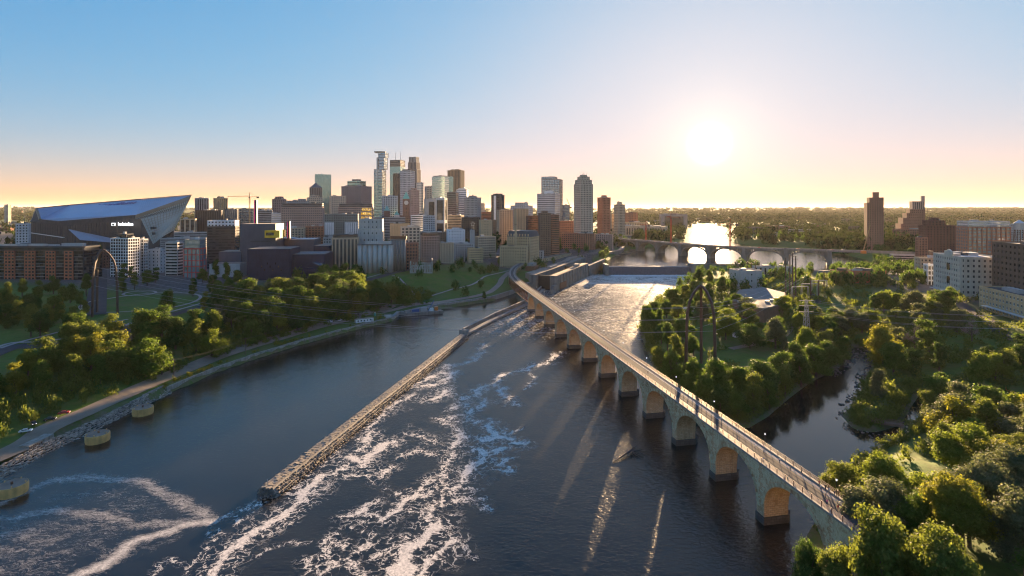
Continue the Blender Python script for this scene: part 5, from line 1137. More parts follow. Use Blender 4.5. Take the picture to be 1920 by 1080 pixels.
seams((gnd(wl_pts[0]), gnd(wl_pts[1]), wl_pts[1], wl_pts[0]), 14, 8, .5, "panel_seams", "roof_dark", .25); seams((gnd(wl_pts[1]), gnd(wl_pts[2]), wl_pts[2], wl_pts[1]), 26, 9, .5, "panel_seams", "roof_dark", .25)
seams((pe, pb, at3(326, 432, 940), tk), 10, 14, .45, "prow_mullions", "stadium_edge", .3); seams((at3(253, 410, 940.5), pe, tk, at3(352, 377, 957)), 2, 26, .4, "fascia_mullions", "roof_dark", .3)
m = MB(); m.beam(Vector(rl) + Vector((0, 0, .8)), Vector(at3(130, 385, 1090)) + Vector((0, 0, .8)), 1.4); m.beam(Vector(at3(130, 385, 1090)) + Vector((0, 0, .8)), Vector(at3(265, 374, 1050)) + Vector((0, 0, .8)), 1.4); m.beam(Vector(at3(265, 374, 1050)) + Vector((0, 0, .8)), Vector(tip) + Vector((0, 0, .8)), 1.2); spart(m, "ridge_cap", "stadium_zinc")
for u in ((285, 430), (290, 429.5), (288, 440)): m = MB(); q = at3(u[0], u[1], 926); m.box(q[0], q[1], q[2], 3.4, 3.4, 4); spart(m, "vent_window", "roof_dark")
def text(name, body, size, loc, rot, mt, parent=None, inv=None, ext=.1, align='CENTER', shear=0, sx=1, **k):
    cu = bpy.data.curves.new(name, 'FONT'); cu.body = body; cu.size = size; cu.extrude = ext; cu.offset = size * .028; cu.align_x = align; cu.align_y = 'CENTER'; cu.resolution_u = 2; cu.materials.append(MATS[mt]); cu.shear = shear
    tmp = bpy.data.objects.new(name, cu); COL.objects.link(tmp); me = bpy.data.meshes.new_from_object(tmp.evaluated_get(bpy.context.evaluated_depsgraph_get())); bpy.data.objects.remove(tmp)
    o = bpy.data.objects.new(name, me); COL.objects.link(o); o.location = loc; o.rotation_mode = 'QUATERNION'; o.scale = (sx, 1, 1)
    o.rotation_quaternion = rot
    if parent is not None:
        o.parent = parent; o.matrix_parent_inverse = inv or Matrix.Translation(-parent.location)
    return tag(o, **k)
def rot_from(u, v):
    u = Vector(u).normalized(); n = u.cross(Vector(v)).normalized(); v = n.cross(u); return Matrix((u, v, n)).transposed().to_quaternion()
mat("sign_white", (.85, .85, .85), .5, .02, .5, emis=.25); mat("roof_print", (.10, .10, .28), .6, .05, .2)
wa, wb = Vector(wl_pts[1]), Vector(wl_pts[2]); uu = (wb - wa); uu.z = 0; nn = Vector((uu.y, -uu.x, 0)).normalized()
c = Vector(at3(239, 420, 941)); text("lettering", "bankstadium", 8.2, c + nn * 3.5, rot_from(uu, (0, 0, 1)), "sign_white", st, SI, .25, sx=.82)
c = Vector(at3(216.5, 420.5, 950)); text("lettering_badge", "us", 6.2, c + nn * 4.3, rot_from(uu, (0, 0, 1)), "stadium_zinc", st, SI, .3, sx=.85)
m = MB(); q = c + nn * 3.6; u_ = uu.normalized(); m.beam(q - u_ * 4.2, q + u_ * 4.2, .8, 5.2); spart(m, "logo_shield", "sign_white")
# roof lettering lies in the roof plane
ru = Vector(r3) - Vector(r2); rv = Vector(at3(200, 380, 1070)) - Vector(at3(200, 407, 960)); cR = Vector(at3(118, 391.5, 1060))
rn = ru.cross(rv).normalized(); rot_r = rot_from(ru, rv)
def on_roof(px, py):
    d = Vector((px - 960, 1000, -(py - 390))); o_ = Vector((0, 0, 100)); p0 = Vector(r2); t = (p0 - o_).dot(rn) / d.dot(rn); return o_ + d * t
text("roof_lettering", "bankstadium", 21, on_roof(203, 384.5) + rn * .9, rot_r, "roof_print", st, SI, .15, sx=1.35)
text("roof_lettering", "us", 17, on_roof(131, 390.5) + rn * .9, rot_r, "roof_print", st, SI, .15, sx=1.2)

# --- theatre: midnight-blue boxes, yellow cantilevered room, lit chimneys
th = thing("theatre", "midnight blue theatre of stacked boxes with a yellow glass room", "theatre", (XA(480, 600), 600, 18)); TI = Matrix.Translation((-XA(480, 600), -600, -18))
mat("theatre_blue", (.024, .034, .075), .45, .2, .12, metal=.3, stain=.2); mat("theatre_grey", (.10, .105, .135), .55, .15, .1, metal=.25)
glass_mat("yellow_glass", (.80, .46, .02), (.86, .55, .05), 0, .25)
def tpart(m, n, mt): o = m.build(n, MATS[mt], th); o.matrix_parent_inverse = TI; return o
def tbox(px0, px1, ytop, Y, dep, n, mt, ybot=None, yaw=6, roofm=None):
    x0, x1 = XA(px0, Y), XA(px1, Y); z1 = ZA(ytop, Y); z0 = 15 if ybot is None else ZA(ybot, Y); m = MB(); m.box((x0 + x1) / 2, Y + dep / 2, z0, x1 - x0, dep, z1 - z0, math.radians(yaw)); o = tpart(m, n, mt)
    if roofm: m = MB(); m.box((x0 + x1) / 2, Y + dep / 2, z1 + .004, x1 - x0 - .8, dep - .8, .25, math.radians(yaw)); tpart(m, "roof", roofm)
    return o
tbox(449, 513, 420, 625, 30, "fly_tower", "theatre_grey", roofm="roof_tan"); tbox(462, 540, 467, 578, 36, "thrust_stage_block", "theatre_blue", roofm="roof_gravel"); tbox(409, 449, 472, 620, 26, "side_wing", "theatre_grey", roofm="roof_tan")
tbox(540, 585, 449, 655, 34, "proscenium_block", "theatre_grey", roofm="roof_pale"); tbox(538, 604, 477, 590, 40, "river_block", "theatre_blue", roofm="roof_gravel"); tbox(586, 616, 461, 650, 30, "drum_block", "theatre_blue", roofm="roof_tan"); tbox(514, 545, 447, 660, 26, "link_block", "theatre_grey", roofm="roof_pale")
tbox(495, 522, 432, 618, 20, "yellow_room", "yellow_glass", 446); tbox(499, 513, 436, 617.6, 1, "room_window", "window_glass", 441.5); tbox(470, 505, 451.5, 624.6, 1, "slot_window", "roof_dark", 453)
tbox(476.5, 481, 375, 640, 3.4, "chimney_mast", "theatre_blue", 420); tbox(538.5, 543, 415, 640, 3.2, "chimney_mast", "theatre_blue", 447)
mat("led_pink", (.55, .03, .16), .5, .1, 1, emis=.05); tbox(476.2, 477.6, 375.5, 639, .6, "led_strip", "led_pink", 419); tbox(538.2, 539.4, 416, 639, .6, "led_strip", "led_pink", 446)
m = MB(); q0, q1 = at3(575, 506, 583), at3(612, 505, 578); m.beam(q0, q1, 9, 5); tpart(m, "cantilever_lobby", "theatre_blue"); m = MB(); m.poly([at3(588, 494, 577), at3(610, 501, 577), at3(604, 491, 600), at3(585, 490, 600)]); tpart(m, "lobby_skylight", "tower_glass_pale")
for i in range(12): m = MB(); q = at3(470 + i * 5.2, 496 + (i % 3) * 6, 577.5); m.box(q[0], q[1], q[2], .9, .4, 2.2, math.radians(6)); tpart(m, "window", "window_glass_warm")
tbox(392, 447, 495, 600, 20, "service_terrace", "wall_concrete2", roofm="roof_tan")

# --- grain silos and flour mill
def silo_row(name, label, px0, px1, ytop, Y, n, mt, slope=0, hcap=1.2, yaw=.12):
    x0, x1 = XA(px0, Y), XA(px1, Y); r = (x1 - x0) / n / 2; t = thing(name, label, "silos", ((x0 + x1) / 2, Y, gz_at((x0 + x1) / 2, Y) - .5)); zt = ZA(ytop, Y) - t.location.z
    for i in range(n):
        for row in (0, 1):
            m = MB(); x = -(x1 - x0) / 2 + r * (2 * i + 1); y = row * r * 2 + x * slope; m.cyl(x, y, 0, zt, r * .985, n=28); o = m.build("silo", MATS[mt], t); o.data.polygons.foreach_set('use_smooth', [len(p_.vertices) == 4 for p_ in o.data.polygons])
    m = MB(); m.box(0, r, zt, x1 - x0 + 1, r * 4 + .6, hcap, math.atan(slope)); m.build("cap_slab", MATS["roof_gravel"], t); return t, zt, r
mat("silo_concrete", (.50, .49, .46), .85, .1, .1, stain=.35); mat("silo_dark", (.29, .28, .265), .85, .15, .1, stain=.4)
t1, zt, r = silo_row("grain_silos", "row of seven pale concrete grain silos beside the dense trees", 671, 735, 459.5, 645, 7, "silo_concrete", .1)
m = MB(); m.box(3, 7, zt + 1.2, 30, 7, 3.2, .1); m.build("gallery", MATS["silo_concrete"], t1)
t2, zt2, r2_ = silo_row("grain_silos", "row of darker narrow grain silos right of the pale ones", 733, 760, 450, 662, 6, "silo_dark", .05)
m = MB(); m.box(0, 3, zt2 + 1.2, 20, 4, 3.6); m.build("conveyor_house", MATS["rust_steel"], t2)
eh = Bld("elevator_headhouse", "tall whitewashed grain elevator headhouse above the silos", XA(696, 680), 680, 30, 16, ZA(430, 680), .12, cat="building"); eh.full("limestone", "window_glass", "punch", fh=8, bw=5, wf=.25, hf=.25, units=2, tiers=((.96, .9, 13, .01, 0),)); 
for o_ in [x_ for x_ in eh.o.children if x_.name.startswith(("wall", "upper_wall"))]: o_.data.materials[0] = MATS["silo_concrete"]
sg = thing("flour_sign", "rooftop sign of yellow letters in three rows above the headhouse", "sign", (XA(687, 690), 690, ZA(412, 690))); mat("sign_yellow", (.85, .50, .03), .5, .05, 1, emis=.04)
for i, (wd, y) in enumerate((("GOLD", 393), ("MEDAL", 401), ("FLOUR", 409))): q = at3(687, y, 690); text("letter_row", wd, 5.2, q, rot_from((1, 0, 0), (0, 0, 1)), "sign_yellow", sg, None, .2, sx=.86)
m = MB(); 
for x in (-6, -2, 2, 6): m.beam((x, .6, -.5), (x, .6, 16), .25)
for z in (3, 8.5, 14): m.beam((-6.5, .6, z), (6.5, .6, z), .2)
m.build("sign_frame", MATS["rust_steel"], sg)
# stone mill ruin with broken parapet and empty openings
ru_ = thing("mill_ruin", "roofless pale stone mill ruin with broken parapet and empty windows", "ruin", (XA(790, 650), 650, gz_at(XA(790, 650), 650) - .5), .14); mat("ruin_stone", (.43, .41, .36), .95, .25, .4, bump=.08, stain=.3)
def ruin_wall(L, H, yo, nm, seed, mt="ruin_stone", jag=3.0):
    r_ = random.Random(seed); nb = int(L / 3); m = MB(); zt_ = []
    for i in range(nb):
        x0 = -L / 2 + i * 3; h = H + r_.uniform(-jag, jag * .6); cols = [0, 1.0, 2.0, 3.0]
        m.box(x0 + .5, yo, 0, 1.0, .8, h); m.box(x0 + 2.5, yo, 0, 1.0, .8, h - r_.uniform(0, .8))
        for z in np.arange(0, h, 3.4): m.box(x0 + 1.5, yo, z + (1.9 if z else 2.4) - (0 if z else 2.4), 1.0, .78, 1.5 if z else 1.6)
    m.build(nm, MATS[mt], ru_)
ruin_wall(27, 12, -7, "front_wall", 3); ruin_wall(27, 14, 9, "rear_wall", 5, "wall_brick", 5)
m = MB(); m.box(-13, 1, 0, 1, 15, 14); m.build("side_wall", MATS["ruin_stone"], ru_); m = MB(); m.box(13, 1, 0, 1.2, 15, 17); m.build("side_wall", MATS["ruin_stone"], ru_)
dm = Bld("ruined_mill_museum", "dark brick mill shell with glass infill behind the stone ruin", XA(768, 690), 690, 22, 20, ZA(456, 690), .14); dm.full("brick", "tower_glass_dark", "punch", fh=4, bw=4, wf=.6, hf=.6, units=1)

# --- skyline individuals
def tower(name, label, Y, yaw, steps, cat="tower"):
    """steps: (px0, px1, y_top, wall, glass, style, kw) stacked boxes that share one core"""
    a = math.radians(yaw); pxs = [(s_[0] + s_[1]) / 2 for s_ in steps]; X0 = XA(pxs[0], Y); b = None
    for i, (p0, p1, yt, wl, gl_, sty, kw) in enumerate(steps):
        X, w_ = fit(p0, p1, Y, .9, a)
        if b is None: b = Bld(name, label, X, Y, w_, w_ * .9, ZA(steps[0][2], Y), a, cat=cat); z0 = 0
        ox = (X - b.x) * math.cos(a); oy = -(X - b.x) * math.sin(a); z1 = ZA(yt, Y) - b.zb
        b.block(ox - w_ / 2, ox + w_ / 2, oy - w_ * .45, oy + w_ * .45, z0, z1, wl, gl_, sty, parts=("shaft", "glazing") if i == 0 else ("setback", "setback_glazing"), **kw); b.roof(ox - w_ / 2, ox + w_ / 2, oy - w_ * .45, oy + w_ * .45, z1, wl if "wall_" + wl in MATS else "slate", "roof_dark", .6, 0); z0 = z1 + .02
    return b
K = dict(fh=5.5, hf=.66, rec=.3)
b = tower("crowned_tower", "tallest slender glass tower topped by a broad flat halo ring", 1900, -16, [(701, 724, 318, "slate", "tower_glass_blue", "strip", K), (706, 727, 296, "slate", "tower_glass_blue", "strip", K), (709, 728.5, 287, "slate", "tower_glass_blue", "strip", K)])
m = MB(); m.cyl(0, 0, ZA(287, 1900) - b.zb + .5, ZA(284.5, 1900) - b.zb + .5, 19, 21, 32); m.build("halo_ring", MATS["wall_lightgrey"], b.o)
m = MB(); m.box(-b.w * .1, -b.w * .44, ZA(380, 1900) - b.zb, 4, 3, ZA(297, 1900) - ZA(380, 1900)); m.build("corner_fin", MATS["tower_glass_pale"], b.o)
b = tower("glass_skyscraper", "big blue-green glass skyscraper with dark crown band and two masts", 2050, -16, [(731, 759.5, 313, "tower_glass_teal", "tower_glass_teal", "vert", dict(bw=9, wf=.8, rec=.3)), (731, 759.5, 301, "slate", "tower_glass_dark", "strip", K)])
for dx in (-9, 12): m = MB(); m.cyl(dx, 0, ZA(301, 2050) - b.zb, ZA(285, 2050) - b.zb, 1.1, .5, 6); m.build("mast", MATS["galvanised"], b.o)
tower("setback_tower", "tall brown-grey tower with stepped art deco shoulders", 1950, -16, [(764, 791, 343, "purplegrey", "tower_glass_dark", "vert", dict(bw=6, wf=.5)), (764.5, 789, 318, "purplegrey", "tower_glass_dark", "vert", dict(bw=6, wf=.5)), (765, 787.5, 305, "purplegrey", "tower_glass_dark", "vert", dict(bw=6, wf=.5)), (766.5, 786, 295, "grey", "tower_glass_dark", "vert", dict(bw=6, wf=.5))])
kc = dict(fh=3.6, bw=3.4, wf=.55, hf=.5)
b = tower("stepped_apartment_tower", "tall stepped stone and glass apartment tower right of the skyline", 1060, 24, [(1076, 1112, 346, "beige", "window_glass_warm", "punch", kc), (1078, 1110, 338, "beige", "window_glass_warm", "punch", kc), (1082.5, 1106, 332, "beige", "window_glass_warm", "punch", kc), (1087, 1101, 328.5, "beige", "window_glass_warm", "punch", kc)])
for dx, dy in ((-5, -5), (0, 0), (5, -4), (-3, 5), (6, 5)): m = MB(); m.cyl(dx, dy, ZA(329, 1060) - b.zb, ZA(322, 1060) - b.zb, .35, .1, 6); m.build("finial", MATS["galvanised"], b.o)
kp = dict(fh=3.4, bw=3.6, wf=.4, hf=.42)
tower("stepped_brick_tower", "tall brown tower with stepped left shoulder among the trees", 1000, -22, [(1620, 1657, 381, "brick", "window_glass_warm", "punch", kp), (1625, 1657, 371, "brick", "window_glass_warm", "punch", kp), (1635, 1648, 361, "brick", "window_glass", "blank", {})])
b = tower("ziggurat_tower", "brown tower with tall right shaft and stepped left flank", 1150, -22, [(1679, 1735, 420, "brick", "window_glass_warm", "punch", kp), (1684, 1735, 409, "brick", "window_glass_warm", "punch", kp), (1692, 1735, 400, "brick", "window_glass_warm", "punch", kp), (1699, 1735, 393, "brick", "window_glass_warm", "punch", kp), (1705, 1734, 378, "rosy", "window_glass_warm", "vert", dict(bw=4, wf=.4)), (1726, 1734, 368, "rosy", "window_glass", "blank", {})])
# pyramid roofed stone tower, clock tower
b = tower("domed_office_tower", "dark tower with pyramid cap in front of the teal glass tower", 1560, 22, [(580, 604, 352, "slate", "tower_glass_dark", "vert", dict(bw=5))])
m = MB(); h0 = b.h; w_ = b.w * .52; 
for i in range(4): a0, a1 = math.pi / 4 + i * math.pi / 2, math.pi / 4 + (i + 1) * math.pi / 2; m.tri((w_ * 1.3 * math.cos(a0), w_ * 1.3 * math.sin(a0), h0), (w_ * 1.3 * math.cos(a1), w_ * 1.3 * math.sin(a1), h0), (0, 0, h0 + 15))
m.build("pyramid_roof", MATS["wall_slate"], b.o)
def capped(name, label, px0, px1, yt, ypk, Y, wl):
    b = tower(name, label, Y, 14, [(px0, px1, yt, wl, "window_glass", "punch", dict(fh=9, bw=4.5, wf=.3, hf=.5))]); m = MB(); w_ = b.w * .75; h = ZA(ypk, Y) - b.zb
    for i in range(4): a0, a1 = math.pi / 4 + i * math.pi / 2, math.pi / 4 + (i + 1) * math.pi / 2; m.tri((w_ * math.cos(a0), w_ * math.sin(a0), b.h), (w_ * math.cos(a1), w_ * math.sin(a1), b.h), (0, 0, h))
    m.build("copper_roof", MATS["wall_copper"], b.o); return b
b = capped("clock_tower", "red granite clock tower with steep green copper roof", 755, 768, 373, 358.5, 1250, "granite")
m = MB(); m.cyl(0, -b.w * .47, 0, .6, 5, n=20); o = m.build("clock_face", MATS["wall_lightgrey"], b.o); o.rotation_euler = (math.pi / 2, 0, 0); o.location = (0, b.d * 0 - .1, b.h - 9 + b.w * .47); o.data.transform(Matrix.Translation((0, b.w * .47, 0))); o.location = (0, -b.w * .46, b.h - 9)
capped("turret", "small turret with green copper cap left of the clock tower", 720, 731, 395, 385, 1180, "granite"); capped("turret", "small turret with green copper cap near the flour mill", 739, 749, 403, 395.5, 1180, "lightgrey")
b = B("civic_block", "dark stone civic block with green copper roof under the clock tower", 716, 772, 405, 1240, "granite", "window_glass", "punch", yaw=14, ratio=.5, roofm="wall_copper", units=0)
# white stripe and arched white frames as real applied pieces
gg = [o for o in bpy.data.objects if o.get('label', '').startswith("grey-green apartment block")][0]; gi = gg.matrix_basis.inverted()
for p0, p1 in ((611, 627), (646, 669)):
    n_f = 5 if p0 < 630 else 6
    for i in range(n_f):
        x0, x1 = XA(p0 + (p1 - p0) * (i + .08) / n_f, 779), XA(p0 + (p1 - p0) * (i + .72) / n_f, 779); m = MB(); z0, z1 = ZA(440, 779), ZA(417, 779); y_ = 779 + (x0 - gg.location.x) * .21
        m.box(x0, y_, z0, .9, 1.2, z1 - z0); m.box(x1, y_, z0, .9, 1.2, z1 - z0); m.box((x0 + x1) / 2, y_, z1 - .9, x1 - x0 - .9, 1.2, .9); o = m.build("bay_frame", MATS["wall_white"], gg); o.matrix_parent_inverse = gi
lo_ = [o for o in bpy.data.objects if o.get('label', '').startswith("dark tower with one white")][0]; m = MB(); m.box(XA(928, 1235), 1232, ZA(412, 1235), 5, 3, ZA(367, 1235) - ZA(412, 1235)); o = m.build("white_stripe", MATS["wall_white"], lo_); o.matrix_parent_inverse = lo_.matrix_basis.inverted()
# mansard stone mill with chimney
mm_ = Bld("mansard_mill", "large tan stone mill with dark mansard roof near the bridge end", XA(981, 830), 830, 38, 40, ZA(443, 830), math.radians(-24)); mm_.full("sand", "window_glass", "punch", fh=4.4, bw=3.8, wf=.42, hf=.45, units=0)
m = MB(); m.box(0, 0, mm_.h, mm_.w + .6, mm_.d + .6, 8.5, tx=.86, ty=.86); m.build("mansard_roof", MATS["wall_darkgrey"], mm_.o); m = MB(); m.box(0, 0, mm_.h + 8.5, mm_.w * .85, mm_.d * .85, .5); m.build("roof_deck", MATS["roof_gravel"], mm_.o)
for i in range(8): m = MB(); m.box(-mm_.w / 2 + 2.6 + i * 4.7, -mm_.d / 2 + .9, mm_.h + 1, 1.8, 2.2, 3.6); m.build("dormer", MATS["wall_sand"], mm_.o)
ch = thing("brick_chimney", "slender pale chimney in front of the mansard mill", "chimney", (XA(967, 800), 800, gz_at(XA(967, 800), 800))); m = MB(); m.cyl(0, 0, 0, ZA(421, 800) - ch.location.z, 2.1, 1.5, 14); m.build("shaft", MATS["wall_sand"], ch); m = MB(); m.cyl(0, 0, ZA(421, 800) - ch.location.z, ZA(420, 800) - ch.location.z, 1.9, 1.9, 14); m.build("rim", MATS["wall_darkbrown"], ch)
sgn = thing("star_sign", "round white lattice sign on a frame above the slim shaft", "sign", (XA(886.5, 818), 818, ZA(432, 818))); m = MB(); 
for i in range(10): a0, a1 = i * math.pi / 5, (i + 1) * math.pi / 5; ra_, rb_ = (3.6, 1.7) if i % 2 == 0 else (1.7, 3.6); m.beam((ra_ * math.sin(a0), 0, 10 + ra_ * math.cos(a0)), (rb_ * math.sin(a1), 0, 10 + rb_ * math.cos(a1)), .5)
m.build("star_outline", MATS["galvanised"], sgn); m = MB(); m.beam((-2, .4, -.3), (-1, .4, 8), .35); m.beam((2, .4, -.3), (1, .4, 8), .35); m.build("sign_frame", MATS["galvanised"], sgn)

# --- east bank mills
lm = Bld("limestone_mill", "tall pale limestone mill with arched gable facing the river trees", 424, 497, 33, 48, ZA(484, 475), math.radians(-15)); lm.full("limestone", "window_glass", "punch", fh=4.6, bw=3.9, wf=.42, hf=.52, units=5, indiv=(0, 3), frame="wall_grey", roofm="roof_pale")
m = MB(); m.box(-16.3, -4, lm.h - .5, 1.2, 13, 5.2); m.build("gable_parapet", MATS["wall_limestone"], lm.o); m = MB(); m.box(-15.9, -4, lm.h + 4.7, 1.4, 8, 1.4, ty=.3); m.build("gable_cap", MATS["wall_limestone"], lm.o)
m = MB(); m.box(-18.6, 0, 4.6, 4.2, 46, .35); m.build("loading_canopy", MATS["roof_pale"], lm.o)
for z_ in (lm.h * .33, lm.h * .66): m = MB(); m.box(-16.75, -4, z_, .5, 4.2, 6.4); m.build("arched_window", MATS["window_glass"], lm.o)
for z_ in (lm.h * .5, lm.h * .78): m = MB(); m.box(-16.62, 0, z_, .4, 48.2, .5); m.build("string_course", MATS["wall_limestone"], lm.o)
dmm = Bld("dark_brick_mill", "tall dark brick mill with many panes beyond the low tan block", 430, 440, 34, 44, ZA(461, 420), math.radians(-15)); dmm.full("darkbrown", "window_glass", "punch", fh=4.6, bw=5.2, wf=.42, hf=.5, units=7, indiv=(0, 3), frame="wall_darkbrown")
lt = Bld("low_tan_mill", "long low tan brick mill building with pale loading canopy", 384, 400, 17, 80, ZA(541, 430), math.radians(-15)); lt.full("sand", "window_glass", "punch", fh=4.6, bw=4.2, wf=.55, hf=.5, units=4, indiv=(3,), frame="white_paint", roofm="roof_dark")
m = MB(); m.box(-11, -4, 4.4, 4.5, 66, .3); m.build("loading_canopy", MATS["roof_pale"], lt.o)
es = Bld("concrete_elevator", "dark ribbed concrete elevator at the right picture edge", 452, 405, 26, 40, ZA(462, 410), math.radians(-15)); es.full("darkbrown", "tower_glass_dark", "vert", bw=5, wf=.3, top=6, units=3)
eb = Bld("brown_mill_wing", "brown mill wing at the right picture edge near the road", 402, 345, 16, 26, 44, math.radians(-15)); eb.full("brick", "window_glass", "punch", fh=4.4, bw=4)
# plant on the island
pl = thing("hydro_plant", "brown brick generating hall with angled walls and grey roof on the island", "building", (XA(1425, 470), 470, gz_at(XA(1425, 470), 470) - 1)); mat("plant_brick", (.24, .125, .085), .9, .15, .3)
poly = [tuple(np.array(P(px, py, 5)) - np.array((XA(1425, 470), 470))) for px, py in ((1372, 588), (1405, 603), (1432, 607), (1474, 597), (1472, 572), (1430, 560), (1385, 566))]
m = MB(); m.prism(poly, 0, 11.5); m.build("brick_wall", MATS["plant_brick"], pl); m = MB(); m.prism([(x * .97, y * .97) for x, y in poly], 11.5, 11.9); m.build("roof", MATS["roof_gravel"], pl)
m = MB(); m.prism([(x * 1.01, y * 1.01) for x, y in poly], 10.6, 11.3); m.build("cornice", MATS["wall_brown"], pl)
for i in range(6): m = MB(); m.box(-20 + i * 8, -5 + (i % 3) * 8, 11.9, 3.4, 2.6, 1.5); m.build("roof_vent", MATS["galvanised"], pl)
m = MB(); q = np.array(P(1440, 603, 4)) - np.array((XA(1425, 470), 470)); m.box(q[0], q[1] - .6, 0, 3.4, 1.5, 5); m.build("door", MATS["wall_lightgrey"], pl)
m = MB(); q = np.array(P(1458, 594, 5)) - np.array((XA(1425, 470), 470)); m.box(q[0], q[1] - .4, 6, 9, 1.2, 1); m.build("window_strip", MATS["window_glass"], pl)
gh = Bld("gate_house", "grey concrete gate house with pale rooftop box on the island", XA(1398, 600), 600, 26, 22, 30, .2); gh.full("concrete2", "window_glass", "punch", fh=7, bw=8, wf=.2, hf=.25, units=3); 
sl_ = Bld("sluice_building", "low concrete sluice building by the headrace pool", XA(1450, 690), 690, 52, 10, 24, -.1); sl_.full("concrete2", "window_glass", "vert", bw=6, wf=.4, units=2)
sh_ = thing("site_shed", "small white shed on the island clearing", "shed", (*G(1382, 632)[:2], G(1382, 632)[2]), .2); m = MB(); m.box(0, 0, 0, 5.5, 3, 2.6); m.build("wall", MATS["white_paint"], sh_); m = MB(); m.box(0, 0, 2.6, 5.9, 3.4, .25); m.build("roof", MATS["roof_pale"], sh_)
sh2 = thing("island_pavilion", "low white roofed shed half hidden by island trees", "shed", (*G(1288, 585)[:2], G(1288, 585)[2]), .2); m = MB(); m.box(0, 0, 0, 11, 4.5, 3.2); m.build("wall", MATS["wall_grey"], sh2); m = MB(); m.box(0, 0, 3.2, 12, 5.5, .35); m.build("roof", MATS["white_paint"], sh2)
# water tower
wt = thing("water_tower", "rooftop water tower with cone lid on braced legs", "water tower", (XA(1911, 560), 560, ZA(455, 560))); 
for a in range(6): m = MB(); t = a * math.pi / 3; m.beam((4.6 * math.cos(t), 4.6 * math.sin(t), 0), (4.0 * math.cos(t), 4.0 * math.sin(t), 14), .4); m.build("leg", MATS["rust_steel"], wt)
m = MB(); 
for a in range(6): t, u = a * math.pi / 3, (a + 1) * math.pi / 3; m.beam((4.5 * math.cos(t), 4.5 * math.sin(t), 2), (4.1 * math.cos(u), 4.1 * math.sin(u), 12), .15)
m.build("bracing", MATS["rust_steel"], wt); m = MB(); m.cyl(0, 0, 13.6, 20.5, 4.6, n=20); m.build("tank", MATS["galvanised"], wt); m = MB(); m.cyl(0, 0, 20.5, 24, 5.0, .3, 20); m.build("cone_lid", MATS["wall_lightgrey"], wt)
wtb = B("water_tower_block", "brick block under the water tower", 1895, 1935, 455, 560, "brick", "window_glass", "punch", yaw=-10, units=2)
rt = thing("roof_tank", "squat brown tank on legs above the tan brick warehouse", "water tank", (XA(1745, 640), 640, ZA(483, 640))); m = MB(); m.cyl(0, 0, 3, 8, 2.6, n=14); m.build("tank", MATS["wall_brown"], rt); m = MB(); m.box(0, 0, 0, 5, 5, 3); m.build("tank_base", MATS["roof_pale"], rt)
# ------------------------------------------------------------------ trees
def leaf_mat(name, dark, mid, lite, trans, tw=.42):
    k = NM(name); p = k.pos(); oi = k.n('ShaderNodeObjectInfo'); ri = k.n('ShaderNodeNewGeometry').outputs['Random Per Island']
    n = k.noise(p, .22, 3); c = k.mix(k.ramp(n, .35, .68), dark, mid); tn = k.attr('tint'); c = k.mix(k.ramp(tn, .35, 1, 0, .85), c, lite); c = k.mix(k.ramp(tn, .0, .3, .55, 0), c, tuple(v * .45 for v in dark)); c = k.mix(k.ramp(ri, .6, 1, 0, .4), c, lite)
    c = k.mix(k.ramp(oi.outputs['Random'], 0, 1, 0, .55), c, k.mix(.5, c, tuple(v * .55 for v in mid)))
    d = k.n('ShaderNodeBsdfPrincipled'); k.put(d.inputs['Base Color'], c); d.inputs['Roughness'].default_value = .7; d.inputs['Specular IOR Level'].default_value = .12 if tw > .2 else 0.0
    t = k.n('ShaderNodeBsdfTranslucent'); k.put(t.inputs[0], k.mix(ri, trans, tuple(v * .6 for v in trans)))
    ms = k.n('ShaderNodeMixShader'); ms.inputs[0].default_value = tw; k.put(ms.inputs[1], d.outputs[0]); k.put(ms.inputs[2], t.outputs[0]); return k.done(ms.outputs[0])
leaf_mat("leaf_green", (.046, .105, .018), (.078, .155, .026), (.13, .205, .045), (.17, .26, .035), .42); leaf_mat("leaf_dark", (.034, .082, .020), (.056, .120, .027), (.10, .17, .042), (.12, .20, .03), .40); leaf_mat("leaf_yellow", (.10, .13, .018), (.16, .185, .026), (.24, .25, .05), (.32, .33, .035), .46); leaf_mat("leaf_olive", (.066, .115, .022), (.115, .17, .032), (.18, .22, .056), (.23, .28, .04), .44)
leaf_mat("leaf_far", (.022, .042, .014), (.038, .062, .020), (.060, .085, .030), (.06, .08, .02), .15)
leaf_mat("leaf_grey", (.075, .105, .05), (.115, .15, .075), (.17, .20, .11), (.17, .20, .07), .40); leaf_mat("leaf_lime", (.09, .14, .02), (.14, .20, .03), (.20, .26, .05), (.28, .36, .04), .46)
mat("bark", (.12, .09, .065), .95, .3, 2, bump=.05); mat("dead_wood", (.24, .19, .15), .9, .2, 2)
TINT = {}
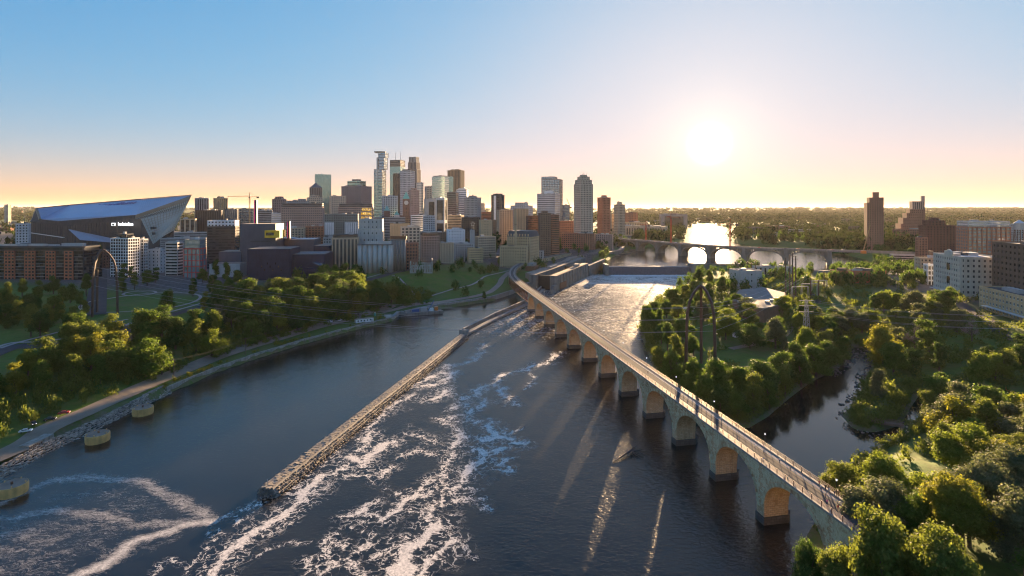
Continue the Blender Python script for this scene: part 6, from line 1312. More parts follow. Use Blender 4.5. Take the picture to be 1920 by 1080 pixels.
def leaves_for(lobes, n, leaf, rng, up=.25, cl=11, spread=2.1):
    """leaf-sized faces in twig clusters spread through the shells of a crown's lobes"""
    nc = max(4, n // cl); C_ = lobes[:, :3]; R_ = lobes[:, 3]; w = R_ ** 2; w = w / w.sum(); k = rng.choice(len(lobes), int(nc * 1.6), p=w)
    d = rng.normal(size=(len(k), 3)); d[:, 2] += up; d /= np.linalg.norm(d, axis=1)[:, None]
    pos = C_[k] + d * (R_[k] * (.62 + .5 * rng.random(len(k)) ** .6))[:, None] * np.array((1, 1, .85))
    ins = np.zeros(len(k), bool)
    for j in range(len(lobes)): ins |= (np.linalg.norm((pos - C_[j]) / np.array((1, 1, .85)), axis=1) < R_[j] * .5) & (k != j)
    pos, d = pos[~ins][:nc], d[~ins][:nc]; ct = rng.random(len(pos))
    pos = np.repeat(pos, cl, 0); d = np.repeat(d, cl, 0); ct = np.repeat(ct, cl); m = len(pos)
    off = rng.normal(size=(m, 3)) * leaf * spread; pos = pos + off
    nr = d * .8 + rng.normal(size=(m, 3)) * .5 + off / (leaf * spread) * .25; nr /= np.linalg.norm(nr, axis=1)[:, None]
    a = np.cross(nr, rng.normal(size=(m, 3))); a /= np.linalg.norm(a, axis=1)[:, None]; b = np.cross(nr, a)
    s = (leaf * (.55 + .9 * rng.random(m)))[:, None]; e = s * (.5 + .5 * rng.random((m, 1)))
    V = np.stack([pos - a * s, pos - b * e * .8 + nr * s * .15, pos + a * s, pos + b * e], 1).reshape(-1, 3)
    TINT[len(V)] = np.repeat(ct, 4); return V
def crown_lobes(rng, H, R, base, n, conic=0.0, flat=1.0):
    """a few big limbs, each carrying its own cluster of lobes, so that the outline is uneven and gapped"""
    L = []; nb = 6 + int(rng.integers(4)); per = max(3, n // nb); lean = rng.normal(size=2) * R * .08
    for b in range(nb):
        a = b / nb * 6.28 + rng.normal() * .35; u = rng.random() ** .8; z = base + (H - base) * (.10 + .74 * u); rad = R * (.30 + .48 * rng.random()) * (1 - .55 * u * u) * (1 - conic * u)
        bx_, by_ = rad * math.cos(a) + lean[0] * u, rad * math.sin(a) + lean[1] * u; br = R * (.26 + .20 * rng.random()) * (1 - conic * .4 * u)
        for k in range(per):
            d = rng.normal(size=3); d /= np.linalg.norm(d); d[2] = abs(d[2]) * .9 - .25; o = br * (.25 + .75 * rng.random()); lr = R * (.13 + .13 * rng.random())
            L.append((bx_ + d[0] * o, by_ + d[1] * o, min(z + d[2] * o, H - lr * .7), lr))
    for k in range(per): L.append((lean[0] + rng.normal() * R * .16, lean[1] + rng.normal() * R * .16, H - R * (.12 + .4 * rng.random()), R * (.14 + .12 * rng.random())))
    for k in range(per): a = rng.random() * 6.28; L.append((R * .3 * math.cos(a), R * .3 * math.sin(a), base + (H - base) * (.3 + .35 * rng.random()), R * .26))
    return np.array(L)
def quads(n4): return np.arange(n4).reshape(-1, 4)
def make_proto(seed, H, R, base, nl, nleaf, leaf, mt, conic=0.0, willow=False, bare=False):
    rng = np.random.default_rng(seed); lob = crown_lobes(rng, H, R, base, nl, conic)
    V = leaves_for(lob, nleaf, leaf, rng)
    if willow:
        dr = rng.random(len(V) // 4) ** 1.5 * H * .45; dr = np.repeat(dr, 4); V[:, 2] = np.maximum(V[:, 2] - dr * (np.hypot(V[:, 0], V[:, 1]) > R * .45), .4)
    cm = np_mesh("crown", V, quads(len(V)), MATS[mt], attrs={'tint': TINT[len(V)]}); m = MB(); rnd = random.Random(seed); th = H * .55
    m.tube([(0, 0, -.8), (.1, .05, H * .18), (.15, -.1, H * .4), (0, .1, th), (.1, 0, H * .8)], [H * .030, H * .024, H * .018, H * .012, H * .004], 7)
    for q in lob[rng.choice(len(lob), min(9, len(lob)), replace=False)]:
        z0 = rnd.uniform(H * .2, th); m.tube([(.1, 0, z0), (q[0] * .5, q[1] * .5, (z0 + q[2]) / 2 + .3), (q[0] * .95, q[1] * .95, q[2] + q[3] * (.9 if bare else .3))], [H * .012, H * .008, H * .003], 5, cap=False)
    return cm, m.mesh("trunk", MATS["bark"])
PROTO = [make_proto(100 + i, 12, (5.4, 4.6, 5.0, 4.2, 5.6)[i], (.8, 1.2, .6, .9, 1.0)[i], (44, 36, 40, 34, 48)[i], 9500, .25, "leaf_green") for i in range(5)]           # round crowns
PROTO += [make_proto(120 + i, 13, 3.6, .7, 30, 7600, .25, "leaf_green", .35) for i in range(3)]        # upright crowns
NEAR = [make_proto(140 + i, 13, (5.6, 4.8, 5.2)[i], .9, (70, 60, 64)[i], 27000, .165, "leaf_olive") for i in range(3)]           # close to the camera
WILLOW = make_proto(160, 12, 5, 3, 26, 9000, .22, "leaf_green", willow=True)
CONE = make_proto(170, 11, 2.4, .8, 26, 5000, .24, "leaf_dark", .75)
DEAD = make_proto(180, 12, 4.2, 3, 24, 900, .22, "dead_wood", bare=True)
n_tree = 0; TREES = []
def tree(x, y, h, label, group, leaf="leaf_green", proto=None, z=None, wide=1.0, name="broadleaf_tree"):
    """one tree: an empty at its foot with its trunk and crown"""
    global n_tree; n_tree += 1
    cm, tm = proto or random.choice(PROTO); s = h / 12.5; rz = random.random() * 6.28
    o = thing(name, label, "tree", (x, y, (gz_at(x, y) if z is None else z)), rz, group, (s * wide, s * wide, s))
    c = link("crown", cm, o); link("trunk", tm, o)
    if leaf and c.material_slots: c.material_slots[0].link = 'OBJECT'; c.material_slots[0].material = MATS[leaf]
    TREES.append((x, y)); return o
def clear(x, y, dmin, pts=TREES): return all((x - a) ** 2 + (y - b) ** 2 > dmin * dmin for a, b in pts)
# distinctive ones first
def tp(px, py, h, label, leaf="leaf_green", proto=None, wide=1.0, group=None, name="broadleaf_tree"): x, y, z = G(px, py); return tree(x, y, h, label, group, leaf, proto, z, wide, name)
tp(108, 596, 15, "bright yellow-green tree alone on the park lawn", "leaf_yellow", PROTO[1]); tp(384, 583, 14, "sunlit yellow tree on the right rim of the park lawn", "leaf_yellow", PROTO[5]); tp(655, 604, 9, "slim golden tree standing by the parked cars", "leaf_yellow", PROTO[6]); tp(784, 571, 12, "single bright yellow-green tree at the foot of the grassy slope", "leaf_yellow", PROTO[7])
tp(908, 562, 9, "small round dark tree on the quay by the bridge", "leaf_dark", PROTO[2], .9); tp(1212, 622, 21, "weeping willow hanging over the rapids at the island tip", "leaf_green", WILLOW, 1.0, name="willow_tree"); tp(1655, 690, 25, "tall bright green cottonwood between the two channels", "leaf_yellow", PROTO[0], .95)
tp(235, 655, 15, "bare reddish dying tree in the bluff wood", None, DEAD, name="dead_tree"); tp(1715, 655, 17, "bare grey-brown dead tree behind the bright cottonwood", None, DEAD, name="dead_tree"); tp(1822, 640, 15, "leafless reddish tree above the channel on the east bluff", None, DEAD, name="dead_tree")
tp(175, 675, 21, "large sunlit tree standing out of the bluff wood", "leaf_olive", PROTO[0]); tp(125, 670, 20, "broad olive tree at the bluff edge below the parkway", "leaf_olive", PROTO[3]); tp(207, 645, 19, "round pale tree under the arched tower legs", "leaf_olive", PROTO[4])
GP = "trees standing on the park lawn"
park = [(15, 566), (42, 560), (72, 566), (100, 552), (132, 568), (150, 580), (162, 556), (118, 580), (10, 616), (30, 606), (44, 590), (4, 592), (62, 612), (75, 632), (137, 616), (155, 616), (58, 632), (100, 606), (148, 640), (90, 622), (160, 598), (128, 632), (60, 590), (20, 590),
        (230, 550), (252, 544), (276, 536), (292, 530), (312, 590), (362, 556), (352, 520), (380, 530), (398, 548), (412, 566), (430, 552), (372, 512), (405, 520), (425, 528), (446, 535), (230, 530), (245, 525)]
for i, (px, py) in enumerate(park):
    w = random.choice(("leaf_green", "leaf_green", "leaf_dark", "leaf_olive")); side = "in front of the brick lofts" if px < 170 and py < 585 else ("on the left half of the park lawn" if px < 200 else "around the ring path on the park lawn")
    h = random.uniform(14, 20); tp(px, py, h, f"{'tall' if h > 18 else 'low' if h < 16 else 'medium'} { {'leaf_green': 'mid green', 'leaf_dark': 'dark green', 'leaf_olive': 'olive green'}[w]} {'conical' if i % 5 == 0 else 'round'} park tree {side}", w, None if i % 5 else CONE, group=GP)
GI = "trees on the wooded island"
isl = [(1238, 700), (1258, 722), (1286, 748), (1318, 768), (1350, 784), (1382, 788), (1412, 776), (1442, 768), (1472, 748), (1502, 728), (1530, 708), (1556, 694), (1580, 680), (1350, 745), (1388, 748), (1300, 722), (1428, 742), (1462, 722), (1268, 690), (1252, 662), (1240, 645), (1236, 622), (1225, 600), (1250, 596),
       (1272, 614), (1262, 578), (1285, 566), (1300, 551), (1292, 600), (1320, 596), (1342, 606), (1362, 598), (1382, 584), (1312, 578), (1330, 566), (1495, 700), (1525, 685), (1548, 668), (1560, 650), (1555, 632), (1280, 640), (1300, 668), (1330, 540), (1352, 552), (1310, 532)]
for px, py in isl:
    w = random.choice(("leaf_green", "leaf_olive", "leaf_dark", "leaf_green")); side = "along the south shore of the island" if py > 675 else ("on the rapids side of the island" if px < 1300 else "inside the island near the brick plant")
    h = random.uniform(14, 20); tp(px, py, h, f"{'tall' if h > 18 else 'low' if h < 16 else 'medium'} { {'leaf_green': 'mid green', 'leaf_dark': 'dark green', 'leaf_olive': 'olive green'}[w]} bushy tree {side}", w, None, random.uniform(.95, 1.35), GI)
def scatter(n, xr, yr, ok, dmin, fn, tries=60):
    c = 0
    for _ in range(n * tries):
        if c >= n: break
        x, y = random.uniform(*xr), random.uniform(*yr)
        if not ok(x, y) or not clear(x, y, dmin): continue
        fn(x, y); c += 1
    return c
BAD = [P(600, 600, 4), P(640, 600, 4)]
SEGC = {}
def seg1(pts, x, y):
    k_ = (len(pts), pts[0][0], pts[-1][1])
    if k_ not in SEGC: q = np.array([p_[:2] for p_ in pts], float); SEGC[k_] = (q[:-1], q[1:] - q[:-1], ((q[1:] - q[:-1]) ** 2).sum(1) + 1e-9)
    a, v, L = SEGC[k_]; d = np.array((x, y)) - a; t = np.clip((d * v).sum(1) / L, 0, 1); e = d - v * t[:, None]; return math.sqrt(float((e * e).sum(1).min()))
def water1(x, y, m=2.0): return float(look(SDL, x, y)) > -m or float(look(SDU, x, y)) > -m
def near_left(x, y):
    d = seg1(LEFT_SHORE, x, y); return x < -100 and 18 < d < (96 if y > 420 else 58) and y < 565 and not water1(x, y) and seg1(pk, x, y) > 8 and not (y < 262 and d < 34) and not (y > 530 and x > -150) and not (seg1([P(175, 752, 5), P(250, 722, 5)], x, y) < 12)
HW = lambda h, a, b: "tall" if h > b else ("low" if h < a else "medium")
CN = {'leaf_grey': 'grey-green', 'leaf_lime': 'lime green', 'leaf_green': 'mid green', 'leaf_dark': 'dark green', 'leaf_olive': 'olive green', 'leaf_yellow': 'yellow-green'}
def lf(x, y):
    d_ = seg1(LEFT_SHORE, x, y); row = "front row" if d_ < 34 else ("second row" if d_ < 58 else "rear row")
    w = random.choice(("leaf_green", "leaf_dark", "leaf_dark", "leaf_green", "leaf_olive", "leaf_grey", "leaf_lime")) if y > 330 else random.choice(("leaf_green", "leaf_olive", "leaf_lime", "leaf_yellow"))
    part = "in the dense wood before the silos" if y > 440 else ("in the bluff wood above the river road" if y > 300 else "on the left edge bluff")
    h = random.uniform(17, 25) if y > 400 else random.uniform(14, 22)
    tree(x, y, h, f"{HW(h, 16, 21.5)} {CN[w]} tree {part}, {row}", "trees of the left bank wood", w, wide=random.uniform(1.0, 1.45))
scatter(104, (-290, -95), (195, 575), near_left, 7.6, lf)
BUILT = [(424, 497, 40), (430, 440, 34), (384, 400, 34), (452, 405, 30), (402, 345, 18), (378, 365, 18), (392, 435, 16)]
EROAD = [G(1770, 548)[:2], G(1800, 570)[:2], G(1850, 600)[:2], G(1920, 640)[:2]]
def opens(x, y, h=16.0, r=5.0):
    """keeps the open water right of the bridge free of overhanging crowns"""
    px = 960 + 1000 * x / y; py = 390 + 1000 * (100 - gz_at(x, y) - h) / y
    if y < 236: return px - 1000 * r / y > 1548 and py > np.interp(px, [1550, 1610, 1690, 1730, 1790], [880, 852, 832, 805, 730])
    if y < 345 and x < 260: return px - 900 * r / y > 1600
    return True
def near_east(x, y):
    return opens(x, y) and not water1(x, y, 3) and seg1(path, x, y) > 14 and all((x - a) ** 2 + (y - b) ** 2 > r * r for a, b, r in BUILT) and gz_at(x, y) > .8 and seg1(EROAD, x, y) > 9 and abs(x) < 1.02 * y + 8
def ef(x, y):
    near = y < 190; w = random.choice(("leaf_olive", "leaf_yellow", "leaf_lime", "leaf_green", "leaf_grey")) if y < 260 else random.choice(("leaf_green", "leaf_olive", "leaf_dark", "leaf_grey", "leaf_lime"))
    part = "close below the camera at the bridge end" if y < 140 else ("beside the bridge, near right bank" if near else ("on the spit between the channels" if x < 240 and y > 230 else "on the wooded bluff below the mills"))
    h = random.uniform(14, 19) if near else random.uniform(13, 20); pxx = 960 + 1000 * x / y; col_ = "near the water" if pxx < 1650 else ("at the picture edge" if pxx > 1800 else "mid wood")
    tree(x, y, h, f"{HW(h, 15, 17.5)} {CN[w]} tree {part}, {col_}", "trees of the right bank wood", w, random.choice(NEAR) if near else None, wide=random.uniform(1.05, 1.45))
for q_, (x, y, zt) in enumerate(((70, 127, 19), (73, 119, 23), (77, 110, 35), (83, 116, 30), (86, 106, 35), (82, 101, 34))):
    tree(x, y, zt - gz_at(x, y), f"olive tree crowding the near face of the bridge end, {ORD[q_]} from the water", "trees crowding the bridge end", "leaf_olive" if q_ else "leaf_dark", random.choice(NEAR), wide=.8)
scatter(34, (98, 245), (98, 235), near_east, 7.2, ef); scatter(60, (150, 400), (235, 460), near_east, 8.0, ef)
print("individual trees", n_tree)
# --- masses nobody could count: undergrowth, street trees among the blocks, woods beyond
def leafy_mass(name, items, mt, per, leaf, label, seed, lobes=5):
    """items: x, y, z, height, radius"""
    rng = np.random.default_rng(seed); base = []
    for v in range(7):
        lob = np.array([(rng.uniform(-.55, .55), rng.uniform(-.55, .55), rng.uniform(.35, .8), rng.uniform(.3, .48)) for _ in range(lobes)]); v_ = leaves_for(lob, per, leaf, rng, cl=6, spread=1.3); base.append((v_, TINT[len(v_)]))
    Vs = []; Ts = []
    for x, y, z, h, r in items:
        b, tn = base[rng.integers(7)]; Ts.append(tn); a = rng.random() * 6.28; c, s = math.cos(a), math.sin(a)
        Vs.append(np.stack([(b[:, 0] * c - b[:, 1] * s) * r + x, (b[:, 0] * s + b[:, 1] * c) * r + y, b[:, 2] * h + z - h * .08], -1))
    V = np.concatenate(Vs); return link(name, np_mesh(name, V, quads(len(V)), MATS[mt], attrs={'tint': np.concatenate(Ts)}), None, 'stuff', label, "vegetation")
it = []
for _ in range(5200):
    x, y = random.uniform(-330, -85), random.uniform(140, 585); d = seg1(LEFT_SHORE, x, y)
    if 15 < d < (85 if y > 400 else 60) and not water1(x, y) and seg1(pk, x, y) > 7 and len(it) < 900: it.append((x, y, gz_at(x, y), random.uniform(2.2, 6) * (1.5 if y < 300 else 1), random.uniform(2.2, 4.2)))
leafy_mass("undergrowth", it, "leaf_olive", 190, .10, "tangled undergrowth and vines on the left bluff", 1)
it = []
pq, ps = offset_path(crom(sh, 5))
for s_ in np.arange(0, 420, 2.2):
    if s_ > ps[-1]: break
    if random.random() < .45 + .4 * math.sin(s_ * .08): x, y = np.interp(s_, ps, pq[:, 0]) - random.uniform(1, 4), np.interp(s_, ps, pq[:, 1]) + random.uniform(.5, 2); it.append((x, y, 2.6, random.uniform(1.2, 5 if random.random() < .25 else 2.4), random.uniform(1.2, 2.6)))
leafy_mass("bank_shrubs", it, "leaf_yellow", 220, .11, "shrubs growing along the top of the bank wall", 2)
it = []
for _ in range(6000):
    x, y = random.uniform(85, 420), random.uniform(120, 640)
    if len(it) > 900: break
    if water1(x, y, .6) or not opens(x, y, 5, 2.5) and y < 236 or seg1(path, x, y) < 12 or any((x - a) ** 2 + (y - b) ** 2 < r * r for a, b, r in BUILT): continue
    if 300 < y < 470 and 130 < x < 215 and random.random() < .8: continue
    wd = -float(look(SDL, x, y))
    if random.random() < (1 if wd < 14 else .6): it.append((x, y, gz_at(x, y), random.uniform(3, 8), random.uniform(3, 5.5)))
for (x0, y0), (x1, y1) in zip(RIGHT_SHORE[4:-4], RIGHT_SHORE[5:-3]):
    L = math.hypot(x1 - x0, y1 - y0)
    for s_ in np.arange(0, L, 1.7):
        t_ = s_ / L; nx_, ny_ = -(y1 - y0) / L, (x1 - x0) / L; o_ = random.uniform(2.2, 6.5); x, y = x0 + (x1 - x0) * t_ + nx_ * o_, y0 + (y1 - y0) * t_ + ny_ * o_
        if not water1(x, y, 1.2) and seg1(path, x, y) > 10: it.append((x, y, gz_at(x, y), random.uniform(1.4, 4.2), random.uniform(1.6, 3.0)))
for _ in range(330):
    x, y = random.uniform(165, 345), random.uniform(235, 430)
    if not water1(x, y, 2) and seg1(EROAD, x, y) > 8: it.append((x, y, gz_at(x, y), random.uniform(2, 6), random.uniform(2.4, 4.6)))
leafy_mass("riverside_scrub", it, "leaf_olive", 170, .11, "scrub along the shores of island and east bank", 3)
it = []
def in_city(x, y): return not water1(x, y, 6)
for _ in range(9000):
    if len(it) >= 900: break
    u = random.random(); y = 560 + 900 * u ** 1.3; px = random.uniform(-60, 1980); x = XA(px, y)
    if not in_city(x, y): continue
    den = .16 if px < 1000 else (.55 if px < 1290 else .95)
    if px < 470 and y < 640: den = .0
    if 700 < px < 1000 and y < 830: den = .35 if y > 700 else .1
    if 1290 < px < 1560 and y < 800: den = .35
    if seg1(path, x, y) < 14 or seg1(pk, x, y) < 8 or random.random() > den: continue
    if px > 1740 and y < 640: continue
    h = random.uniform(8, 15); it.append((x, y, gz_at(x, y), h, h * random.uniform(.42, .6)))
for px, py, h in ((905, 508, 9), (918, 506, 10), (930, 504, 9), (893, 500, 8), (880, 505, 7), (1000, 468, 8), (1020, 472, 9), (1035, 470, 10), (1050, 464, 10), (1062, 470, 9), (1075, 462, 10), (1085, 468, 9), (1100, 462, 11), (1112, 458, 12), (1125, 455, 13), (1090, 452, 12), (1070, 450, 14), (1060, 448, 13), (860, 484, 6), (872, 482, 6), (888, 492, 8)):
    x, y, z = G(px, py + 6); it.append((x, y, z, h, h * .55))
leafy_mass("mid_distance_trees", it, "leaf_dark", 230, .12, "trees between the blocks and along the far banks", 4)
rng = np.random.default_rng(9); it = []
while len(it) < 5200:
    y = 1000 + 9500 * rng.random() ** 1.9; px = rng.uniform(-80, 2000); x = XA(px, y)
    if y < 3600 and float(look(SDU, x, y)) > -8: continue
    den = .35 if px < 1180 else .95
    if px < 1180 and y < 2300: den *= .45
    if rng.random() > den: continue
    h = rng.uniform(9, 17) * (1 + (y > 3000) * .5); it.append((x, y, gz_at(x, y), h, h * rng.uniform(.5, .85) * (1 + (y > 3000) * 1.3)))
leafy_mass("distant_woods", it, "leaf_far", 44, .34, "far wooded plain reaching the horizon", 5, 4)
# ------------------------------------------------------------------ power line towers and cables
def arch_tower(label, x, y, rz, h=50, R=9.5):
    z = gz_at(x, y); t = thing("transmission_tower", label, "power tower", (x, y, z), rz, "arched transmission towers")
    for i in range(3):
        a = i * 2.094 + .3; c, s = math.cos(a), math.sin(a); pr = [(1.0, -1), (.98, h * .25), (.95, h * .5), (.90, h * .68), (.74, h * .82), (.45, h * .92), (.18, h * .98), (0, h)]
        m = MB(); P_ = [Vector((c * R * u, s * R * u, v)) for u, v in pr]
        for q0, q1 in zip(P_[:-1], P_[1:]): m.beam(q0 - (q1 - q0) * .01, q1 + (q1 - q0) * .01, 1.5, 1.1)
        leg = m.build("leg", MATS["brown_steel"], t)
        for zz_ in (h * .45, h * .6, h * .74):
            m = MB(); u = np.interp(zz_, [q[1] for q in pr], [q[0] for q in pr]); m.tube([(c * R * u, s * R * u, zz_), (c * (R * u + 1.9), s * (R * u + 1.9), zz_ + .3)], [.14, .09], 6); m.build("insulator", MATS["galvanised"], leg)
    return (x, y, z)
lt_ = (*G(192, 590)[:2],); rt_ = (XA(1314, 322), 322)
A_ = arch_tower("brown three-legged arched power tower standing in the park", lt_[0], lt_[1], .2, 50, 9.5); B_ = arch_tower("brown three-legged arched power tower on the wooded island", rt_[0], rt_[1], .9, 50, 9.5)
def cable(a, b, sag, r=.06):
    m = MB(); pts = [Vector(a).lerp(Vector(b), t) - Vector((0, 0, sag * 4 * t * (1 - t))) for t in np.linspace(0, 1, 28)]; m.tube(pts, r, 4, cap=False); return m
sub = (XA(1500, 520), 520)
hts = (22.5, 30, 37); n_ = 0
for i, h in enumerate(hts):
    for sx, side in ((-8, "left"), (8, "right")):
        tier = ("lowest", "middle", "uppermost")[i]
        cable((A_[0] + sx, A_[1], A_[2] + h), (B_[0] + sx, B_[1], B_[2] + h), 13).build("power_cable", MATS["galvanised"], label=f"thin power cable over the river, {tier} {side} strand between the arched towers", cat="cable", group="power cables")
        cable((B_[0] + sx, B_[1], B_[2] + h), (sub[0] + sx * 1.4, sub[1] + sx, 30 + i * 2), 5).build("power_cable", MATS["galvanised"], label=f"thin power cable from the island tower to the substation, {tier} {side} strand", cat="cable", group="power cables")
# substation: poles, gantries, transformers
mat("pole_wood", (.13, .095, .07), .9, .25, 1)
for i, (px, py, yt) in enumerate(((1473, 556, 483), (1481, 553, 478), (1486, 556, 474), (1492, 562, 480), (1402, 521, 490), (1409, 520, 492), (1416, 522, 488), (1520, 560, 520), (1535, 562, 525), (1545, 545, 508))):
    x, y, z = G(px, py); h = 100 - (yt - 390) * y / 1000 - z; t = thing("power_pole", f"dark substation mast with crossarms, number {i + 1} from the left on the island" if False else ("tall dark mast of the island substation" if i < 4 else "wooden mast of the island switchyard"), "power pole", (x, y, z), 0, "substation masts")
    m = MB(); m.cyl(0, 0, -.5, h, .75, .5, 8); m.build("mast", MATS["brown_steel"], t); m = MB(); m.beam((-2.4, 0, h * .92), (2.4, 0, h * .92), .3); m.build("crossarm", MATS["brown_steel"], t)
for i in range(3):
    x, y = XA(1500 + i * 18, 520 + i * 12), 520 + i * 12; z = gz_at(x, y); t = thing("substation_gantry", ("left", "middle", "right")[i] + " steel gantry of the substation beside the brick powerhouse", "gantry", (x, y, z), .2, "substation gantries")
    for sx in (-9, 9): m = MB(); [m.beam((sx + a, b, 0), (sx + a * .4, b * .4, 13), .22) for a in (-.8, .8) for b in (-.8, .8)]; [m.beam((sx - .7, -.7, q), (sx + .6, .6, q + 1.8), .12) for q in range(1, 11, 2)]; m.build("lattice_leg", MATS["galvanised"], t)
    m = MB(); m.beam((-9, 0, 13), (9, 0, 13), .6, .8); m.build("crossbeam", MATS["galvanised"], t)
    for q in (-6, 0, 6): m = MB(); m.cyl(q, 0, 11, 12.6, .18, .18, 6); m.build("insulator", MATS["brown_steel"], t)
for i in range(8):
    x, y = XA(1468 + i * 11, 500 + (i % 3) * 14), 500 + (i % 3) * 14; t = thing("transformer", "small grey-brown transformer in the fenced substation yard", "transformer", (x, y, gz_at(x, y)), .3, "substation transformers"); m = MB(); m.box(0, 0, 0, 4, 3, 3.4); m.build("tank", MATS["wall_slate"], t); m = MB(); m.box(0, 2, .4, 3.4, .8, 2.4); m.build("radiator", MATS["galvanised"], t)
    for q in (-1, 0, 1): m = MB(); m.cyl(q, 0, 3.4, 5, .2, .12, 6); m.build("bushing", MATS["rust_steel"], t)
# lattice tower on the island shore
x, y, z = G(1512, 655); t = thing("lattice_tower", "slim grey lattice power tower among the island trees", "power tower", (x, y, z)); h = 34
for a, b in ((-1, -1), (1, -1), (1, 1), (-1, 1)): m = MB(); m.beam((a * 2.4, b * 2.4, 0), (a * .5, b * .5, h), .22); m.build("leg", MATS["galvanised"], t)
m = MB()
for i in range(11):
    z0, z1 = h * i / 11, h * (i + 1) / 11; r0, r1 = 2.4 - 1.9 * i / 11, 2.4 - 1.9 * (i + 1) / 11
    for (a, b), (c, d) in (((-1, -1), (1, -1)), ((1, -1), (1, 1)), ((1, 1), (-1, 1)), ((-1, 1), (-1, -1))): m.beam((a * r0, b * r0, z0), (c * r1, d * r1, z1), .1); m.beam((c * r0, d * r0, z0), (a * r1, b * r1, z1), .1)
m.build("lattice", MATS["galvanised"], t)
for zz_ in (h * .75, h * .88, h * .98): m = MB(); m.beam((-5, 0, zz_), (5, 0, zz_), .25); m.build("crossarm", MATS["galvanised"], t)
for i in range(3):
    for sx in (-4, 4): cable((x + sx, y, z + h * (.75, .88, .98)[i]), (360 + sx, 300, 34 + i * 4), 6, .05).build("power_cable", MATS["galvanised"], label=f"thin power cable from lattice tower over the right bank, {('low', 'mid', 'high')[i]} {'left' if sx < 0 else 'right'} strand", cat="cable", group="power cables")
# wooden poles along the river road
prev = None
for i, (px, py, yt, lb) in enumerate(((326, 716, 673, "wooden utility pole nearest the mooring cells on the river road"), (460, 665, 633, "wooden utility pole at the middle of the river road"), (567, 620, 600, "wooden utility pole beside the yellow shrub on the river road"), (667, 608, 580, "wooden utility pole by the white site trailer"))):
    x, y, z = G(px, py); h = max(9, 100 - (yt - 390) * y / 1000 - z); t = thing("utility_pole", lb, "utility pole", (x, y, z), 0, "utility poles"); m = MB(); m.cyl(0, 0, -.5, h, .2, .14, 8); m.build("pole", MATS["pole_wood"], t); m = MB(); m.beam((-1.2, 0, h - .6), (1.2, 0, h - .6), .16); m.build("crossarm", MATS["pole_wood"], t)
    if prev:
        for sx in (-1, 1): cable((prev[0] + sx, prev[1], prev[2]), (x + sx, y, z + h - .5), 1.6, .04).build("utility_wire", MATS["dark_metal"], label=f"{'left' if sx < 0 else 'right'} overhead wire strung before pole {('', 'in mid road', 'by the yellow shrub', 'by the white trailer')[i]}", cat="wire", group="overhead wires")
    prev = (x, y, z + h - .5)

# ------------------------------------------------------------------ vehicles
def car_paint(n, c): return mat("paint_" + n, c, .28, .04, 2, spec=.6, stain=0)
for n, c in dict(white=(.75, .75, .75), black=(.018, .018, .02), red=(.42, .03, .03), silver=(.45, .46, .48), blue=(.05, .1, .25), grey=(.16, .16, .17), orange=(.7, .2, .03)).items(): car_paint(n, c)
mat("tyre", (.02, .02, .02), .9, .1, 3); mat("car_glass", (.02, .025, .03), .08, .05, 2, spec=.8, stain=0); mat("lamp_red", (.5, .02, .02), .3, 0, 1, stain=0)
def body_mesh(suv):
    h = .12 if suv else 0; prof = [(-2.2, .45), (-2.25, .8), (-2.1, .98 + h), (-1.55, 1.02 + h), (-.95, 1.45 + h * 2.2), (.55, 1.48 + h * 2.2), (1.25, 1.02 + h), (2.05, .86 + h), (2.22, .66), (2.2, .45)]
    m = MB(); n = len(prof); W_ = [.86, .88, .88, .88, .70, .70, .86, .86, .84, .84]
    for s in (-1, 1):
        for (x, z), w in zip(prof, W_): m.v.append((x, s * w, z))
    for i in range(n): j = (i + 1) % n; m.f.append((i, j, n + j, n + i)); m.m.append(0)
    m.f.append(tuple(range(n))[::-1]); m.m.append(0); m.f.append(tuple(n + i for i in range(n))); m.m.append(0)
    return m.mesh("body", MATS["paint_white"])
def make_car(suv):
    h = .12 if suv else 0; o = thing("parked_car", "car", "car"); ps = [link("body", body_mesh(suv), o)]
    m = MB(); m.quad((1.22, -.80, 1.05 + h), (1.22, .80, 1.05 + h), (.60, .66, 1.45 + h * 2.2), (.60, -.66, 1.45 + h * 2.2)); ps.append(m.build("windscreen", MATS["car_glass"], o)); ps[-1].location = (.02, 0, .02)
    m = MB(); m.quad((-1.52, .80, 1.05 + h), (-1.52, -.80, 1.05 + h), (-1.0, -.66, 1.43 + h * 2.2), (-1.0, .66, 1.43 + h * 2.2)); ps.append(m.build("rear_window", MATS["car_glass"], o)); ps[-1].location = (-.02, 0, .02)
    for s in (-1, 1): m = MB(); q = [(-1.35, s * .87, 1.06 + h), (1.0, s * .87, 1.06 + h), (.5, s * .735, 1.42 + h * 2.2), (-.9, s * .735, 1.42 + h * 2.2)]; m.quad(*(q if s < 0 else q[::-1])); ps.append(m.build("side_window", MATS["car_glass"], o))
    wm = MB(); wm.tube([(0, -.11, 0), (0, .11, 0)], .34, 14); wm = wm.mesh("wheel", MATS["tyre"]); rm = MB(); rm.tube([(0, -.12, 0), (0, .12, 0)], .2, 10); rm = rm.mesh("rim", MATS["galvanised"])
    for x in (-1.35, 1.4):
        for s in (-1, 1): w = link("wheel", wm, o, loc=(x, s * .8, .34)); r = link("rim", rm, w); ps.append(w); reg(r)
    for s in (-1, 1):
        m = MB(); m.box(2.17, s * .6, .68, .1, .34, .16); ps.append(m.build("headlight", MATS["sign_white"], o)); m = MB(); m.box(-2.2, s * .65, .75, .1, .3, .16); ps.append(m.build("tail_light", MATS["lamp_red"], o))
    reg(*ps); return o
CARS = [make_car(False), make_car(True)]; used = [0, 0]
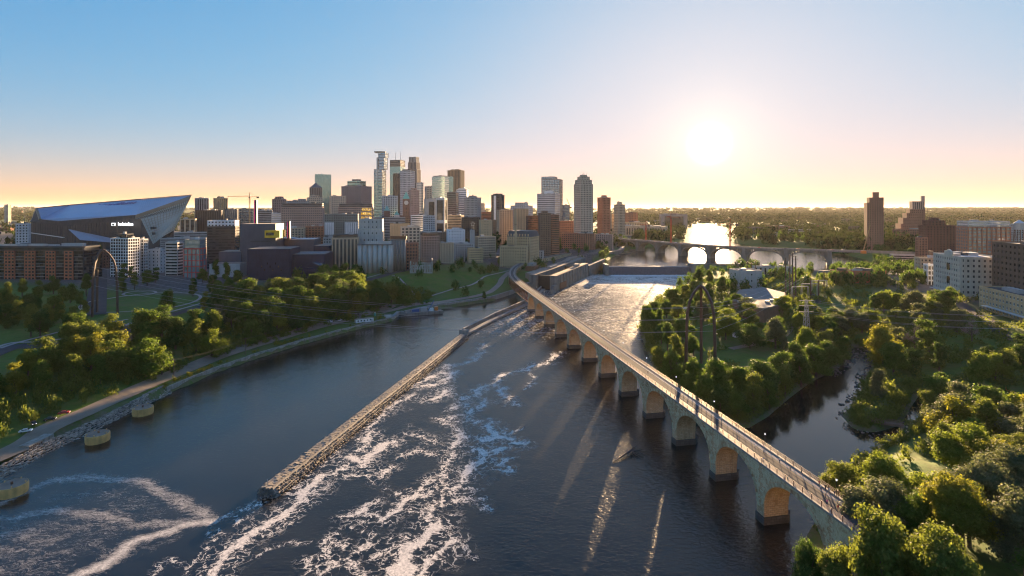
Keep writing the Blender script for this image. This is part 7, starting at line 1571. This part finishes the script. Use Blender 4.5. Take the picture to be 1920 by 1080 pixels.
def car(px, py, yaw, paint, label, suv=0, group=None, xyz=None):
    x, y, z = xyz or G(px, py)
    if not used[suv]: c = CARS[suv]; used[suv] = 1; c.location = (x, y, z + .38); c.rotation_euler = (0, 0, math.radians(yaw)); c['label'] = label
    else: c = copy_tree(CARS[suv], (x, y, z + .38), math.radians(yaw), label=label)
    if group: c['group'] = group
    elif 'group' in c: del c['group']
    b = [o for o in c.children if o.name.startswith("body")][0]; b.material_slots[0].link = 'OBJECT'; b.material_slots[0].material = MATS["paint_" + paint]
    return c
car(48, 812, 25, "white", "white hatchback parked on the river road, front of the row"); car(63, 798, -40, "black", "black car parked askew between the white and silver-black cars"); car(94, 790, 25, "black", "black SUV parked under the bluff behind the red car", 1); car(120, 779, 25, "red", "red car parked last in the row under the bluff")
car(612, 606, 70, "grey", "dark grey car leftmost by the golden tree"); car(620, 606, 80, "white", "white van-like SUV parked by the golden tree", 1); car(631, 602, 80, "black", "black car between two white cars by the golden tree"); car(638, 603, 75, "white", "white car parked right beside the golden tree"); car(643, 601, 75, "black", "black SUV touching the golden tree's shade", 1)
for i in range(16): pc = random.choice(("white", "silver", "grey", "white")); car(0, 0, 60, pc, f"{pc} car in the parked row beside the mansard mill", i % 2, "cars parked by the mansard mill", (XA(1005 + i * 3.2, 900 - i * 4), 905 + i * 9, gz_at(XA(1005 + i * 3.2, 900), 905 + i * 9)))
for i in range(8): pc = random.choice(("white", "silver", "black", "grey")); car(810 + i * 3.4, 500 - i * .7, 70, pc, f"small {pc} car in the row behind the stone ruin", i % 2, "cars parked behind the stone ruin")
for i, (px, py) in enumerate(((918, 487), (932, 485), (942, 482), (960, 480), (946, 486))): car(px, py, 30, ("silver", "blue", "orange", "white", "black")[i], ("silver", "blue", "orange", "white", "black")[i] + " car on the riverside street near the tall loft mills")
for i, s in enumerate(np.linspace(70, 560, 26)):
    q = rp(s + random.uniform(-6, 6), random.choice((-4.5, -1.5, 2, 5)), RZ); t = rp(s + 4); q0 = rp(s); pc = random.choice(("white", "silver", "grey", "red", "black", "orange")); car(0, 0, math.degrees(math.atan2(t[1] - q0[1], t[0] - q0[0])), pc, f"{pc} vehicle on the {'left' if i < 9 else 'middle' if i < 18 else 'right'} third of the concrete arch road bridge", i % 2, "vehicles on the road bridge", q)
car(1796, 566, 120, "grey", "grey car on the road below the limestone mill")
# site trailer, toilet, skips, work barge
x, y, z = G(683, 606); t = thing("site_trailer", "long white site trailer on the quay by the river road", "trailer", (x, y, z + .3), math.radians(32)); m = MB(); m.box(0, 0, .5, 15, 3.4, 3.0); m.build("wall", MATS["white_paint"], t); m = MB(); m.box(0, 0, 3.5, 15.4, 3.8, .2); m.build("roof", MATS["roof_tan"], t)
for i in range(5): m = MB(); m.box(-5.6 + i * 2.6, -1.72, 1.7, 1.2, .08, 1.0); m.build("window", MATS["window_glass"], t)
m = MB(); m.box(6, -1.74, .5, .95, .1, 2.1); m.build("door", MATS["wall_grey"], t); m = MB(); m.box(0, -2.8, 0, 10, 2, .7); m.build("deck", MATS["concrete"], t)
x, y, z = G(703, 593); t = thing("portable_toilet", "small green portable toilet beside the white trailer", "toilet", (x, y, z + .3)); mat("toilet_green", (.04, .32, .22), .5, .1, 1); m = MB(); m.box(0, 0, 0, 1.5, 1.5, 2.6); m.build("cabin", MATS["toilet_green"], t); m = MB(); m.box(0, 0, 2.6, 1.6, 1.6, .25, tx=.7, ty=.7); m.build("roof", MATS["white_paint"], t)
x, y, z = G(727, 596); t = thing("rubble_skip", "white container of rubble on the quay corner", "container", (x, y, z + .2), .5); m = MB(); m.box(0, 0, 0, 6, 2.6, 2.4); m.build("container", MATS["roof_pale"], t); m = MB(); m.box(0, 0, 2.4, 5.4, 2.0, .4); m.build("rubble", MATS["rip_rap_pale"], t)
bx_, by_ = P(795, 583, 3); t = thing("work_barge", "flat work barge with blue containers moored at the lock approach", "barge", (bx_, by_, 0), math.radians(22)); m = MB(); m.box(0, 0, -1, 34, 9, 3.6, tx=1.03); m.build("hull", MATS["old_concrete"], t)
for i, (q, w_, c_) in enumerate(((-8, 7, "paint_blue"), (0, 6, "wall_grey"), (7, 4, "paint_white"), (12, 3, "paint_orange"))): m = MB(); m.box(q, 1, 2.6, w_, 3, 2.6 + (i % 2)); m.build("container", MATS[c_], t)
m = MB(); m.beam((3, -2, 2.6), (10, 2, 12), .5); m.build("crane_boom", MATS["paint_blue"], t)
# ------------------------------------------------------------------ cranes
mat("crane_tan", (.48, .30, .13), .6, .1, 1); mat("crane_red", (.38, .07, .03), .6, .1, 1)
def tower_crane(label, px, ybase, ytop, Y, jibl, jibr, mt, slope=0, name="tower_crane"):
    x = XA(px, Y); z = ZA(ybase, Y); h = ZA(ytop, Y) - z; t = thing(name, label, "crane", (x, Y, z)); k_ = Y / 1000; m = MB()
    for a in (-1, 1):
        for b in (-1, 1): m.beam((a, b, 0), (a, b, h), .4)
    for i in range(int(h / 3)): m.beam((-1, -1, i * 3), (1, -1, i * 3 + 3), .25); m.beam((1, 1, i * 3), (-1, 1, i * 3 + 3), .25)
    m.build("mast", MATS[mt], t); m = MB(); L = -jibl * k_
    m.beam((0, 0, h), (L, 0, h + slope * jibl * k_), .5); m.beam((0, 0, h + 2.2), (L, 0, h + 1 + slope * jibl * k_), .4)
    for i in range(14): a, b = L * i / 14, L * (i + 1) / 14; za, zb_ = slope * -a, slope * -b; m.beam((a, 0, h + za), (b, 0, h + 1.6 + zb_), .25)
    m.build("jib", MATS[mt], t)
    if jibr: m = MB(); m.beam((0, 0, h), (jibr * k_, 0, h), .8); m.build("counter_jib", MATS[mt], t); m = MB(); m.box(jibr * k_ * .9, 0, h - 3, 4, 3, 3.5); m.build("counterweight", MATS["wall_darkbrown"], t)
    m = MB(); m.beam((0, 0, h), (0, 0, h + 9), .8); m.build("apex", MATS[mt], t); m = MB(); m.beam((0, 0, h + 9), (L * .7, 0, h + 1.8 + slope * jibl * k_ * .7), .15); m.beam((0, 0, h + 9), (max(jibr, 6) * k_ * .8, 0, h + .5), .15); m.build("stay", MATS[mt], t); m = MB(); m.box(0, -1.6, h - 3, 2, 2, 2.6); m.build("cab", MATS["wall_darkbrown"], t); return t
tower_crane("tan tower crane rising beside the pink-lit chimney", 468, 418, 369, 1150, 41, 17, "crane_tan"); tower_crane("thin luffing crane between two glass blocks", 1068.5, 408, 388, 1300, 6, 2, "crane_tan", 2.6); tower_crane("red lattice crane at the left of the road bridge", 1211, 450, 422, 1080, 12, 6, "crane_red"); tower_crane("red lattice crane over the middle of the road bridge", 1258, 458, 407, 1000, 8, 20, "crane_red"); tower_crane("red tower crane in the sun glare near the right river arches", 1369, 470, 420, 900, 60, 14, "crane_red", -.1)
t = thing("luffing_crane", "pale mobile crane boom leaning up before the tall brown tower", "crane", (XA(1619, 760), 760, ZA(470, 760))); m = MB(); q = Vector((XA(1632, 760) - XA(1619, 760), 0, ZA(421, 760) - ZA(470, 760)))
for a in (-.6, .6): m.beam((a, 0, 0), q + Vector((a * .3, 0, 0)), .35)
for i in range(12): m.beam(Vector((-.6, 0, 0)).lerp(q, i / 12), Vector((.6, 0, 0)).lerp(q, (i + 1) / 12), .2)
m.build("boom", MATS["crane_tan"], t); m = MB(); m.box(0, 0, -4, 6, 4, 4); m.build("crane_body", MATS["paint_orange"], t)
# ------------------------------------------------------------------ river things: driftwood, footbridge, fences
dx_, dy_ = P(1180, 852); t = thing("driftwood", "dark uprooted tree trunk with roots stranded in the river below the arches", "driftwood", (dx_, dy_, 0)); mat("wet_wood", (.055, .045, .04), .6, .3, 2)
m = MB(); m.tube([(-8, -7, .2), (-4, -3.5, .6), (0, 0, 1.0), (3.5, 4.5, 1.1)], [.12, .28, .42, .3], 8); m.build("trunk", MATS["wet_wood"], t)
for i in range(9): m = MB(); a = -2.2 + i * .42; m.tube([(1.2, 1.2, .9), (1.2 + 3 * math.cos(a), 1.2 + 3 * math.sin(a), .9 + random.uniform(-.3, .9)), (1.2 + 6 * math.cos(a + .3), 1.2 + 6 * math.sin(a + .3), random.uniform(-.2, .6))], [.22, .14, .05], 6); m.build("root", MATS["wet_wood"], t)
a_, b_ = np.array(P(1622, 787, 2.5)), np.array(P(1694, 797, 2.5)); t = thing("footbridge", "small timber footbridge from the spit across the side channel", "footbridge", (*a_, 1.5)); d_ = b_ - a_; L = np.linalg.norm(d_); t.rotation_euler = (0, 0, math.atan2(d_[1], d_[0])); mat("bridge_timber", (.23, .15, .10), .9, .2, 1)
m = MB(); m.box(L / 2, 0, .9, L, 2.4, .3); m.build("deck", MATS["bridge_timber"], t)
for s in (-1.15, 1.15): 
    m = MB(); [m.box(i, s, 1.2, .12, .12, 1.1) for i in np.arange(0, L, 1.5)]; m.beam((0, s, 2.3), (L, s, 2.3), .12); m.beam((0, s, 1.8), (L, s, 1.8), .08); m.build("handrail", MATS["bridge_timber"], t)
    m = MB(); m.beam((0, s, .6), (L, s, .6), .3, .6); m.build("girder", MATS["bridge_timber"], t)
for i in (0.02, .98): m = MB(); m.box(L * i, 0, -3, 1.4, 3, 3.9); m.build("abutment", MATS["old_concrete"], t)
mat("orange_mesh", (.75, .16, .03), .8, .1, 1)
for i, (pts, lb) in enumerate((([G(1790, 905), G(1805, 900), G(1826, 903), G(1820, 920), G(1808, 930)], "orange plastic safety fence curling round a pit among near trees"), ([G(1885, 730), G(1900, 745), G(1920, 752)], "orange safety fence on the bluff path at the right edge"), ([G(1855, 775), G(1862, 782), G(1875, 772)], "short orange fence strip below the bluff path"))):
    m = MB(); pp = [(q[0], q[1], q[2]) for q in pts]
    for q0, q1 in zip(pp[:-1], pp[1:]): m.quad(q0, q1, (q1[0], q1[1], q1[2] + 1.5), (q0[0], q0[1], q0[2] + 1.5)); m.quad((q0[0] + .06, q0[1] + .06, q0[2] + 1.5), (q1[0] + .06, q1[1] + .06, q1[2] + 1.5), (q1[0] + .06, q1[1] + .06, q1[2]), (q0[0] + .06, q0[1] + .06, q0[2]))
    t = thing("safety_fence", lb, "fence", pp[0]); o = m.build("mesh_panel", MATS["orange_mesh"], t); o.matrix_parent_inverse = Matrix.Translation((-pp[0][0], -pp[0][1], -pp[0][2]))
    for q in pp: mm = MB(); mm.cyl(q[0], q[1], q[2] - .2, q[2] + 1.7, .05, .05, 6); o = mm.build("stake", MATS["galvanised"], t); o.matrix_parent_inverse = Matrix.Translation((-pp[0][0], -pp[0][1], -pp[0][2]))
pts = []
for _ in range(420):
    px, py = random.uniform(1560, 1640), random.uniform(655, 760); x, y = P(px, py); d = abs(float(look(SDL, x, y)))
    if d < 5: pts.append((x, y, random.uniform(-.1, .35), random.uniform(.5, 2.0)))
for s0 in RIGHT_SHORE[18:24]: pts += [(s0[0] + random.uniform(-5, 5), s0[1] + random.uniform(-5, 5), .1, random.uniform(.5, 1.6)) for _ in range(16)]
rock_pile("shoal_rocks", pts, MATS["rip_rap"], kind='stuff')
# lamp posts along the bridge
for i, s in enumerate(np.arange(36, 470, 31)):
    q = bp(s, BW - .35, DZ - .05); t = thing("lamp_post", f"slender dark lamp post on the stone bridge, {ORD[i]} from the near right end", "lamp post", q, 0, "lamp posts on the stone bridge"); m = MB(); m.cyl(0, 0, 0, 4.4, .09, .06, 8); m.build("post", MATS["dark_metal"], t); m = MB(); m.cyl(0, 0, 4.4, 4.9, .16, .26, 8); m.build("lantern", MATS["sign_white"], t); m = MB(); m.cyl(0, 0, 4.9, 5.1, .3, .05, 8); m.build("lantern_cap", MATS["dark_metal"], t)
# ------------------------------------------------------------------ people on the bridge
mat("skin", (.45, .28, .20), .6, .05, 3, stain=0); mat("hair", (.05, .03, .02), .7, .05, 3, stain=0)
for n, c in dict(white=(.75, .75, .73), navy=(.03, .04, .10), red=(.45, .05, .05), pink=(.6, .2, .35), teal=(.05, .25, .3), grey=(.25, .25, .25), black=(.02, .02, .02), tan=(.4, .3, .2), blue=(.12, .25, .5)).items(): mat("cloth_" + n, c, .85, .08, 3, stain=0)
def person_mesh(stride, arm):
    bm = bmesh.new(); J = dict(pel=(0, 0, .95), sp=(0, 0, 1.18), ch=(0, .01, 1.38), nk=(0, 0, 1.50), hd=(0, .02, 1.60), ht=(0, .02, 1.74))
    rad = dict(pel=.14, sp=.12, ch=.145, nk=.055, hd=.095, ht=.07); E = [('pel', 'sp'), ('sp', 'ch'), ('ch', 'nk'), ('nk', 'hd'), ('hd', 'ht')]
    for s, k_ in ((-1, 'l'), (1, 'r')):
        f = stride * s
        J.update({k_ + 'hip': (s * .09, 0, .90), k_ + 'kn': (s * .10, f * .5 + .03, .50), k_ + 'an': (s * .10, f - .02, .09), k_ + 'toe': (s * .11, f + .17, .04), k_ + 'sh': (s * .19, 0, 1.42), k_ + 'el': (s * .24, -f * arm * .5, 1.14), k_ + 'wr': (s * .24, -f * arm + .10, .90), k_ + 'hn': (s * .24, -f * arm + .13, .80)})
        rad.update({k_ + 'hip': .10, k_ + 'kn': .065, k_ + 'an': .045, k_ + 'toe': .04, k_ + 'sh': .065, k_ + 'el': .045, k_ + 'wr': .032, k_ + 'hn': .035})
        E += [('pel', k_ + 'hip'), (k_ + 'hip', k_ + 'kn'), (k_ + 'kn', k_ + 'an'), (k_ + 'an', k_ + 'toe'), ('ch', k_ + 'sh'), (k_ + 'sh', k_ + 'el'), (k_ + 'el', k_ + 'wr'), (k_ + 'wr', k_ + 'hn')]
    names = list(J); me = bpy.data.meshes.new("skel"); me.from_pydata([J[n] for n in names], [(names.index(a), names.index(b)) for a, b in E], []); o = bpy.data.objects.new("skel", me); COL.objects.link(o)
    md = o.modifiers.new("s", 'SKIN'); sv = me.skin_vertices[0].data
    for i, n in enumerate(names): sv[i].radius = (rad[n], rad[n]); sv[i].use_root = (n == 'pel')
    o.modifiers.new("d", 'SUBSURF').levels = 1
    dg = bpy.context.evaluated_depsgraph_get(); m2 = bpy.data.meshes.new_from_object(o.evaluated_get(dg)); bpy.data.objects.remove(o); m2.name = "person"
    m2.materials.clear()
    for q in ("cloth_white", "cloth_navy", "skin", "hair"): m2.materials.append(MATS[q])
    for p_ in m2.polygons:
        c = p_.center; z = c.z; p_.use_smooth = True
        p_.material_index = 3 if (z > 1.68 or (z > 1.56 and c.y < -.01)) else 2 if (z > 1.48 or (abs(c.x) > .17 and z < 1.12 and z > .7)) else 0 if z > .93 else 1 if z > .09 else 3
    return m2
PM = [person_mesh(.26, .8), person_mesh(-.22, .8), person_mesh(.04, .4)]
PPL = [(1415.6, 841, "white", "navy", "walking in the middle of the span"), (1432, 853, "grey", "black", "with cycle pace beside the near rail"), (1431, 868, "blue", "grey", "leaning by the near rail"), (1462, 868, "white", "black", "striding on the cycle track"), (1503, 892, "black", "grey", "alone on the cycle track"), (1482, 884, "tan", "navy", "near the centre line"), (1477, 902, "teal", "black", "by the near rail above the last full pier"), (1539, 920, "white", "navy", "in the group at the tree, in front"), (1536, 911, "red", "black", "in the group at the tree, at the back"), (1548, 920, "black", "black", "in the group at the tree, on the right"), (1555, 925, "white", "tan", "stopped at the far rail beside the trees"), (1565, 931, "navy", "grey", "sitting-height figure at the far kerb"),
       (1548, 935, "tan", "navy", "walking behind the group"), (1551, 947, "pink", "navy", "approaching the near rail"), (1571, 958, "red", "tan", "at the near rail past the group"), (1603, 955, "white", "grey", "at the far kerb near the bridge end"), (1610, 958, "white", "blue", "rightmost at the far kerb near the bridge end"), (1611, 985, "teal", "black", "back one of the pair near the bridge end"), (1615, 992, "navy", "black", "front one of the pair near the bridge end"), (1609, 995, "pink", "grey", "last by the near rail at the bridge end"), (1380, 800, "red", "black", "far up the deck above the fifth pier"), (1352, 790, "white", "navy", "far up the deck by the near rail"), (1290, 745, "blue", "black", "small figure above the island trees"), (1215, 702, "black", "navy", "small figure far along the deck"), (1110, 640, "white", "black", "tiny figure above the middle arches")]
for i, (px, py, top, leg, where) in enumerate(PPL):
    x, y = P(px, py, DZ - .1); o = link("person", PM[i % 3], None, None, f"person in {top} top, {leg} trousers, {where}", "person", "people on the stone bridge", (x, y, DZ - .085)); o.rotation_euler = (0, 0, random.choice((.18, 3.3)) + random.uniform(-.3, .3)); s = random.uniform(.95, 1.06); o.scale = (s, s, s)
    for j, q in ((0, "cloth_" + top), (1, "cloth_" + leg)): o.material_slots[j].link = 'OBJECT'; o.material_slots[j].material = MATS[q]
# far suburb roofs: nobody could count them
m = MB(); r_ = random.Random(5)
for _ in range(520):
    y = 1400 + 6500 * r_.random() ** 1.6; px = r_.uniform(-60, 1980); x = XA(px, y)
    if y < 3600 and float(look(SDU, x, y)) > -25: continue
    s = r_.uniform(10, 34) * (1 + y / 5000); m.box(x, y, gz_at(x, y) - .5, s, s * r_.uniform(.4, 1), r_.uniform(6, 15) * (1.6 if r_.random() < .1 else 1), r_.uniform(-.5, .5), mi=r_.randrange(4))
m.build("distant_suburb", [mat("far_grey", (.22, .22, .22), 1, .1, .05, spec=0), mat("far_brick", (.16, .10, .08), 1, .1, .05, spec=0), mat("far_tan", (.2, .16, .12), 1, .1, .05, spec=0), mat("far_roof", (.12, .115, .11), 1, .1, .05, spec=0)], None, kind='stuff', label="far low suburb rooftops among the woods", cat="suburb")
# ------------------------------------------------------------------ haze: even, thin warm air over the whole place
k = NM("haze_air"); v = k.n('ShaderNodeVolumePrincipled'); v.inputs['Color'].default_value = (1.0, .96, .92, 1); v.inputs['Density'].default_value = 1.1e-5; v.inputs['Anisotropy'].default_value = .2
k.t.links.new(v.outputs[0], k.out.inputs['Volume']); MATS["haze_air"] = k.m
m = MB(); m.box(0, 0, -6, 140000, 140000, 346); m.build("haze", k.m, None, kind='stuff')
